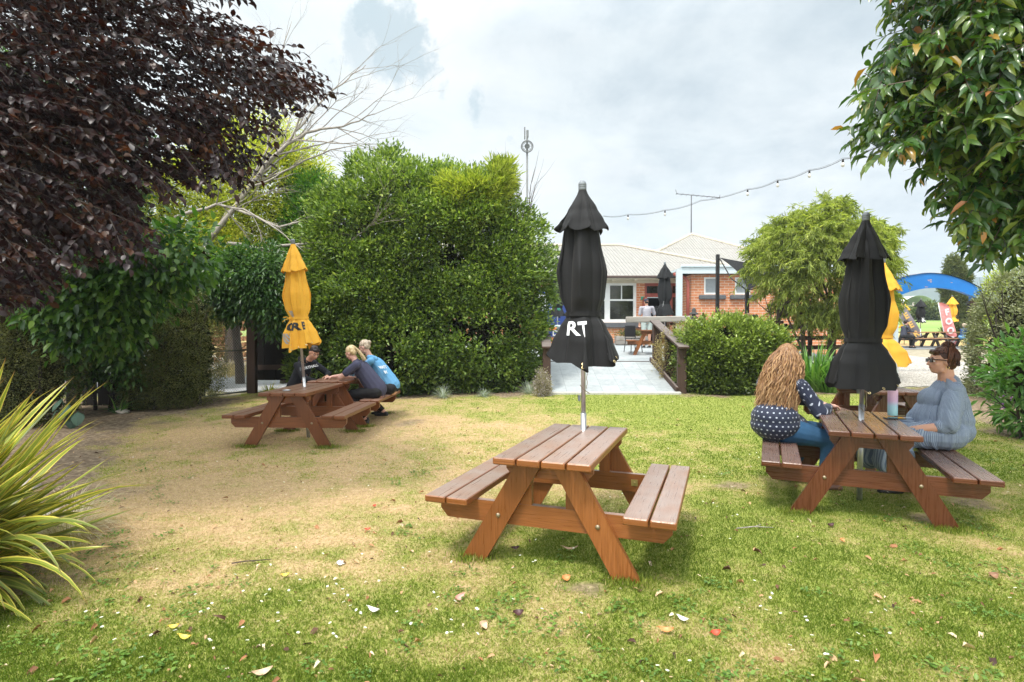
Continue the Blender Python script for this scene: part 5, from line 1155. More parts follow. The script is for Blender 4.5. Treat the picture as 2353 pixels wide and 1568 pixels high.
for a, c_ in aw:
    m = MB(); y = YA + .02; m.box((a + .002, y, wz0 + .002), (a + .07, y + .1, wz1 - .002)); m.box((c_ - .07, y, wz0 + .002), (c_ - .002, y + .1, wz1 - .002)); m.box((a + .071, y, wz0 + .002), (c_ - .071, y + .1, wz0 + .07)); m.box((a + .071, y, wz1 - .07), (c_ - .071, y + .1, wz1 - .002)); f_ = add(m, 'window', WHITEP)
    g = MB(); g.box((a + .07, y + .05, wz0 + .07), (c_ - .07, y + .06, wz1 - .07)); g.build('pane', FROST, f_)
    g = MB(); g.box((a - .22, YA - .14, wz0 - .20), (c_ + .22, YA - .003, wz0 - .02), bevel=.03); g.build('window_sill', DGREY, f_)
xq = win_x(YA, 1581); m = MB(); m.tube([(xq - .5, YA + .3, zp + .05), (xq - .1, YA + .1, zp - .12), (xq - .02, YA - .02, zp - .3), (xq - .02, YA - .02, 1.0)], .065, 8); add(m, 'downpipe', REDF)
m = MB(); xp = win_x(21.5, 1561); m.box((xp - .11, 21.5, .95), (xp + .11, 21.62, zat(21.5, 620))); add(m, 'porch_post', PBLUE)
# rear garage visible right of the tree, low wall with white lattice
m = MB(); 
# ------------------------------------------------------------------ antenna, mast, string lights, sail
an = empty('tv_antenna', (ax_, 35, az), 0, 'thin television antenna on the peak of the rear roof', 'antenna')
zt = zat(35, 450) - az; m = MB(); m.tube([(0, 0, 0), (0, 0, zt)], .035, 5); m.build('mast', DGREY, an)
m = MB(); m.tube([(-.95, 0, zt + .12), (1.75, 0, zt - .12)], .022, 4)
for k in range(9): x = -.9 + k * .32; m.tube([(x, -.25, zt + .11 - .09 * (x + .95)), (x, .25, zt + .11 - .09 * (x + .95))], .014, 4)
m.tube([(-.9, 0, zt + .12), (-.98, 0, zt + .38)], .014, 4); m.tube([(1.75, 0, zt - .2), (1.75, 0, zt + .05)], .014, 4); m.build('boom', DGREY, an)
GALV0 = simple('mast_grey', (.16, .17, .17), .5, .3); mx_ = win_x(19, 1211); ms = empty('radio_mast', (mx_, 19, .5), 0, 'slim grey mast with a round wire dish rising behind the tall hedge', 'mast')
m = MB(); m.tube([(0, 0, 0), (0, 0, zat(19, 300) - .5)], .038, 6); m.build('pole', GALV0, ms)
zc = zat(19, 338) - .5; m = MB()
for r_ in (.19, .15, .08): m.tube([(r_ * math.cos(a), -.06 - .1 * (.19 - r_), zc + r_ * math.sin(a)) for a in np.linspace(0, 6.283, 25)], .022 if r_ == .19 else .010, 5)
for k in range(8): a = k * math.pi / 4; m.tube([(0, -.08, zc), (.19 * math.cos(a), -.06, zc + .19 * math.sin(a))], .005, 4)
m.build('dish_ring', GALV0, ms); m = MB(); m.box((-.07, -.06, zc - .05), (.07, -.03, zc + .06), bevel=.01); m.box((-.10, -.03, zc + .25), (-.06, .03, zc + .66), bevel=.01); m.box((.0, -.05, zc + .30), (.05, .0, zc + .55), bevel=.01); m.build('receiver_box', GALV0, ms)
CABLE = simple('cable_black', (.02, .02, .02), .6); BULB = simple('bulb_glass', (.62, .60, .55), .15, spec=.8); 
cp = [(1386, 497, 19), (1443, 494, 18.2), (1528, 484, 17), (1610, 462, 16), (1718, 436, 14.8), (1787, 415, 13.8), (1860, 392, 12.9), (1937, 366, 12), (2010, 340, 11), (2100, 300, 10)]
P_ = [at(*c) for c in cp]; sl = empty('string_lights', P_[0], 0, 'festoon string of bulbs hung across the sky towards the right hand tree', 'string lights')
pts = []
for i in range(len(P_) - 1):
    for k in range(6): f = k / 6; p = P_[i].lerp(P_[i + 1], f); p.z -= .10 * 4 * f * (1 - f) * .5; pts.append(p - P_[0])
m = MB(); m.tube(pts, .006, 4); m.tube([p + Vector((0, .03, .03)) for i, p in enumerate(pts)], .003, 3); m.build('cable', CABLE, sl)
for i in (1, 2, 4, 5, 6, 7):
    p = P_[i] - P_[0]; m = MB(); m.lathe([(.0, .0), (.022, 0), (.022, -.07), (.0, -.07)][::-1], tuple(p), 8); s = m.build('bulb_socket', CABLE, sl); m = MB(); m.lathe([(0, -.17), (.024, -.16), (.036, -.125), (.024, -.08), (.016, -.07)], tuple(p), 10); m.build('bulb', BULB, s)
BLKM = simple('black_metal', (.018, .018, .02), .5)
pa = Vector((win_x(18, 1648), 18, 0)); pb = Vector((win_x(17, 1716), 17, 0)); zb = .85
m = MB(); m.box((pa.x - .05, 17.95, zb), (pa.x + .05, 18.05, zat(18, 585)), bevel=.008); tag(m.build('sail_post', BLKM), 'taller black steel post left of the shade sail', 'post', 'black posts holding the shade sail')
m = MB(); m.box((pb.x - .05, 16.95, zb), (pb.x + .05, 17.05, zat(17, 664)), bevel=.008); tag(m.build('sail_post', BLKM), 'shorter black steel post under the lower corner of the shade sail', 'post', 'black posts holding the shade sail')
c4 = [at(1653, 592, 18), at(1790, 612, 21.5), at(1850, 628, 19.0), at(1718, 667, 17)]
def sail(u, v):
    p = c4[0] * (1 - u) * (1 - v) + c4[1] * u * (1 - v) + c4[2] * u * v + c4[3] * (1 - u) * v; c = (c4[0] + c4[1] + c4[2] + c4[3]) / 4; k = (4 * u * (1 - u)) * (1 - 4 * v * (1 - v)) + (4 * v * (1 - v)) * (1 - 4 * u * (1 - u)); return p.lerp(c, .16 * k) - Vector((0, 0, .12 * 16 * u * (1 - u) * v * (1 - v)))
m = MB(); m.grid(sail, 16, 16); so_ = tag(m.build('shade_sail', fabric('sail_cloth', (.012, .012, .013))), 'dark shade sail stretched between black posts over the patio', 'shade sail')
m = MB(); m.tube([at(1650, 588, 18), at(1680, 640, 17.5), at(1716, 667, 17)], .02, 5); m.tube([at(1717, 668, 17), at(1790, 648, 18)], .02, 5); m.build('sail_rope', CABLE, so_)
# ------------------------------------------------------------------ ramp handrails
def rail(label, xn, xf, yn, yf, zn, zf, posts, w, mat=WOOD_D, over=.0, nm='handrail'):
    e = empty(nm, (xn, yn, zn - 1.1), 0, label, 'handrail'); L0 = Vector((xn, yn, zn - 1.1))
    for (f, wd, dp, zb_) in posts:
        x = xn + (xf - xn) * f; y_ = yn + (yf - yn) * f; zt2 = zn + (zf - zn) * f; m = MB(); m.box((x - wd / 2, y_ - dp / 2, zb_), (x + wd / 2, y_ + dp / 2, zt2 - .045), bevel=.012, axis=2); m.v = [tuple(Vector(v) - L0) for v in m.v]; m.build('post', mat, e)
    m = MB(); a = Vector((xn, yn, zn - .02)); b_ = Vector((xf, yf, zf - .02)); d = (b_ - a).normalized(); m.bar(a - d * over, b_ + d * .15, w, .05, bevel=.01); m.v = [tuple(Vector(v) - L0) for v in m.v]; m.build('rail_board', mat, e)
    return e
rail('weathered timber handrail sloping down the right side of the ramp', 3.72, 3.74, 12.35, 14.75, 1.27, 1.83, [(.02, .19, .12, .18), (.45, .20, .12, .3), (.93, .22, .14, .4)], .24, over=.14)
rail('weathered timber handrail sloping down the left side of the ramp', .76, .80, 12.35, 14.75, 1.27, 1.83, [(.02, .17, .12, .18), (.93, .18, .14, .4)], .22, over=.12)
m = MB(); m.bar(at(1438, 735, 15.1), at(1600, 733, 15.1), .12, .16, bevel=.02); pr_ = tag(m.build('patio_rail', WOOD_G), 'bleached horizontal timber rail along the edge of the patio', 'railing')
m = MB(); m.bar(at(1540, 745, 15.16), at(1800, 741, 15.16), .05, .08); m.build('lower_board', WOOD_D, pr_)
for px in (1578, 1620, 1700, 1790):
    m = MB(); p = at(px, 745, 15.16); m.box((p.x - .05, 15.22, .5), (p.x + .05, 15.3, p.z), bevel=.01, axis=2); m.build('post', WOOD_D, pr_)
m = MB(); m.bar((3.60, 12.3, .30), (3.60, 14.7, .85), .06, .12, bevel=.01); tag(m.build('ramp_edge_board', WOOD_D), 'dark timber edging board along the right edge of the paving', 'timber edging')
# patio fence low under feathery tree
e = empty('patio_fence', (9, 15.6, .4), 0, 'low brown timber fence seen under the feathery tree', 'fence')
for k, py in enumerate((752, 778, 800)):
    m = MB(); m.bar(at(1795, py, 16.2), at(2045, py - 4, 16.8), .04, .12); shift(m.build('rail', WOOD_D, e), (9, 15.6, .4))
for px in (1812, 1870, 1925, 1985, 2040):
    m = MB(); p = at(px, 748, 16.3); m.box((p.x - .05, 16.45, .3), (p.x + .05, 16.55, p.z + .05), bevel=.01, axis=2); shift(m.build('post', WOOD_D, e), (9, 15.6, .4))
# ------------------------------------------------------------------ patio furniture
def zp_(y): return float(rampz(0, y))
um1, *_r = make_umbrella(Vector((win_x(17.6, 1527), 17.6, zp_(17.6))), (0, 0), zat(17.6, 602) - zp_(17.6), zat(17.6, 640) - zp_(17.6), zat(17.6, 697) - zp_(17.6), zat(17.6, 727) - zp_(17.6), .23, .21, .15, .27, CANVAS_F, 'faded black closed umbrella beside the man with the cap', 'parasols on the patio', 3.1, parts=False, res=.5, grom=False, chain=False, name='closed_umbrella')
lettering('lettering', 'SALE', .12, lambda x, y, F=_r[1]: F.S(R(-118) + x * .2 / .2, 1.55 + y + x * .9, .01), WHT, um1, bold=.002)
um2, *_r = make_umbrella(Vector((win_x(18.5, 1281), 18.5, zp_(18.5))), (0, 0), zat(18.5, 590) - zp_(18.5), zat(18.5, 640) - zp_(18.5), zat(18.5, 707) - zp_(18.5), zat(18.5, 730) - zp_(18.5), .25, .22, .15, .26, CANVAS_F, 'faded black closed umbrella half hidden by the big central umbrella', 'parasols on the patio', 3.9, parts=False, res=.5, grom=False, chain=False, name='closed_umbrella')
GRNP = simple('green_print', (.02, .22, .14), .6); lettering('lettering', 'e', .22, on(_r[1], R(-80), 1.35, .2, .008), GRNP, um2, bold=.005)
def ptab(label, x, y, z, rz, mat, grp, name='patio_table', cat='picnic table', L=1.4):
    e = empty(name, (x, y, z), rz, label, cat, grp)
    m = MB()
    for i in range(4): m.box((-.36 + i * .182, 0, .72), (-.36 + i * .182 + .172, L, .76), bevel=.006)
    m.build('tabletop', mat, e)
    for s in (-1, 1):
        m = MB(); a, b_ = sorted((s * .52, s * .80)); m.box((a, 0, .42), (b_, L, .46), bevel=.006); m.build('seat', mat, e)
    for yy in (.2, L - .25):
        m = MB(); m.box((-.76, yy + .045, .32), (.76, yy + .085, .419)); m.build('cross_beam', mat, e); m = MB(); m.box((-.34, yy + .045, .63), (.34, yy + .085, .719)); m.build('top_bearer', mat, e)
        for s in (-1, 1):
            m = MB(); q = [(.50, 0), (.60, 0), (.27, .719), (.17, .719)]; q = q if s > 0 else [(-a, c) for a, c in q][::-1]; m.prism(q, yy, yy + .044, axis_u=1); m.build('leg', mat, e)
    return e
ptab('light brown picnic table on the patio in front of the man with the cap', win_x(16.8, 1500), 16.7, zp_(16.9), R(-12), WOOD_A, None)
MCH = empty('metal_chair', (win_x(18, 1440) + .25, 18.2, zp_(18.2)), R(20), 'dark metal chair beside the patio table', 'chair')
m = MB(); m.box((-.2, -.2, .44), (.2, .2, .465), bevel=.008); m.build('seat', BLKM, MCH)
for sx in (-1, 1):
    for sy in (-1, 1): m = MB(); m.tube([(sx * .17, sy * .17, .44), (sx * .21, sy * .21, 0)], .013, 6); m.build('leg', BLKM, MCH)
m = MB(); m.box((-.19, .17, .50), (.19, .19, .86), bevel=.01); m.tube([(-.19, .18, .44), (-.19, .19, .86), (.19, .19, .86), (.19, .18, .44)], .013, 6); m.build('backrest', BLKM, MCH)
pl_ = empty('planter_box', (win_x(22.5, 1450), 22.5, zp_(22.5)), 0, 'grey timber planter with trailing greenery against the brick wall', 'planter')
m = MB()
for k in range(2): m.box((-.62, -.25, .02 + k * .17), (.62, .25, .18 + k * .17), bevel=.01)
m.build('box', WOOD_G, pl_); rg = np.random.default_rng(4); n = 900
leaves('planting', rg.normal(size=(n, 3)) * [.28, .12, .08] + [0, 0, .45], rg.normal(size=(n, 3)), rg.normal(size=(n, 3)), .09, .04, rg.random(n), L_OLIVE, pl_)
wt_ = empty('serving_table', (win_x(17.4, 1285), 17.4, zp_(17.4)), 0, 'pale grey serving table behind the left handrail', 'table')
m = MB(); m.box((-.55, -.4, .83), (.62, .4, .89), bevel=.01); m.build('tabletop', PBLUE, wt_)
m = MB(); m.box((-.05, -.3, 0), (.5, .3, .829)); m.build('cabinet', simple('cabinet_grey', (.42, .45, .47), .6), wt_)
SBL = simple('sign_blue', (.02, .05, .22), .5); SOR = simple('sign_orange', (.75, .25, .06), .5)
sb = empty('food_sign', (win_x(20, 1262), 20.0, 1.0), 0, 'blue and white sign board with orange band behind the serving table', 'sign')
m = MB(); m.box((-.5, 0, .2), (.62, .05, 2.0), bevel=.004); m.build('board', SBL, sb); m = MB(); m.box((-.5, -.006, .62), (.62, -.001, .72)); m.box((-.5, -.006, .25), (.62, -.001, .35)); m.build('orange_band', SOR, sb); m = MB(); m.box((-.45, -.006, 1.3), (.2, -.001, 1.9)); m.build('white_panel', WHT, sb)
lettering('lettering', 'B', .5, lambda x, y: (x + .08, -.012, 1.4 + y), SBL, sb, cut=1, bold=.02); lettering('lettering', 'DRI', .26, lambda x, y: (x + .32, -.012, .42 + y), WHT, sb, cut=1, bold=.008)
for k in range(3):
    e = empty('patio_bench', (win_x(18.6, 1262), 18.8 + k * .8, zp_(19)), 0, ['nearest', 'middle', 'farthest'][k] + ' of three low timber benches beside the serving table', 'bench', 'timber benches on the patio')
    m = MB(); m.box((-.5, -.14, .42), (.45, .14, .46), bevel=.006); m.build('seat', WOOD_A, e)
    for s in (-.4, .35): m = MB(); m.box((s - .03, -.12, 0), (s + .03, .12, .419)); m.build('leg', WOOD_D, e)
g_ = at(1590, 735, 15.1); gl = empty('stone_lantern', (g_.x + .05, 15.1, g_.z + .04), 0, 'small dark stone lantern ornament on the patio rail', 'ornament'); m = MB(); m.lathe([(0, 0), (.12, 0), (.10, .03), (.05, .05), (.05, .09), (.13, .10), (.11, .13), (.05, .17), (.06, .22), (.03, .27), (0, .28)], n=12); m.build('lantern_body', simple('dark_stone', (.06, .06, .06), .9), gl)
# ------------------------------------------------------------------ fence, gate
fy = 11.5; fe = empty('picket_fence', (-8.2, fy, 0), 0, 'black stained picket fence under the leaning tree', 'fence'); FP = (-8.2, fy, 0); rr = random.Random(3)
px = 150
while px < 345:
    w_ = rr.uniform(28, 36); m = MB(); p0_ = at(px, 818 + rr.uniform(-6, 8), fy); p1_ = at(px + w_, 818, fy)
    m.box((p0_.x, fy, -.02), (p1_.x, fy + .022, p0_.z), bevel=.004, axis=2); shift(m.build('picket', WOOD_K, fe), FP); px += w_ + rr.uniform(2, 17)
for z in (.35, .95): m = MB(); m.bar((at(140, 900, fy).x, fy + .05, z), (at(350, 900, fy).x, fy + .05, z), .04, .09); shift(m.build('rail', WOOD_K, fe), FP)
gy = 13.5; GP = (at(570, 900, gy).x, gy, .08); ga = empty('mesh_gate', GP, 0, 'chain link gate on a steel tube frame beside the dark post', 'gate')
def gp(px, py, Y): return at(px, py, Y) - Vector(GP)
GALV = simple('galvanised', (.22, .24, .24), .5, .6)
c1, c2, c3, c4_ = gp(568, 899, gy), gp(568, 722, gy), gp(470, 708, 12.6), gp(470, 912, 12.6); mA, mB_ = gp(568, 804, gy), gp(470, 810, 12.6)
m = MB(); m.tube([c1, c2, c3, c4_, c1], .022, 8); m.tube([mA, mB_], .018, 8); m.build('gate_frame', GALV, ga)
m = MB(); nw = 17
for i in range(-nw, nw + 1):
    for sgn in (1, -1):
        seg = []
        for k in range(25):
            v = k / 24; u = i / nw + sgn * v * 1.9 * (.0 + 1) ; u = i / nw * 1.0 + (v if sgn > 0 else 1 - v) * 1.6 - .3
            if 0 <= u <= 1: seg.append((c4_.lerp(c1, u)).lerp(c3.lerp(c2, u), v))
        if len(seg) > 1: m.tube(seg, .0035, 3, cap=False)
m.build('chain_link', GALV, ga)
pp = at(579, 906, 13.5); m = MB(); m.box((pp.x - .10, 13.45, 0), (pp.x + .10, 13.6, at(579, 716, 13.5).z), bevel=.01, axis=2); tag(m.build('gate_post', WOOD_D), 'thick dark brown timber gate post', 'post')
bg_ = empty('board_gate', (at(640, 870, 13.9).x, 13.9, .15), 0, 'black board gate with light showing between its boards', 'gate'); BGP = (at(640, 870, 13.9).x, 13.9, .15)
for k, (a, b_) in enumerate([(592, 607), (608.5, 632), (633.5, 655), (656.5, 700)]):
    m = MB(); p = at(a, 874, 13.9); q = at(b_, 735 - 3 * k, 13.9); m.box((p.x, 13.9, p.z), (q.x, 13.925, q.z), axis=2); shift(m.build('board', WOOD_K, bg_), BGP)
for py in (845, 748): m = MB(); m.bar(at(588, py, 13.86), at(700, py - 2, 13.86), .04, .12); shift(m.build('rail', WOOD_D, bg_), BGP)
# woodpile, stump and pale shed far left beyond the gate
wp = empty('log_pile', (-11.0, 22.5, .3), 0, 'stack of split orange firewood seen through the mesh gate', 'firewood'); rr = random.Random(8)
ENDW = simple('log_end', (.48, .24, .11), .8, var=.35, scale=6); n_ = 0
for r_ in range(8):
    for c_ in range(11):
        if rr.random() < .08: continue
        m = MB(); x = -1.5 + c_ * .24 + (r_ % 2) * .12 + rr.uniform(-.03, .03); z = .12 + r_ * .21 + rr.uniform(-.02, .02); q = rr.randint(3, 6); rad = rr.uniform(.085, .125); a0 = rr.random() * 6
        m.tube([(x, -.02 + rr.uniform(-.06, .05), z), (x, .35, z)], rad, q, smooth=False); m.build('log', ENDW, wp); n_ += 1
sm_ = empty('old_tree_trunk', (at(535, 850, 20).x, 20, .25), 0, 'grey peeling tree trunk standing behind the mesh gate', 'tree'); m = MB(); m.tube([(0, 0, 0), (.02, 0, .6), (-.03, 0, 1.4), (.0, 0, 2.6), (.1, 0, 4)], [.34, .26, .22, .22, .15], 10); m.build('trunk', BARK1, sm_)
rg = np.random.default_rng(6); n = 600; leaves('crown', rg.normal(size=(n, 3)) * [1.2, .8, .6] + [0, 0, 4.2], rg.normal(size=(n, 3)), rg.normal(size=(n, 3)), .2, .1, rg.random(n), L_CHERRY, sm_)
m = MB(); rr = random.Random(2)
for k in range(60):
    x, y_ = rr.uniform(-1.6, 1.6), rr.uniform(-.4, .4); m.tube([(x, y_, rr.uniform(0, .3)), (x + rr.uniform(-.6, .6), y_, rr.uniform(0, .5))], .02, 4)
tag(m.build('brushwood', BARK2, None, Vector((at(510, 850, 18.5).x, 18.6, .2))), 'heap of grey sticks and brush behind the mesh gate', 'brushwood', kind='stuff')
strapplant('dry_grass_patch', 'long straw coloured grass growing beside the grey driveway', 'grass', 525, 850, 500, .6, .012, leafmat('straw', [(.4, .3, .15), (.62, .5, .3)], .2), 91, 1.3, .8, Y=17.8, up0=(.9, 1.5))
sh = empty('pale_shed', (-14, 20, .3), 0, 'pale blue grey shed glimpsed through the leaves at the far left', 'shed'); m = MB(); m.box((-1.5, 0, 0), (1.5, 3, 2.6), bevel=.02); m.build('wall', PBLUE, sh); m = MB(); m.prism([(-1.8, 2.6), (1.8, 2.6), (0, 3.4)], -.2, 3.2); m.build('roof', ROOF, sh)
for (x_, y_, h_) in ((-16, 25, 3.0), ):
    pass
# ------------------------------------------------------------------ the arch
AR, t, b = newmat('arch_paint'); tc = t.new('ShaderNodeTexCoord').outputs['Object']
wear = t.ramp(t.noise(t.mapping(tc, (1, 1, 2.2)), 3.4, 6, .6), [(.685, 0), (.70, 1)]); c = t.mix(t.noise(tc, 3, 5), (.0, .13, .46), (.005, .19, .60)); c = t.mix(wear, c, (.50, .30, .16)); t.put(b.inputs['Base Color'], c); b.inputs['Roughness'].default_value = .5
ay = 16.0; arc = empty('entrance_arch', (at(2150, 860, ay).x, ay, .3), 0, 'arched blue painted beam on brown posts over the gravel entrance', 'arch'); AP = (at(2150, 860, ay).x, ay, .3)
m = MB(); top = []; bot = []; N_ = 24
for i in range(N_ + 1):
    f = i / N_; x = at(2018 + 237 * f, 700, ay).x; g = 4 * f * (1 - f); zt = at(0, 662 - 34 * g + 0, ay).z - (.0 if f < .5 else .05 * (f - .5)); zb_ = at(0, 708 - 38 * g - 16 * f, ay).z; top.append((x, zt)); bot.append((x, zb_))
for i in range(N_):
    q = [bot[i], bot[i + 1], top[i + 1], top[i]]; m.face([(a, ay, c) for a, c in q]); m.face([(a, ay + .12, c) for a, c in q[::-1]]); m.face([(top[i][0], ay, top[i][1]), (top[i + 1][0], ay, top[i + 1][1]), (top[i + 1][0], ay + .12, top[i + 1][1]), (top[i][0], ay + .12, top[i][1])]); m.face([(bot[i + 1][0], ay, bot[i + 1][1]), (bot[i][0], ay, bot[i][1]), (bot[i][0], ay + .12, bot[i][1]), (bot[i + 1][0], ay + .12, bot[i + 1][1])])
m.box((top[-1][0] - .1, ay + .121, bot[-1][1] + .02), (top[-1][0] + .06, ay + .32, top[-1][1] - .02)); shift(m.build('beam', AR, arc), AP)
m = MB(); m.grid(lambda u, v: (top[0][0] + (top[-1][0] - top[0][0]) * u, ay - .03 + .18 * v, np.interp(u, np.linspace(0, 1, N_ + 1), [c for _, c in top]) + .008), N_, 1); shift(m.build('beam_capping', BLKM, arc), AP)
for px_, a_, b_ in ((2244, 22, 690), (2041, 16, 700)):
    p = at(px_, 866, ay); m = MB(); w_ = a_ / CF * ay / 2; m.box((p.x - w_, ay + .005, Tz(p.x, ay) - .05), (p.x + w_, ay + .115, at(px_, b_, ay).z), bevel=.008, axis=2); shift(m.build('post', WOOD_D, arc), AP)
m = MB(); p = at(2062, 640, 17.5); m.box((p.x - .06, 17.5, 1), (p.x + .06, 17.6, p.z), bevel=.01, axis=2); m.box((p.x - .18, 17.4, p.z - .35), (p.x + .05, 17.7, p.z), bevel=.02); tag(m.build('lamp_bracket', PBLUE), 'pale box on a post between the feathery tree and the arch', 'lamp post')
# ------------------------------------------------------------------ beyond the arch
FT = simple('far_wood_dark', (.07, .055, .045), .8); FT2 = simple('far_wood_top', (.30, .16, .08), .7)
def ftable(label, px0, px1, Y, name='trestle_picnic_table'):
    x0 = win_x(Y, px0); x1 = win_x(Y, px1); z = Tz((x0 + x1) / 2, Y); e = empty(name, ((x0 + x1) / 2, Y, z), 0, label, 'picnic table', 'picnic tables beyond the arch'); L = (x1 - x0) / 2 - .01
    m = MB(); [m.box((-L, -.36 + i * .19, .71), (L, -.36 + i * .19 + .18, .76)) for i in range(4)]; m.build('tabletop', FT2, e)
    for s in (-1, 1): m = MB(); a, c = sorted((s * .55, s * .83)); m.box((-L, a, .42), (L, c, .46)); m.build('seat', FT2, e)
    for s in (-1, 1):
        xx = s * (L - .3); m = MB(); m.box((xx - .03, -.78, .34), (xx + .03, .78, .419)); m.build('cross_beam', FT, e)
        for q in (-1, 1): m = MB(); m.bar((xx + .05 * s, q * .62, 0), (xx + .05 * s, q * .20, .71), .09, .09, up=(1, 0, 0)); m.build('leg', FT, e)
        m = MB(); m.bar((xx - .02, 0, .69), (xx - s * .75, 0, .32), .06, .06, up=(0, 1, 0)); m.build('brace', FT, e)
ftable('left half of the long row of tables beyond the arch', 2068, 2150, 27.6); ftable('right half of the long row of tables beyond the arch', 2150, 2232, 27.7)
def fumb(label, px, Y, top, val, band, hem, mat, seed, txt=None):
    x = win_x(Y, px); z = Tz(x, Y); s = lambda py: zat(Y, py) - z
    u_, b1_, s1_, v1_ = make_umbrella(Vector((x, Y, z)), (0, 0), s(top), s(val), s(band), s(hem), .23, .19, .13, .27, mat, label, 'closed parasols beyond the arch', seed, parts=False, res=.4, grom=False, chain=False, name='closed_umbrella')
    if txt: lettering('lettering', txt, .45, on(s1_, R(-75), s(hem) + .08, .35, .02), WHT, u_, cut=.05, bold=.02)
fumb('small distant yellow umbrella, leftmost beyond the arch', 2078, 31, 695, 713, 743, 756, CANVAS_Y, 1.2); fumb('distant black umbrella with white print in the middle beyond the arch', 2115, 29, 686, 705, 734, 743, CANVAS_K, 2.2, 'So')
fumb('distant yellow umbrella beside the red flag beyond the arch', 2187, 29.5, 679, 700, 729, 740, CANVAS_Y, 3.2); fumb('black umbrella half hidden by the right arch post', 2232, 27.2, 680, 700, 728, 738, CANVAS_K, 4.0)
def flag(label, px0, py0, px1, py1, w0, Y, mat, txt, tm, lean):
    a = at(px0, py0, Y); b_ = at(px1, py1, Y); e = empty('feather_flag', (b_.x, Y, Tz(b_.x, Y)), 0, label, 'flag'); O = Vector((b_.x, Y, Tz(b_.x, Y)))
    W_ = w0 / CF * Y; up_ = (a - b_); Lh = up_.length; ud = up_.normalized(); rt = Vector((ud.z, 0, -ud.x))
    m = MB(); m.grid(lambda u, v: (b_ - O) + ud * Lh * v + rt * (W_ * (u) * (1 - max(0, v - .8) ** 2 * 18 * (u > 0))) + Vector((0, .05 * math.sin(v * 7 + u * 3), 0)) + (Vector((-.5 * W_, 0, .0)) * v * v * 0), 6, 24); m.build('flag_cloth', mat, e)
    m = MB(); m.tube([b_ - O - ud * .5, a - O + ud * .03], .02, 5); m.build('flag_pole', WHT, e)
    for i, ch in enumerate(txt): lettering('lettering', ch, W_ * .75, lambda x, y, i=i: (b_ - O) + ud * (Lh * (.80 - .205 * i) + y - .2) + rt * (W_ * .5 + x) + Vector((0, -.09, 0)), tm, e, cut=.2, bold=.02)
flag('pinkish red feather flag with white letters reading FOOD', 2156, 697, 2176, 800, 26, 28.6, simple('flag_red', (.72, .27, .26), .7), 'FOOD', WHT, 0)
flag('dark grey feather flag with yellow letters leaning behind the umbrella', 2045, 690, 2100, 790, 26, 30.0, simple('flag_grey', (.20, .19, .22), .7), 'BEER', simple('flag_yellow', (.75, .5, .15), .6), 0)
e = empty('power_pole', (win_x(75, 2098), 75, Tz(20, 75) - .2), 0, 'distant power pole with two crossarms beyond the arch', 'power pole'); zz_ = zat(75, 692) - Tz(20, 75); m = MB(); m.tube([(0, 0, 0), (0, 0, zz_)], .13, 6); m.build('pole', BARK2, e); m = MB(); m.box((-1.6, -.05, zz_ - .5), (1.6, .05, zz_ - .35)); m.box((-1.2, -.05, zz_ - 1.3), (1.2, .05, zz_ - 1.15)); m.build('crossarm', BARK2, e)
tn = empty('white_tunnel', (win_x(120, 2112), 120, Tz(30, 120)), 0, 'small white tunnel tent far off in the field', 'tent'); m = MB(); m.grid(lambda u, v: (-4 + 8 * math.cos(math.pi * (1 - u)) * .5 + 4, v * 10, 3.4 * math.sin(math.pi * u)), 14, 4); m.build('tent_cover', WHITEP, tn)
# bushes in the field and hills
for k, (px, py, r_, lb) in enumerate([(2140, 752, 2.2, 'rounded green bush in the field nearest the red flag'), (2120, 760, 1.4, 'low scrubby bush in the field under the black umbrella'), (2225, 748, 2.0, 'green bush in the field right of the yellow umbrella')]):
    Y = 70; c = at(px, py, Y); g0 = (c.x, Y, Tz(c.x, Y)); e = empty('field_bush', g0, 0, lb, 'bush', 'bushes in the field'); rg = np.random.default_rng(k); n = 900
    d = unit(rg.normal(size=(n, 3))) * rg.random((n, 1)) ** .3 * [r_, r_, r_ * .6]; leaves('foliage', d + [0, 0, r_ * .4], d, rg.normal(size=(n, 3)), .5, .3, rg.random(n), L_PINE, e); m = MB(); m.tube([(0, 0, 0), (0, 0, r_ * .4)], .1, 5); m.build('stem', BARK1, e)
HM, t, b = newmat('hill_forest'); tc = t.new('ShaderNodeTexCoord').outputs['Object']; n = t.noise(t.mapping(tc, (.02, .02, .05)), 1, 8, .7)
t.put(b.inputs['Base Color'], t.ramp(n, [(.35, (.022, .05, .035)), (.6, (.05, .095, .06)), (.75, (.12, .16, .08))])); b.inputs['Roughness'].default_value = 1
xs_ = np.linspace(-1800, 2400, 160); ys = np.linspace(560, 1500, 40); X, Y = np.meshgrid(xs_, ys); x = X.ravel(); y = Y.ravel()
z = 10 + sst(560, 1000, y) * (78 + (fbm(np.c_[x, y], .004, 77, 4) - .5) * 70); nx = len(xs_); ii = np.arange((len(ys) - 1) * (nx - 1)); r_ = ii // (nx - 1); c_ = ii % (nx - 1); a = r_ * nx + c_
tag(mesh_np('hills', np.c_[x, y, z], np.c_[a, a + 1, a + nx + 1, a + nx], HM, smooth=True), kind='structure')
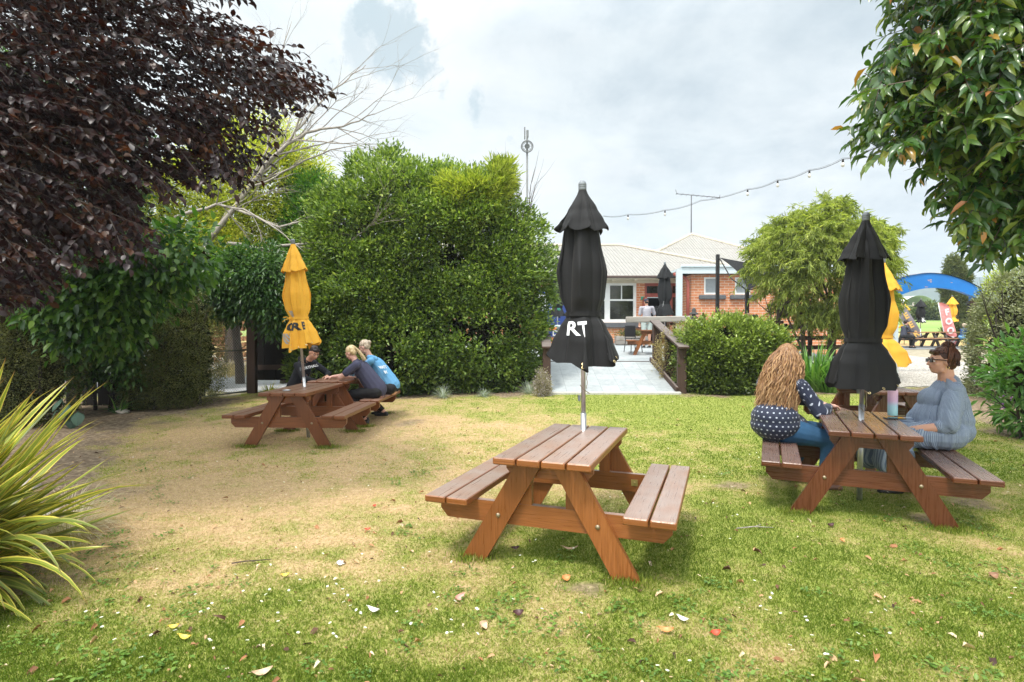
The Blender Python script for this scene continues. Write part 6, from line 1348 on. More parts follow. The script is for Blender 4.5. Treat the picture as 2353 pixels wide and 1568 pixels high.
# ================================================================== people
def skinmat(name, c):
    m, t, b = newmat(name); tc = t.new('ShaderNodeTexCoord').outputs['Object']
    t.put(b.inputs['Base Color'], t.ramp(t.noise(tc, 14, 5), [(.3, tuple(x * .85 for x in c)), (.7, c)])); b.inputs['Roughness'].default_value = .5
    b.inputs['Subsurface Weight'].default_value = .12; b.inputs['Subsurface Radius'].default_value = (.02, .008, .004); return m
SKIN_A = skinmat('skin_light', (.60, .33, .24)); SKIN_B = skinmat('skin_tan', (.60, .32, .22)); SKIN_C = skinmat('skin_pink', (.66, .38, .30))
class Blob:
    """overlapping tapered limbs and ellipsoids, fused by a voxel remesh into one continuous surface"""
    def __init__(s): s.bm = bmesh.new()
    def cap(s, p0, p1, r0, r1, n=14, flat=None):
        """tapered capsule; flat=(axis vector, factor) squeezes the section along that axis"""
        p0 = Vector(p0); p1 = Vector(p1); d = p1 - p0; L = d.length
        if L < 1e-6: return s.ell(p0, (r0, r0, r0))
        d.normalize(); u = d.orthogonal().normalized(); w_ = d.cross(u); rings = []; V = []
        prof = []
        for i in range(5): a = -math.pi / 2 + math.pi / 2 * i / 4; prof.append((math.sin(a) * r0, math.cos(a) * r0))
        for i in range(5): a = math.pi / 2 * i / 4; prof.append((L + math.sin(a) * r1, math.cos(a) * r1))
        for h_, r_ in prof:
            ring = []
            for k in range(n):
                a = 2 * math.pi * k / n; o = (u * math.cos(a) + w_ * math.sin(a)) * max(r_, 1e-4)
                if flat: ax = Vector(flat[0]).normalized(); o = o - ax * o.dot(ax) * (1 - flat[1])
                ring.append(s.bm.verts.new(p0 + d * h_ + o))
            rings.append(ring)
        for a, b_ in zip(rings, rings[1:]):
            for k in range(n): s.bm.faces.new((a[k], a[(k + 1) % n], b_[(k + 1) % n], b_[k]))
        s.bm.faces.new(rings[0][::-1]); s.bm.faces.new(rings[-1]); return s
    def chain(s, pts, rs, flat=None):
        for i in range(len(pts) - 1): s.cap(pts[i], pts[i + 1], rs[i], rs[i + 1], flat=flat)
        return s
    def ell(s, c, r, M=None):
        ret = bmesh.ops.create_uvsphere(s.bm, u_segments=18, v_segments=12, radius=1)
        for v in ret['verts']:
            q = Vector((v.co.x * r[0], v.co.y * r[1], v.co.z * r[2])); q = M @ q if M else q; v.co = q + Vector(c)
        return s
    def build(s, name, mat, parent, voxel=.008, smooth=4, wrinkle=0, wf=14, seed=0, uvf=None, thick=None, cut=None, noisefn=None, wz=.55):
        me = bpy.data.meshes.new(name); bmesh.ops.recalc_face_normals(s.bm, faces=s.bm.faces[:]); s.bm.to_mesh(me); s.bm.free(); o = bpy.data.objects.new(name, me); COL.objects.link(o)
        r = o.modifiers.new('r', 'REMESH'); r.mode = 'VOXEL'; r.voxel_size = voxel; r.use_smooth_shade = True
        if smooth: sm = o.modifiers.new('s', 'SMOOTH'); sm.factor = .5; sm.iterations = smooth
        dg = bpy.context.evaluated_depsgraph_get(); m2 = bpy.data.meshes.new_from_object(o.evaluated_get(dg)); m2.name = name
        bpy.data.objects.remove(o); bpy.data.meshes.remove(me)
        n = len(m2.vertices); P = np.zeros(n * 3, np.float32); m2.vertices.foreach_get('co', P); P = P.reshape(-1, 3).astype(float); N = np.zeros(n * 3, np.float32); m2.vertices.foreach_get('normal', N); N = N.reshape(-1, 3)
        if wrinkle:
            q = P * np.array([1, 1, wz]); f = np.abs(fbm(q, wf, seed, 2) - .5) * 2; g = np.abs(fbm(q, wf * .45, seed + 5, 2) - .5) * 2
            P = P + N * ((f - .35) * wrinkle * .6 + (g - .35) * wrinkle)[:, None]
        if noisefn is not None: P = noisefn(P, N)
        m2.vertices.foreach_set('co', P.astype(np.float32).ravel())
        if uvf:
            U = uvf(P); l = m2.uv_layers.new(name='UVMap'); idx = np.zeros(len(m2.loops), np.int32); m2.loops.foreach_get('vertex_index', idx); l.data.foreach_set('uv', U[idx].astype(np.float32).ravel())
        m2.polygons.foreach_set('use_smooth', np.ones(len(m2.polygons), bool)); m2.update()
        return link(name, m2, mat, parent)
def V3(*a): return Vector(a)
def hand(B, wrist, d, nrm, side, curl=.5, sc=1.0):
    """palm with five bent fingers; d: along the hand, nrm: back of the hand, side: towards the thumb"""
    d = Vector(d).normalized(); nrm = Vector(nrm); nrm = (nrm - d * nrm.dot(d)).normalized(); sd_ = d.cross(nrm).normalized(); sd_ = sd_ if sd_.dot(Vector(side)) > 0 else -sd_
    w_ = Vector(wrist)
    for k in (-1.2, -.4, .4, 1.2): B.cap(w_ + sd_ * k * .008 * sc, w_ + d * .085 * sc + sd_ * k * .023 * sc, .016 * sc, .0125 * sc)
    for i, (off, L) in enumerate([(1.3, .072), (.45, .08), (-.42, .075), (-1.25, .058)]):
        p = w_ + d * .085 * sc + sd_ * off * .024 * sc; dd = d.copy(); segs = [L * .45, L * .32, L * .23]; r = .0088 * sc
        for j, l in enumerate(segs):
            a = curl * (.5 + .6 * j); dd = (dd * math.cos(a) - nrm * math.sin(a)).normalized(); q = p + dd * l * sc; B.cap(p, q, r, r * .9, n=8); p = q; r *= .92
    p = w_ + d * .03 * sc + sd_ * .025 * sc; dd = (d * .6 + sd_ * .8 - nrm * .2).normalized()
    for l, r in ((.035, .0125), (.03, .0105), (.022, .009)): q = p + dd * l * sc; B.cap(p, q, r * sc, r * .88 * sc, n=8); p = q; dd = (dd + d * .35 - nrm * curl * .4).normalized()
def head_parts(B, c, f, up, sc=1.0, jaw=1.0):
    """skull, jaw, nose, lips, ears; c centre of the head, f where the face looks"""
    f = Vector(f).normalized(); up = Vector(up); up = (up - f * up.dot(f)).normalized(); r = f.cross(up).normalized()
    M = Matrix((r, f, up)).transposed(); c = Vector(c)
    def P(x, y, z): return c + (r * x + f * y + up * z) * sc
    B.ell(P(0, -.012, .028), (.074 * sc, .092 * sc, .088 * sc), M); B.ell(P(0, .022, -.03), (.062 * sc, .068 * sc, .078 * sc), M)
    B.ell(P(0, .048, -.078), (.034 * sc * jaw, .030 * sc, .026 * sc), M); B.cap(P(-.038, .01, -.072), P(.038, .01, -.072), .024 * sc * jaw, .024 * sc * jaw)
    B.cap(P(0, .086, .006), P(0, .104, -.024), .008 * sc, .0125 * sc, n=8); B.ell(P(.010, .094, -.026), (.007 * sc,) * 3); B.ell(P(-.010, .094, -.026), (.007 * sc,) * 3)
    B.cap(P(-.018, .079, -.050), P(.018, .079, -.050), .0085 * sc, .0085 * sc, n=8); B.cap(P(-.015, .077, -.060), P(.015, .077, -.060), .009 * sc, .009 * sc, n=8)
    B.cap(P(-.045, .070, .022), P(.045, .070, .022), .013 * sc, .013 * sc, n=8)
    for s in (-1, 1):
        B.ell(P(s * .077, -.008, -.008), (.009 * sc, .018 * sc, .030 * sc), M); B.ell(P(s * .042, .058, -.022), (.02 * sc, .018 * sc, .018 * sc), M)
    return P, M
EYEW = simple('eye_white', (.75, .73, .70), .3); EYED = simple('eye_dark', (.03, .02, .015), .2); LIP = simple('lip', (.42, .13, .11), .5)
def face_parts(P, M, parent, sc=1.0, brow=(.03, .02, .015)):
    BR = simple('brow', brow, .8)
    for s in (-1, 1):
        m = MB(); m.ell((0, 0, 0), (.012 * sc, .010 * sc, .0075 * sc)); m.v = [tuple(M @ Vector(v) + P(s * .031, .070, .002)) for v in m.v]; m.build('eye', EYEW, parent)
        m = MB(); m.ell((0, 0, 0), (.0055 * sc, .004 * sc, .006 * sc)); m.v = [tuple(M @ Vector(v) + P(s * .031, .079, .000)) for v in m.v]; m.build('iris', EYED, parent)
        m = MB(); m.tube([P(s * .016, .086, .026), P(s * .033, .086, .032), P(s * .050, .072, .026)], [.003, .0045, .002], 6); m.build('eyebrow', BR, parent)
    m = MB(); m.tube([P(-.02, .084, -.055), P(-.008, .089, -.0535), P(.008, .089, -.0535), P(.02, .084, -.055)], [.002, .0045, .0045, .002], 6); m.build('lips', LIP, parent)
def hairmat(name, cols):
    m, t, b = newmat(name); c = t.ramp(t.attr('rv'), [(i / (len(cols) - 1), k) for i, k in enumerate(cols)]); t.put(b.inputs['Base Color'], c); b.inputs['Roughness'].default_value = .42; b.inputs['Specular IOR Level'].default_value = .4; return m
def strands(name, roots, paths_fn, mat, parent, n, seg, r, seed=0, w=1.0):
    """ribbon-like locks. paths_fn(i, rg) -> list of points"""
    rg = random.Random(seed); Vv = []; Ff = []; rv = []
    for i in range(n):
        pts = paths_fn(i, rg); q = rg.random(); b0 = len(Vv); m_ = len(pts); prev = None
        for j, p in enumerate(pts):
            t_ = (pts[min(j + 1, m_ - 1)] - pts[max(j - 1, 0)]).normalized()
            u_ = t_.orthogonal().normalized() if prev is None else (prev - t_ * prev.dot(t_)).normalized(); prev = u_; w_ = t_.cross(u_); rr = r * (1 - .75 * (j / (m_ - 1)) ** 2) * w
            for k in range(3): a = k * 2.094; Vv.append(tuple(p + (u_ * math.cos(a) + w_ * math.sin(a)) * rr)); rv.append(min(1, max(0, q * .7 + .3 * (j / m_))))
        for j in range(m_ - 1):
            for k in range(3): Ff.append((b0 + j * 3 + k, b0 + j * 3 + (k + 1) % 3, b0 + (j + 1) * 3 + (k + 1) % 3, b0 + (j + 1) * 3 + k))
    return mesh_np(name, np.array(Vv), np.array(Ff), mat, parent, attrs={'rv': np.array(rv)}, smooth=True)
def cyl_uv(c, ax=None, R0=.25, seam=(0, 1)):
    s0 = math.atan2(seam[1], seam[0])
    def f(P):
        a = np.arctan2(P[:, 1] - c[1], P[:, 0] - c[0]) - s0; a = np.mod(a + 2 * math.pi, 2 * math.pi); return np.c_[a * R0, P[:, 2]]
    return f
def axis_uv(p0, p1, R0=.06):
    p0 = np.array(p0); d = np.array(p1) - p0; d = d / np.linalg.norm(d); u = np.cross(d, [0, 0, 1.]); u /= np.linalg.norm(u); v = np.cross(d, u)
    def f(P): q = P - p0; return np.c_[np.arctan2(q @ v, q @ u) * R0, q @ d]
    return f
# materials of clothes
DOT, t, b = newmat('polka_dot_blouse'); uv = t.new('ShaderNodeUVMap').outputs[0]; s_ = t.new('ShaderNodeSeparateXYZ', i_0=uv); D_ = .044
row = t.math('FLOOR', t.math('DIVIDE', s_.outputs[1], D_)); odd = t.math('MULTIPLY', t.math('MODULO', t.math('ABSOLUTE', row), 2.0), .5)
fu = t.math('SUBTRACT', t.math('FRACT', t.math('ADD', t.math('DIVIDE', s_.outputs[0], D_), odd)), .5); fv = t.math('SUBTRACT', t.math('FRACT', t.math('DIVIDE', s_.outputs[1], D_)), .5)
dd_ = t.math('ADD', t.math('MULTIPLY', fu, fu), t.math('MULTIPLY', fv, fv)); dot = t.math('LESS_THAN', dd_, .027)
t.put(b.inputs['Base Color'], t.mix(dot, (.010, .016, .042), (.42, .46, .55))); b.inputs['Roughness'].default_value = .75; b.inputs['Sheen Weight'].default_value = .1
t.put(b.inputs['Normal'], t.bump(t.math('SINE', t.math('MULTIPLY', s_.outputs[0], 420)), .25, .004))
GING, t, b = newmat('chequered_dress'); uv = t.new('ShaderNodeUVMap').outputs[0]; s_ = t.new('ShaderNodeSeparateXYZ', i_0=uv)
a1 = t.math('GREATER_THAN', t.math('SINE', t.math('MULTIPLY', s_.outputs[0], 2 * math.pi / .009)), 0); a2 = t.math('GREATER_THAN', t.math('SINE', t.math('MULTIPLY', s_.outputs[1], 2 * math.pi / .009)), 0)
t.put(b.inputs['Base Color'], t.ramp(t.math('MULTIPLY', t.math('ADD', a1, a2), .5), [(0, (.07, .10, .17)), (.5, (.17, .22, .31)), (1, (.40, .46, .54))])); b.inputs['Roughness'].default_value = .85
JEANS = fabric('blue_jeans', (.022, .075, .155), .8, .25); NAVYT = fabric('navy_tee', (.060, .062, .105), .9, .08); HOODB = fabric('blue_hoodie', (.13, .34, .58), .9, .06)
HOODK = fabric('black_hoodie', (.014, .015, .020), .9, .2); LEGG = fabric('black_leggings', (.012, .012, .014), .7, .2); GREYT = fabric('grey_tee', (.36, .35, .39), .9, .05); SHORTS = fabric('pale_shorts', (.42, .48, .46), .9, .06)
SHOE_B = simple('brown_leather', (.20, .10, .07), .4); SHOE_K = simple('black_shoe', (.014, .014, .015), .5)
H_BLOND = hairmat('hair_caramel', [(.10, .045, .02), (.24, .12, .05), (.44, .255, .115), (.62, .41, .21)]); H_RED = hairmat('hair_auburn', [(.025, .009, .006), (.06, .02, .010), (.13, .045, .018), (.24, .09, .035)])
H_DARK = hairmat('hair_dark', [(.006, .004, .003), (.016, .010, .008), (.04, .027, .020)]); H_PALE = hairmat('hair_blond', [(.34, .24, .12), (.58, .44, .24), (.78, .64, .42)]); H_ASH = hairmat('hair_ash', [(.25, .18, .12), (.45, .36, .27), (.66, .58, .48)])
def shoe(name, mat, parent, ankle, toe, w_=.042, h=.045):
    B = Blob(); a = Vector(ankle); t_ = Vector(toe); d = (t_ - a); d.z = 0; d.normalize(); a0 = Vector((a.x, a.y, t_.z + h * .8)) - d * .05
    B.cap(a0, Vector((t_.x, t_.y, t_.z + h * .55)), w_ * .95, w_ * .75, flat=((0, 0, 1), .75)); B.cap(a0 + V3(0, 0, .02), a0 + d * .08 + V3(0, 0, .025), w_ * .8, w_ * .7)
    return B.build(name, mat, parent, .007, 3)
# ---------- woman in polka dots (back view, left bench of the right table)
def world_person(label, loc, group=None): return empty('person', loc, 0, label, 'person', group)
o0 = Vector((2.76, 5.86, 0)); e = world_person('woman in a navy polka dot blouse with long wavy caramel hair, seen from behind', o0); 
F = V3(.80, .60, 0); RT = V3(.60, -.80, 0); UP = V3(0, 0, 1)      # facing, her right hand side
def L(p, o0=o0): return Vector(p) - o0
hipc = V3(2.78, 5.86, .575); chest = hipc + V3(.03, .02, .36); neck = chest + V3(.02, .015, .20) ; headc = V3(2.90, 5.95, 1.315)
shR = chest + RT * .195 + V3(0.0, 0, .105); shL = chest - RT * .195 + V3(0, 0, .105)
elR = V3(3.07, 5.62, .77); wrR = V3(3.28, 5.82, .81); elL = V3(3.10, 6.12, .86); wrL = V3(3.32, 5.98, .80)
hpR = hipc + RT * .12; hpL = hipc - RT * .12; knR = V3(3.17, 5.62, .50); knL = V3(3.28, 6.02, .52); anR = V3(3.12, 5.62, .10); anL = V3(2.92, 5.98, .12)
B = Blob(); P, M = head_parts(B, L(headc), V3(.70, .70, -.08), UP, 1.02)
B.cap(L(neck) + V3(0, 0, -.06), L(headc) + V3(-.01, -.01, -.05), .062, .055); B.cap(L(chest), L(hipc), .15, .17)
B.chain([L(shR), L(elR), L(wrR)], [.06, .048, .03]); B.chain([L(shL), L(elL), L(wrL)], [.06, .048, .03]); B.cap(L(shL), L(shR), .06, .06)
hand(B, L(wrR), V3(.75, .65, .0), V3(.2, -.3, 1), V3(-.6, .6, .4), .65); hand(B, L(wrL), V3(.85, -.5, .0), V3(.2, .2, 1), V3(-.2, -.8, .4), .65)
B.chain([L(hpR), L(knR), L(anR)], [.13, .075, .045]); B.chain([L(hpL), L(knL), L(anL)], [.13, .075, .045])
B.build('body', SKIN_C, e, .0075, 3)
face_parts(P, M, e)
B = Blob(); B.cap(L(chest) + V3(-.02, 0, .06), L(hipc) + V3(-.05, -.03, .06), .155, .205); B.ell(L(hipc) + V3(-.07, -.05, .05), (.245, .245, .165)); B.ell(L(hipc) + V3(.06, .05, .04), (.24, .24, .15)); B.ell(L(chest) + F * .10 + V3(0, 0, .0), (.15, .15, .13))
B.cap(L(shL) + V3(0, 0, -.01), L(shR) + V3(0, 0, -.01), .078, .078); B.cap(L(neck) - V3(0, 0, .10), L(neck) - V3(0, 0, .04), .13, .075)
B.ell(L(hipc) + V3(-.08, -.06, .13), (.235, .235, .16))
B.build('blouse', DOT, e, .009, 5, .016, 9, 3, cyl_uv(L(hipc), R0=.24, seam=(.7, .7)))
for nm, a, b_, c_ in (('sleeve', shR, elR, wrR), ('sleeve', shL, elL, wrL)):
    B = Blob(); B.cap(L(a) + V3(0, 0, -.01), L(b_), .080, .073); B.cap(L(b_), L(b_).lerp(L(c_), .75), .075, .052); B.cap(L(b_).lerp(L(c_), .72), L(b_).lerp(L(c_), .86), .042, .038); B.build(nm, DOT, e, .008, 4, .014, 12, 5, axis_uv(L(a), L(c_), .075))
B = Blob(); B.cap(L(hpR) + V3(-.05, 0, .0), L(knR), .145, .088); B.cap(L(knR), L(anR), .086, .060); B.cap(L(hpL), L(knL), .145, .088); B.cap(L(knL), L(anL), .086, .06); B.ell(L(hipc) + V3(-.04, -.03, -.01), (.2, .2, .115)); B.build('jeans', JEANS, e, .009, 4, .010, 14)
shoe('shoe', SHOE_B, e, L(anR), L(V3(3.25, 5.60, .0)), .048, .05); shoe('shoe', SHOE_B, e, L(anL), L(V3(2.98, 5.90, .03)), .044, .05)
# her hair: cap plus long wavy locks
B = Blob(); hc = L(headc); B.ell(hc + V3(-.02, -.025, .03), (.098, .098, .103)); B.cap(hc + V3(-.05, -.055, -.02), hc + V3(-.13, -.12, -.25), .10, .135); B.cap(hc + V3(-.13, -.12, -.25), hc + V3(-.17, -.14, -.52), .125, .085)
hm_ = B.build('hair', H_BLOND, e, .009, 3, .02, 14, 8); a_ = hm_.data.attributes.new('rv', 'FLOAT', 'POINT'); a_.data.foreach_set('value', np.full(len(hm_.data.vertices), .30, np.float32))
RT2 = V3(.72, -.69, 0); F2 = V3(.70, .70, 0)
def lock(i, rg):
    a = rg.uniform(-2.05, 2.05); el = rg.uniform(-.1, 1.45)             # angle from straight back
    d = (-F2 * math.cos(a) + RT2 * math.sin(a)); p = hc + V3(-.01, -.012, .022) + d * .098 * math.cos(el) + UP * .106 * math.sin(el)
    top = hc + V3(-.01, -.012, .022) + UP * .108
    ln = rg.uniform(.42, .80) * (1 if abs(a) < 1.5 else .72); pts = [top.lerp(p, .3) + (p - hc).normalized() * .012, p + (p - hc).normalized() * .008]; n = 26; q = p.copy(); ph = rg.random() * 6.3; fr = rg.uniform(.16, .24); amp = rg.uniform(.006, .016); tang = UP.cross(d)
    spread = rg.uniform(.5, 1.15)
    for k in range(1, n + 1):
        t_ = k / n; out = .125 * spread * (t_ ** .8) + .05 * math.sin(min(1, t_ * 1.5) * 3.1) * .6
        base = p + d * out * (1 - .45 * max(0, t_ - .6)) + V3(-.16, -.10, 0) * t_ - UP * ln * t_
        if base.z < .0: pass
        pts.append(base + tang * amp * math.sin(ph + t_ * ln / .07 * 3.1) * min(1, t_ * 4) + d * amp * .9 * math.cos(ph * 1.3 + t_ * ln / .065 * 3.1) * min(1, t_ * 4))
    return pts
strands('hair_locks', None, lock, H_BLOND, e, 1500, 27, .0065, 3)
SUNG = simple('sunglasses', (.02, .016, .012), .15); m = MB(); m.ell(hc + V3(.065, .05, .008) + RT2 * .045 + F2 * .02, (.026, .026, .02)); m.tube([hc + RT2 * .081 + F2 * .06 + V3(0, 0, .01), hc + RT2 * .083 - F2 * .01 + V3(0, 0, .012)], .003, 5)
m.build('sunglasses', SUNG, e)
# ---------- woman in the chequered dress
o0 = Vector((4.06, 5.42, 0)); e = world_person('woman in a blue chequered dress with auburn bun and sunglasses, facing left', o0)
L = lambda p, o0=o0: Vector(p) - o0
F = V3(-.93, .36, 0).normalized(); LF = V3(-.36, -.93, 0)   # her left side points at the viewer
hipc = V3(4.17, 5.44, .585); chest = V3(4.185, 5.46, .95); headc = V3(4.145, 5.46, 1.292); neck = V3(4.20, 5.46, 1.13)
shL = chest + LF * .18 + V3(.04, 0, .075); shR = chest - LF * .18 + V3(.04, 0, .075)
elL = V3(4.04, 5.22, .70); wrL = V3(3.76, 5.34, .655); elR = V3(4.04, 5.66, .70); wrR = V3(3.82, 5.52, .63)
knL = V3(3.62, 5.42, .56); knR = V3(3.62, 5.68, .56); anL = V3(3.72, 5.48, .1); anR = V3(3.64, 5.72, .1); hpL = hipc + LF * .12; hpR = hipc - LF * .12
B = Blob(); fd = V3(-.96, .20, .02); P, M = head_parts(B, L(headc), fd, UP, 1.12, 1.15)
B.cap(L(neck) + V3(.0, 0, -.06), L(headc) + V3(.035, -.005, -.05), .075, .060); B.cap(L(shL), L(shR), .062, .062); B.cap(L(chest), L(hipc), .14, .16); B.cap(L(neck) + V3(.02, 0, -.08), L(chest), .085, .12)
for s_ in (shL, shR): B.cap(L(neck) + V3(.0, 0, .0), L(s_) + V3(0, 0, .0), .055, .05)
B.chain([L(shL), L(elL), L(wrL)], [.062, .05, .032]); B.chain([L(shR), L(elR), L(wrR)], [.062, .05, .032]); hand(B, L(wrL), V3(-.9, .3, -.15), V3(0, -.5, 1), V3(0, .9, .3), .5); hand(B, L(wrR), V3(-.8, -.5, -.1), V3(0, .2, 1), V3(0, -.9, .3), .5)
B.chain([L(hpL), L(knL), L(anL)], [.105, .07, .045]); B.chain([L(hpR), L(knR), L(anR)], [.105, .07, .045]); B.build('body', SKIN_B, e, .0075, 3); face_parts(P, M, e, 1.12)
B = Blob(); B.cap(L(chest) + V3(.02, 0, .03), L(hipc) + V3(.02, 0, .16), .155, .205); B.ell(L(chest) + F * .085 + V3(0, 0, -.03), (.13, .165, .125)); B.ell(L(hipc) + F * .08 + V3(0, 0, .16), (.17, .21, .17)); B.ell(L(hipc) + V3(.005, 0, .05), (.215, .225, .15)); B.ell(L(chest) + V3(.045, 0, -.08), (.145, .19, .2)); B.cap(L(chest) + V3(.03, 0, .09), L(neck) + V3(.02, 0, -.05), .13, .098); B.cap(L(shL) + V3(0, 0, .0), L(shR), .078, .078); 
B.cap(L(hpL) + V3(0, 0, .02), L(knL) + V3(0, 0, .03), .155, .115); B.cap(L(hpR) + V3(0, 0, .02), L(knR) + V3(0, 0, .03), .155, .115); B.cap(L(knL), L(knL) + V3(-.02, 0, -.24), .11, .12, flat=((0, 1, 0), .9)); B.cap(L(knR), L(knR) + V3(-.02, 0, -.24), .11, .12)
B.cap(L(knL) + V3(.1, 0, -.05), L(knL) + V3(.14, -.02, -.16), .10, .09)
def gather(Pn, Nn):
    c0 = L(chest); a = np.arctan2(Pn[:, 1] - c0.y, Pn[:, 0] - c0.x); z = Pn[:, 2]
    wgt = .35 + .65 * sst(.93, .84, z) ; q = np.c_[np.cos(a) * 6.5, np.sin(a) * 6.5, z * 1.6]; q2 = np.c_[np.cos(a) * 3, np.sin(a) * 3, z * 3.0]
    g = np.abs(fbm(q, 1.0, 3, 2) - .5) * 2; h = np.abs(fbm(q2, 1.0, 9, 2) - .5) * 2
    return Pn + Nn * ((g - .3) * .034 * wgt + (h - .3) * .022)[:, None]
for s_ in (shL, shR): B.cap(L(neck) + V3(.01, 0, -.045), L(s_) + V3(0, 0, .0), .066, .078)
B.build('dress', GING, e, .008, 3, 0, 15, 7, cyl_uv(L(hipc), R0=.24, seam=(-.3, .9)), noisefn=gather)
for a, b_, c_ in ((shL, elL, wrL), (shR, elR, wrR)):
    B = Blob(); B.cap(L(a) + V3(0, 0, .0), L(a).lerp(L(b_), .55), .083, .098); B.cap(L(a).lerp(L(b_), .55), L(b_) + V3(0, 0, .02), .098, .082); B.cap(L(b_) + V3(0, 0, .01), L(b_).lerp(L(c_), .22), .070, .060); B.build('sleeve', GING, e, .008, 3, .030, 17, 9, axis_uv(L(a), L(b_), .085), wz=.3)
shoe('shoe', SHOE_K, e, L(anL), L(V3(3.60, 5.50, 0))); shoe('shoe', SHOE_K, e, L(anR), L(V3(3.52, 5.74, 0)))
hc = L(headc); B = Blob(); B.ell(P(0, -.022, .048), (.092, .106, .090), M); B.cap(P(-.04, .06, .08), P(.04, .06, .08), .027, .027); B.ell(P(0, -.052, -.012), (.088, .072, .086), M); B.ell(P(0, -.055, .122), (.050, .052, .044), M); B.ell(P(.01, -.075, .122), (.035, .035, .033), M); B.cap(P(0, .03, .098), P(0, -.04, .12), .032, .04)
hm_ = B.build('hair', H_RED, e, .006, 2, .016, 26, 4); a_ = hm_.data.attributes.new('rv', 'FLOAT', 'POINT'); a_.data.foreach_set('value', np.full(len(hm_.data.vertices), .3, np.float32))
bun = P(0, -.045, .125)
def rlock(i, rg):
    a = rg.uniform(-3.14, 3.14); q0 = P(.088 * math.sin(a), -.032 + .098 * math.cos(a) * (1 if math.cos(a) < 0 else .95), rg.uniform(-.04, .06) if math.cos(a) < .3 else .075)
    cc = P(0, -.035, .04); mid = (q0 + bun) / 2; mid = mid + (mid - cc).normalized() * .045; pts = []
    for k in range(11): t_ = k / 10; p = q0 * (1 - t_) ** 2 + mid * 2 * t_ * (1 - t_) + bun * t_ * t_; p = cc + (p - cc).normalized() * max((p - cc).length, .108 if t_ < .75 else .09); pts.append(p + V3(rg.gauss(0, .0015), rg.gauss(0, .0015), rg.gauss(0, .0015)))
    return pts
strands('hair_locks', None, rlock, H_RED, e, 420, 11, .0042, 5)
def bunlock(i, rg):
    a0 = rg.random() * 6.28; tl = rg.uniform(-.9, .9); r = rg.uniform(.036, .056); ax = V3(rg.gauss(0, 1), rg.gauss(0, 1), rg.gauss(0, 1)).normalized(); u_ = ax.orthogonal().normalized(); w_ = ax.cross(u_)
    return [bun + (u_ * math.cos(a0 + k * .35) + w_ * math.sin(a0 + k * .35)) * r + ax * .02 * tl for k in range(10)]
strands('hair_bun', None, bunlock, H_RED, e, 110, 10, .0045, 6)
m = MB(); 
for s in (-1, 1):
    m.box((-.026, -.004, -.019), (.026, .004, .017), M=Matrix.Translation(P(s * .034, .094, .008)) @ M.to_4x4(), bevel=.004); m.tube([P(s * .062, .088, .018), P(s * .082, .02, .014), P(s * .080, -.02, .006)], [.005, .005, .004], 6)
m.tube([P(-.012, .099, .014), P(.012, .099, .014)], .004, 6); m.build('sunglasses', SUNG, e)
GOLD = simple('gold', (.75, .55, .25), .25, 1.0, .05); m = MB(); ec = P(-.082, -.010, -.048); m.tube([ec + M @ V3(0, .013 * math.cos(a), .013 * math.sin(a)) for a in np.linspace(1.8, 7.2, 14)], .0028, 6); m.build('earring', GOLD, e)
# ---------- generic smaller seated / standing figures
def small_person(label, o0, hipc, chest, neck, headc, fdir, up, sh, el, wr, kn, an, skin, top, bottom, hair, topname, sleeve=1.0, hd=None, hands=None, shoes=SHOE_K, tr=(.13, .15), vox=.010, group=None, shorts=False, hscale=1.0, hpw=.10):
    e = world_person(label, o0, group); L = lambda p: Vector(p) - o0
    B = Blob(); P, M = head_parts(B, L(headc), fdir, up, hscale); B.cap(L(neck), L(headc) - Vector(up).normalized() * .05 - Vector(fdir).normalized() * .01, .055, .05); B.cap(L(neck), L(chest), .06, tr[0] * .85); B.cap(L(chest), L(hipc), tr[0] * .9, tr[1] * .85); B.cap(L(sh[0]), L(sh[1]), .05, .05)
    side = (Vector(sh[0]) - Vector(sh[1])).normalized()
    for k in (0, 1):
        B.chain([L(sh[k]), L(el[k]), L(wr[k])], [.048, .038, .026])
        hdv = hands[k] if hands else ((Vector(wr[k]) - Vector(el[k])).normalized(), V3(0, 0, 1), side * (-1 if k == 0 else 1)); hand(B, L(wr[k]), hdv[0], hdv[1], hdv[2], .7 if len(hdv) < 4 else hdv[3])
        hp = L(hipc) + side * (hpw if k == 0 else -hpw); B.chain([hp, L(kn[k]), L(an[k])], [.095, .06, .038])
    B.build('body', skin, e, .0075, 3); face_parts(P, M, e, hscale)
    B = Blob(); B.cap(L(chest) + V3(0, 0, .02), L(hipc) + V3(0, 0, .05), tr[0], tr[1]); B.cap(L(sh[0]), L(sh[1]), .066, .066); B.cap(L(neck), L(chest), .066, tr[0])
    for k in (0, 1):
        a = L(sh[k]); b_ = L(el[k]); c_ = L(wr[k])
        if sleeve >= 1: B.chain([a, b_, b_.lerp(c_, .9)], [.066, .056, .042])
        else: B.cap(a, a.lerp(b_, sleeve), .068, .068)
    B.build(topname, top, e, .008, 3, .014, 11, int(abs(o0.x) * 10))
    B = Blob(); 
    for k in (0, 1):
        hp = L(hipc) + side * (hpw if k == 0 else -hpw); kk = L(kn[k]); aa = L(an[k])
        if shorts: B.cap(hp, hp.lerp(kk, .85), .115, .085)
        else: B.chain([hp, kk, aa.lerp(kk, .1)], [.112, .072, .05])
    B.ell(L(hipc), (.155, .15, .11)); B.build('trousers' if not shorts else 'shorts', bottom, e, .009, 3, .006, 12)
    for k in (0, 1): d = Vector(fdir); d.z = 0; d.normalize(); an_ = Vector(an[k]); shoe('shoe', shoes, e, L(an_), L(V3(an_.x, an_.y, an_.z - .09) + d * .15))
    return e, P, M, L
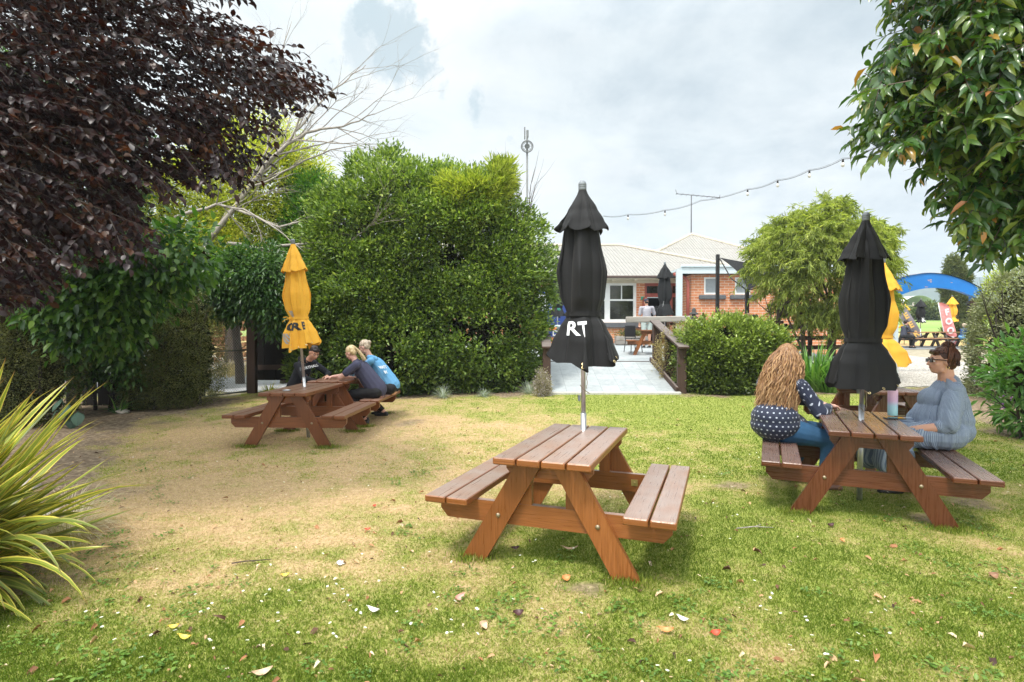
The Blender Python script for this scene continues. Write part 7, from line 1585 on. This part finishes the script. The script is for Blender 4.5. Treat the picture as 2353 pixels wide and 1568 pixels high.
def cap_hair(e, P, M, mat, rv, extra=None, vox=.006, wr=.012, back=1.0, sc=1.0, fringe=True):
    B = Blob(); B.ell(P(0, -.028, .048), (.086 * sc, .096 * sc, .082 * sc), M); B.ell(P(0, -.055, .005), (.080 * sc, .06 * sc, .07 * sc * back), M)
    if fringe: B.cap(P(-.045, .055, .078), P(.045, .055, .078), .026 * sc, .026 * sc); B.cap(P(0, .03, .11), P(0, .07, .075), .035 * sc, .024 * sc)
    if extra: extra(B)
    h_ = B.build('hair', mat, e, vox, 2, wr, 30, 2); a_ = h_.data.attributes.new('rv', 'FLOAT', 'POINT'); n_ = len(h_.data.vertices)
    Pv = np.zeros(n_ * 3, np.float32); h_.data.vertices.foreach_get('co', Pv); a_.data.foreach_set('value', np.clip(rv + (vnoise(Pv.reshape(-1, 3) * [1, 1, .3], 90, 3) - .5) * .9, 0, 1).astype(np.float32)); return h_
# boy in the black hoodie
o0 = Vector((-3.66, 9.62, 0)); u_ = V3(.30, .10, .95)
e, P, M, L = small_person('boy in a black hoodie leaning on the table, looking down', o0, V3(-3.70, 9.66, .57), V3(-3.54, 9.60, .93), V3(-3.45, 9.57, 1.08), V3(-3.33, 9.52, 1.215), V3(.62, -.62, -.50), V3(.45, -.30, .85),
    (V3(-3.44, 9.80, 1.03), V3(-3.56, 9.38, 1.01)), (V3(-3.20, 9.86, .84), V3(-3.40, 9.28, .80)), (V3(-3.14, 9.60, .815), V3(-3.22, 9.36, .74)), (V3(-3.25, 9.78, .56), V3(-3.28, 9.52, .56)), (V3(-3.30, 9.80, .12), V3(-3.30, 9.54, .12)), SKIN_B, HOODK, LEGG, H_DARK, 'hoodie',
    hands=((V3(.3, -.9, 0), V3(0, 0, 1), V3(-.9, -.2, 0), .95), (V3(.8, .2, 0), V3(0, 0, 1), V3(0, .9, 0), .6)))
cap_hair(e, P, M, H_DARK, .5)
B = Blob(); nk = L(V3(-3.50, 9.60, 1.08)); B.cap(nk + V3(-.09, .03, .0), nk + V3(.0, -.10, .0), .05, .05); B.cap(nk + V3(-.09, .03, .0), nk + V3(.02, .12, .01), .05, .05); B.cap(nk + V3(-.10, .02, .03), nk + V3(-.08, .0, -.05), .05, .06); B.build('hood', HOODK, e, .008, 3, .012, 10)
def chestfn(c, dirx, diry, out): return lambda x, y: L(c) + Vector(dirx) * x + Vector(diry) * y + Vector(out) * (-.9 * x * x)
lettering('lettering', 'COURTHALL', .062, chestfn(V3(-3.405, 9.455, .955), V3(.80, .55, .20), V3(-.25, -.05, .96), V3(.6, -.8, 0)), WHT, e, cut=.02, bold=.002)
m = MB(); m.tube([L(V3(-3.45, 9.44, 1.04)), L(V3(-3.44, 9.425, .92))], .004, 5); m.build('drawstring', SHOE_K, e)
# girl in navy tee with ponytail
o0 = Vector((-2.31, 9.44, 0))
e, P, M, L = small_person('girl in a navy tee with a blonde ponytail leaning forward on the table', o0, V3(-2.27, 9.46, .565), V3(-2.50, 9.42, .93), V3(-2.60, 9.42, 1.07), V3(-2.685, 9.44, 1.215), V3(-.80, .35, -.45), V3(-.45, .1, .88),
    (V3(-2.54, 9.22, 1.03), V3(-2.57, 9.60, 1.03)), (V3(-2.80, 9.20, .825), V3(-2.84, 9.62, .83)), (V3(-2.68, 9.42, .81), V3(-3.02, 9.50, .815)), (V3(-2.68, 9.36, .53), V3(-2.70, 9.58, .53)), (V3(-2.45, 9.38, .12), V3(-2.50, 9.60, .12)), SKIN_C, NAVYT, LEGG, H_PALE, 'tee_shirt', sleeve=.62, tr=(.145, .175))
cap_hair(e, P, M, H_PALE, .55, fringe=False, wr=.005)
pt = P(0, -.105, .045)
def pony(i, rg):
    a = rg.random() * 6.28; r = rg.random() * .018; st = pt + M @ V3(math.cos(a) * r, 0, math.sin(a) * r); d1 = st + V3(.05, -.01, .015); end = st + V3(.17 + rg.uniform(-.02, .03), -.03 + rg.uniform(-.02, .02), -.19 + rg.uniform(-.02, .02)); sp = V3(rg.gauss(0, .010), rg.gauss(0, .012), rg.gauss(0, .008))
    return [st * (1 - t_) ** 2 + d1 * 2 * t_ * (1 - t_) + end * t_ * t_ + sp * t_ for t_ in [k / 9 for k in range(10)]]
strands('ponytail', None, pony, H_PALE, e, 130, 10, .0055, 7); m = MB(); m.ell(pt, (.016, .016, .016)); m.build('hair_tie', SHOE_K, e)
# girl in blue hoodie with a bun
o0 = Vector((-2.17, 9.98, 0))
e, P, M, L = small_person('girl in a bright blue hoodie with a blonde bun beside the girl in navy', o0, V3(-2.14, 9.98, .58), V3(-2.38, 9.96, .97), V3(-2.50, 9.95, 1.13), V3(-2.59, 9.93, 1.30), V3(-.85, .2, -.40), V3(-.4, .05, .9),
    (V3(-2.44, 9.76, 1.07), V3(-2.47, 10.14, 1.07)), (V3(-2.72, 9.78, .85), V3(-2.74, 10.16, .85)), (V3(-2.92, 9.88, .83), V3(-2.93, 10.0, .83)), (V3(-2.60, 9.88, .53), V3(-2.60, 10.1, .53)), (V3(-2.26, 9.95, .17), V3(-2.36, 10.14, .17)), SKIN_C, HOODB, LEGG, H_ASH, 'hoodie', tr=(.135, .165))
cap_hair(e, P, M, H_ASH, .5, lambda B: B.ell(P(0, -.125, .04), (.042, .036, .040), M), fringe=False)
B = Blob(); nk = L(V3(-2.45, 9.92, 1.11)); B.cap(nk + V3(-.03, -.10, .02), nk + V3(.07, -.03, -.02), .045, .05); B.cap(nk + V3(.07, -.03, -.02), nk + V3(.0, .12, .0), .05, .045); B.cap(nk + V3(.05, -.02, -.02), nk + V3(.12, .0, -.10), .06, .04); B.build('hood', HOODB, e, .008, 3, .016, 10)
for s_, z_, tx in ((.075, 0.0, 'WATT'), (.075, -.085, 'BY')):
    c = V3(-2.245, 9.84, .93 + z_) + V3(.05, 0, 0) * (-z_ / .085)
    lettering('lettering', tx, s_, lambda x, y, c=c: L(c) + V3(.42, .80, 0) * x + V3(-.55, 0, .83) * y + V3(.6, -.75, .2) * .028, WHT, e, cut=.03, bold=.004)
# man in the cap on the patio
zq = float(rampz(0, 20.5)); cx_ = win_x(20.5, 1486); o0 = Vector((cx_, 20.5, zq)); H = lambda x, y, z: V3(cx_ + x, 20.5 + y, zq + z)
e, P, M, L = small_person('man in grey tee and navy cap standing on the patio with a camera', o0, H(0, 0, .98), H(0, 0, 1.32), H(0, .01, 1.50), H(-.01, .03, 1.66), V3(-.25, .93, -.2), UP,
    (H(.21, 0, 1.45), H(-.21, 0, 1.45)), (H(.30, .05, 1.16), H(-.26, .02, 1.15)), (H(.30, .30, 1.28), H(-.25, .05, .90)), (H(.10, 0, .52), H(-.10, 0, .52)), (H(.10, 0, .1), H(-.10, 0, .1)), SKIN_B, GREYT, SHORTS, H_DARK, 'tee_shirt', sleeve=.75, tr=(.165, .15), shorts=True)
B = Blob(); B.ell(P(0, -.008, .055), (.088, .102, .078), M); B.cap(P(-.03, .09, .055), P(.03, .09, .055), .03, .03, flat=(UP, .25)); B.build('cap', fabric('cap_navy', (.035, .037, .06)), e, .007, 2)
B = Blob(); B.ell(P(0, -.03, .0), (.079, .07, .06), M); h_ = B.build('hair', H_DARK, e, .008, 2); 
cm = empty('video_camera', H(.40, .32, 1.36), 0, 'black camera on a handheld grip held by the man in the cap', 'camera'); m = MB(); m.box((-.08, -.06, 0), (.08, .06, .11), bevel=.012); m.tube([(-.0, -.06, .055), (0, -.13, .055)], .035, 12); m.build('camera_body', BLK, cm); m = MB(); m.tube([(0, 0, 0), (.0, -.02, -.12), (.10, -.02, -.2), (.2, -.02, -.26)], .016, 8); m.tube([(-.07, 0, -.02), (.1, 0, -.02)], .012, 6); m.build('grip', BLK, cm); m = MB(); m.tube([(.0, .0, .11), (.02, .0, .17), (.09, 0, .16)], .012, 6); m.build('top_handle', BLK, cm)
# two heads above the low hedge
for lb, px, py, Y, sk, hr, fd in (('bald man sitting behind the low hedge, only his head showing', 1719, 729, 16.3, SKIN_C, None, V3(.9, .3, -.1)), ('dark haired person in sunglasses sitting beyond the bald man', 1735, 733, 16.9, SKIN_B, H_DARK, V3(.9, -.2, -.1))):
    hc_ = at(px, py, Y); z_ = float(rampz(0, Y)); o0 = Vector((hc_.x, Y, z_)); hz_ = hc_.z
    q = lambda x, y, z: V3(hc_.x + x, Y + y, hz_ + z)
    e, P, M, L = small_person(lb, o0, q(-.05, 0, -.74), q(-.02, 0, -.38), q(-.02, 0, -.16), q(0, 0, 0), fd, UP, (q(0, -.2, -.24), q(0, .2, -.24)), (q(.15, -.22, -.48), q(.15, .22, -.48)), (q(.36, -.1, -.5), q(.36, .1, -.5)), (q(.38, -.1, -.74), q(.38, .1, -.74)), (q(.38, -.1, -1.1), q(.38, .1, -1.1)), sk, HOODK, LEGG, hr, 'shirt', tr=(.15, .16))
    if hr: cap_hair(e, P, M, hr, .4); m = MB(); m.box((-.06, -.004, -.014), (.06, .004, .014), M=Matrix.Translation(P(0, .092, .004)) @ M.to_4x4(), bevel=.003); m.build('sunglasses', SUNG, e)
e = empty('patio_bench', (at(1725, 760, 16.5).x, 16.5, float(rampz(0, 16.5))), 0, 'timber bench under the two people behind the low hedge', 'bench'); zb_ = at(1720, 730, 16.4).z - .85 - float(rampz(0, 16.5)); m = MB(); m.box((-.5, -.6, zb_ - .05), (.5, .7, zb_)); m.build('seat', WOOD_D, e)
for s in (-.5, .55): m = MB(); m.box((-.4, s, 0), (.4, s + .06, zb_ - .051)); m.build('leg', WOOD_D, e)
# far people by the long tables
def far(lb, px, py, Y, top, bot, hr, fd, sc, side=1):
    c = at(px, py, Y); z_ = Tz(c.x, Y); o0 = Vector((c.x, Y, z_)); q = lambda x, y, z: V3(c.x + x * side * sc, Y + y * sc, z_ + .46 + z * sc)
    e, P, M, L = small_person(lb, o0, q(0, 0, .10), q(.04, 0, .45), q(.08, 0, .62), q(.12, 0, .76), fd, UP, (q(.06, -.19, .54), q(.06, .19, .54)), (q(.22, -.2, .34), q(.22, .2, .34)), (q(.42, -.1, .34), q(.42, .1, .34)), (q(.42, -.1, .08), q(.42, .1, .08)), (q(.40, -.1, -.36), q(.40, .1, -.36)), SKIN_A, top, bot, hr, 'jumper', tr=(.14 * sc, .15 * sc), group=None); cap_hair(e, P, M, hr, .5)
far('man in a dark jacket at the left end of the long tables beyond the arch', 2076, 780, 26.9, fabric('dark_jacket', (.05, .055, .08)), LEGG, H_DARK, V3(.9, .3, -.2), 1.0)
far('small boy in a navy and white jumper sitting beyond the arch', 2212, 780, 26.8, fabric('navy_jumper', (.03, .08, .20)), fabric('blue_shorts', (.15, .35, .6)), H_ASH, V3(.95, .1, 0), .80, 1)
far('person in dark clothes partly behind the right arch post', 2231, 780, 26.7, fabric('dark_blue_top', (.05, .06, .09)), LEGG, H_DARK, V3(-.9, .2, 0), 1.05, 1)

# ================================================================== air
m = bpy.data.materials.new('haze'); m.use_nodes = True; t = NT(m); t.n.remove(t.n['Principled BSDF'])
pv = t.n.new('ShaderNodeVolumePrincipled'); pv.inputs['Color'].default_value = (.80, .90, 1, 1); pv.inputs['Density'].default_value = .0007; pv.inputs['Anisotropy'].default_value = .0
t.l.new(pv.outputs[0], t.n['Material Output'].inputs['Volume'])
mb = MB(); mb.box((-3100, -20, -3), (3100, 3100, 150)); tag(mb.build('haze', m), kind='stuff')
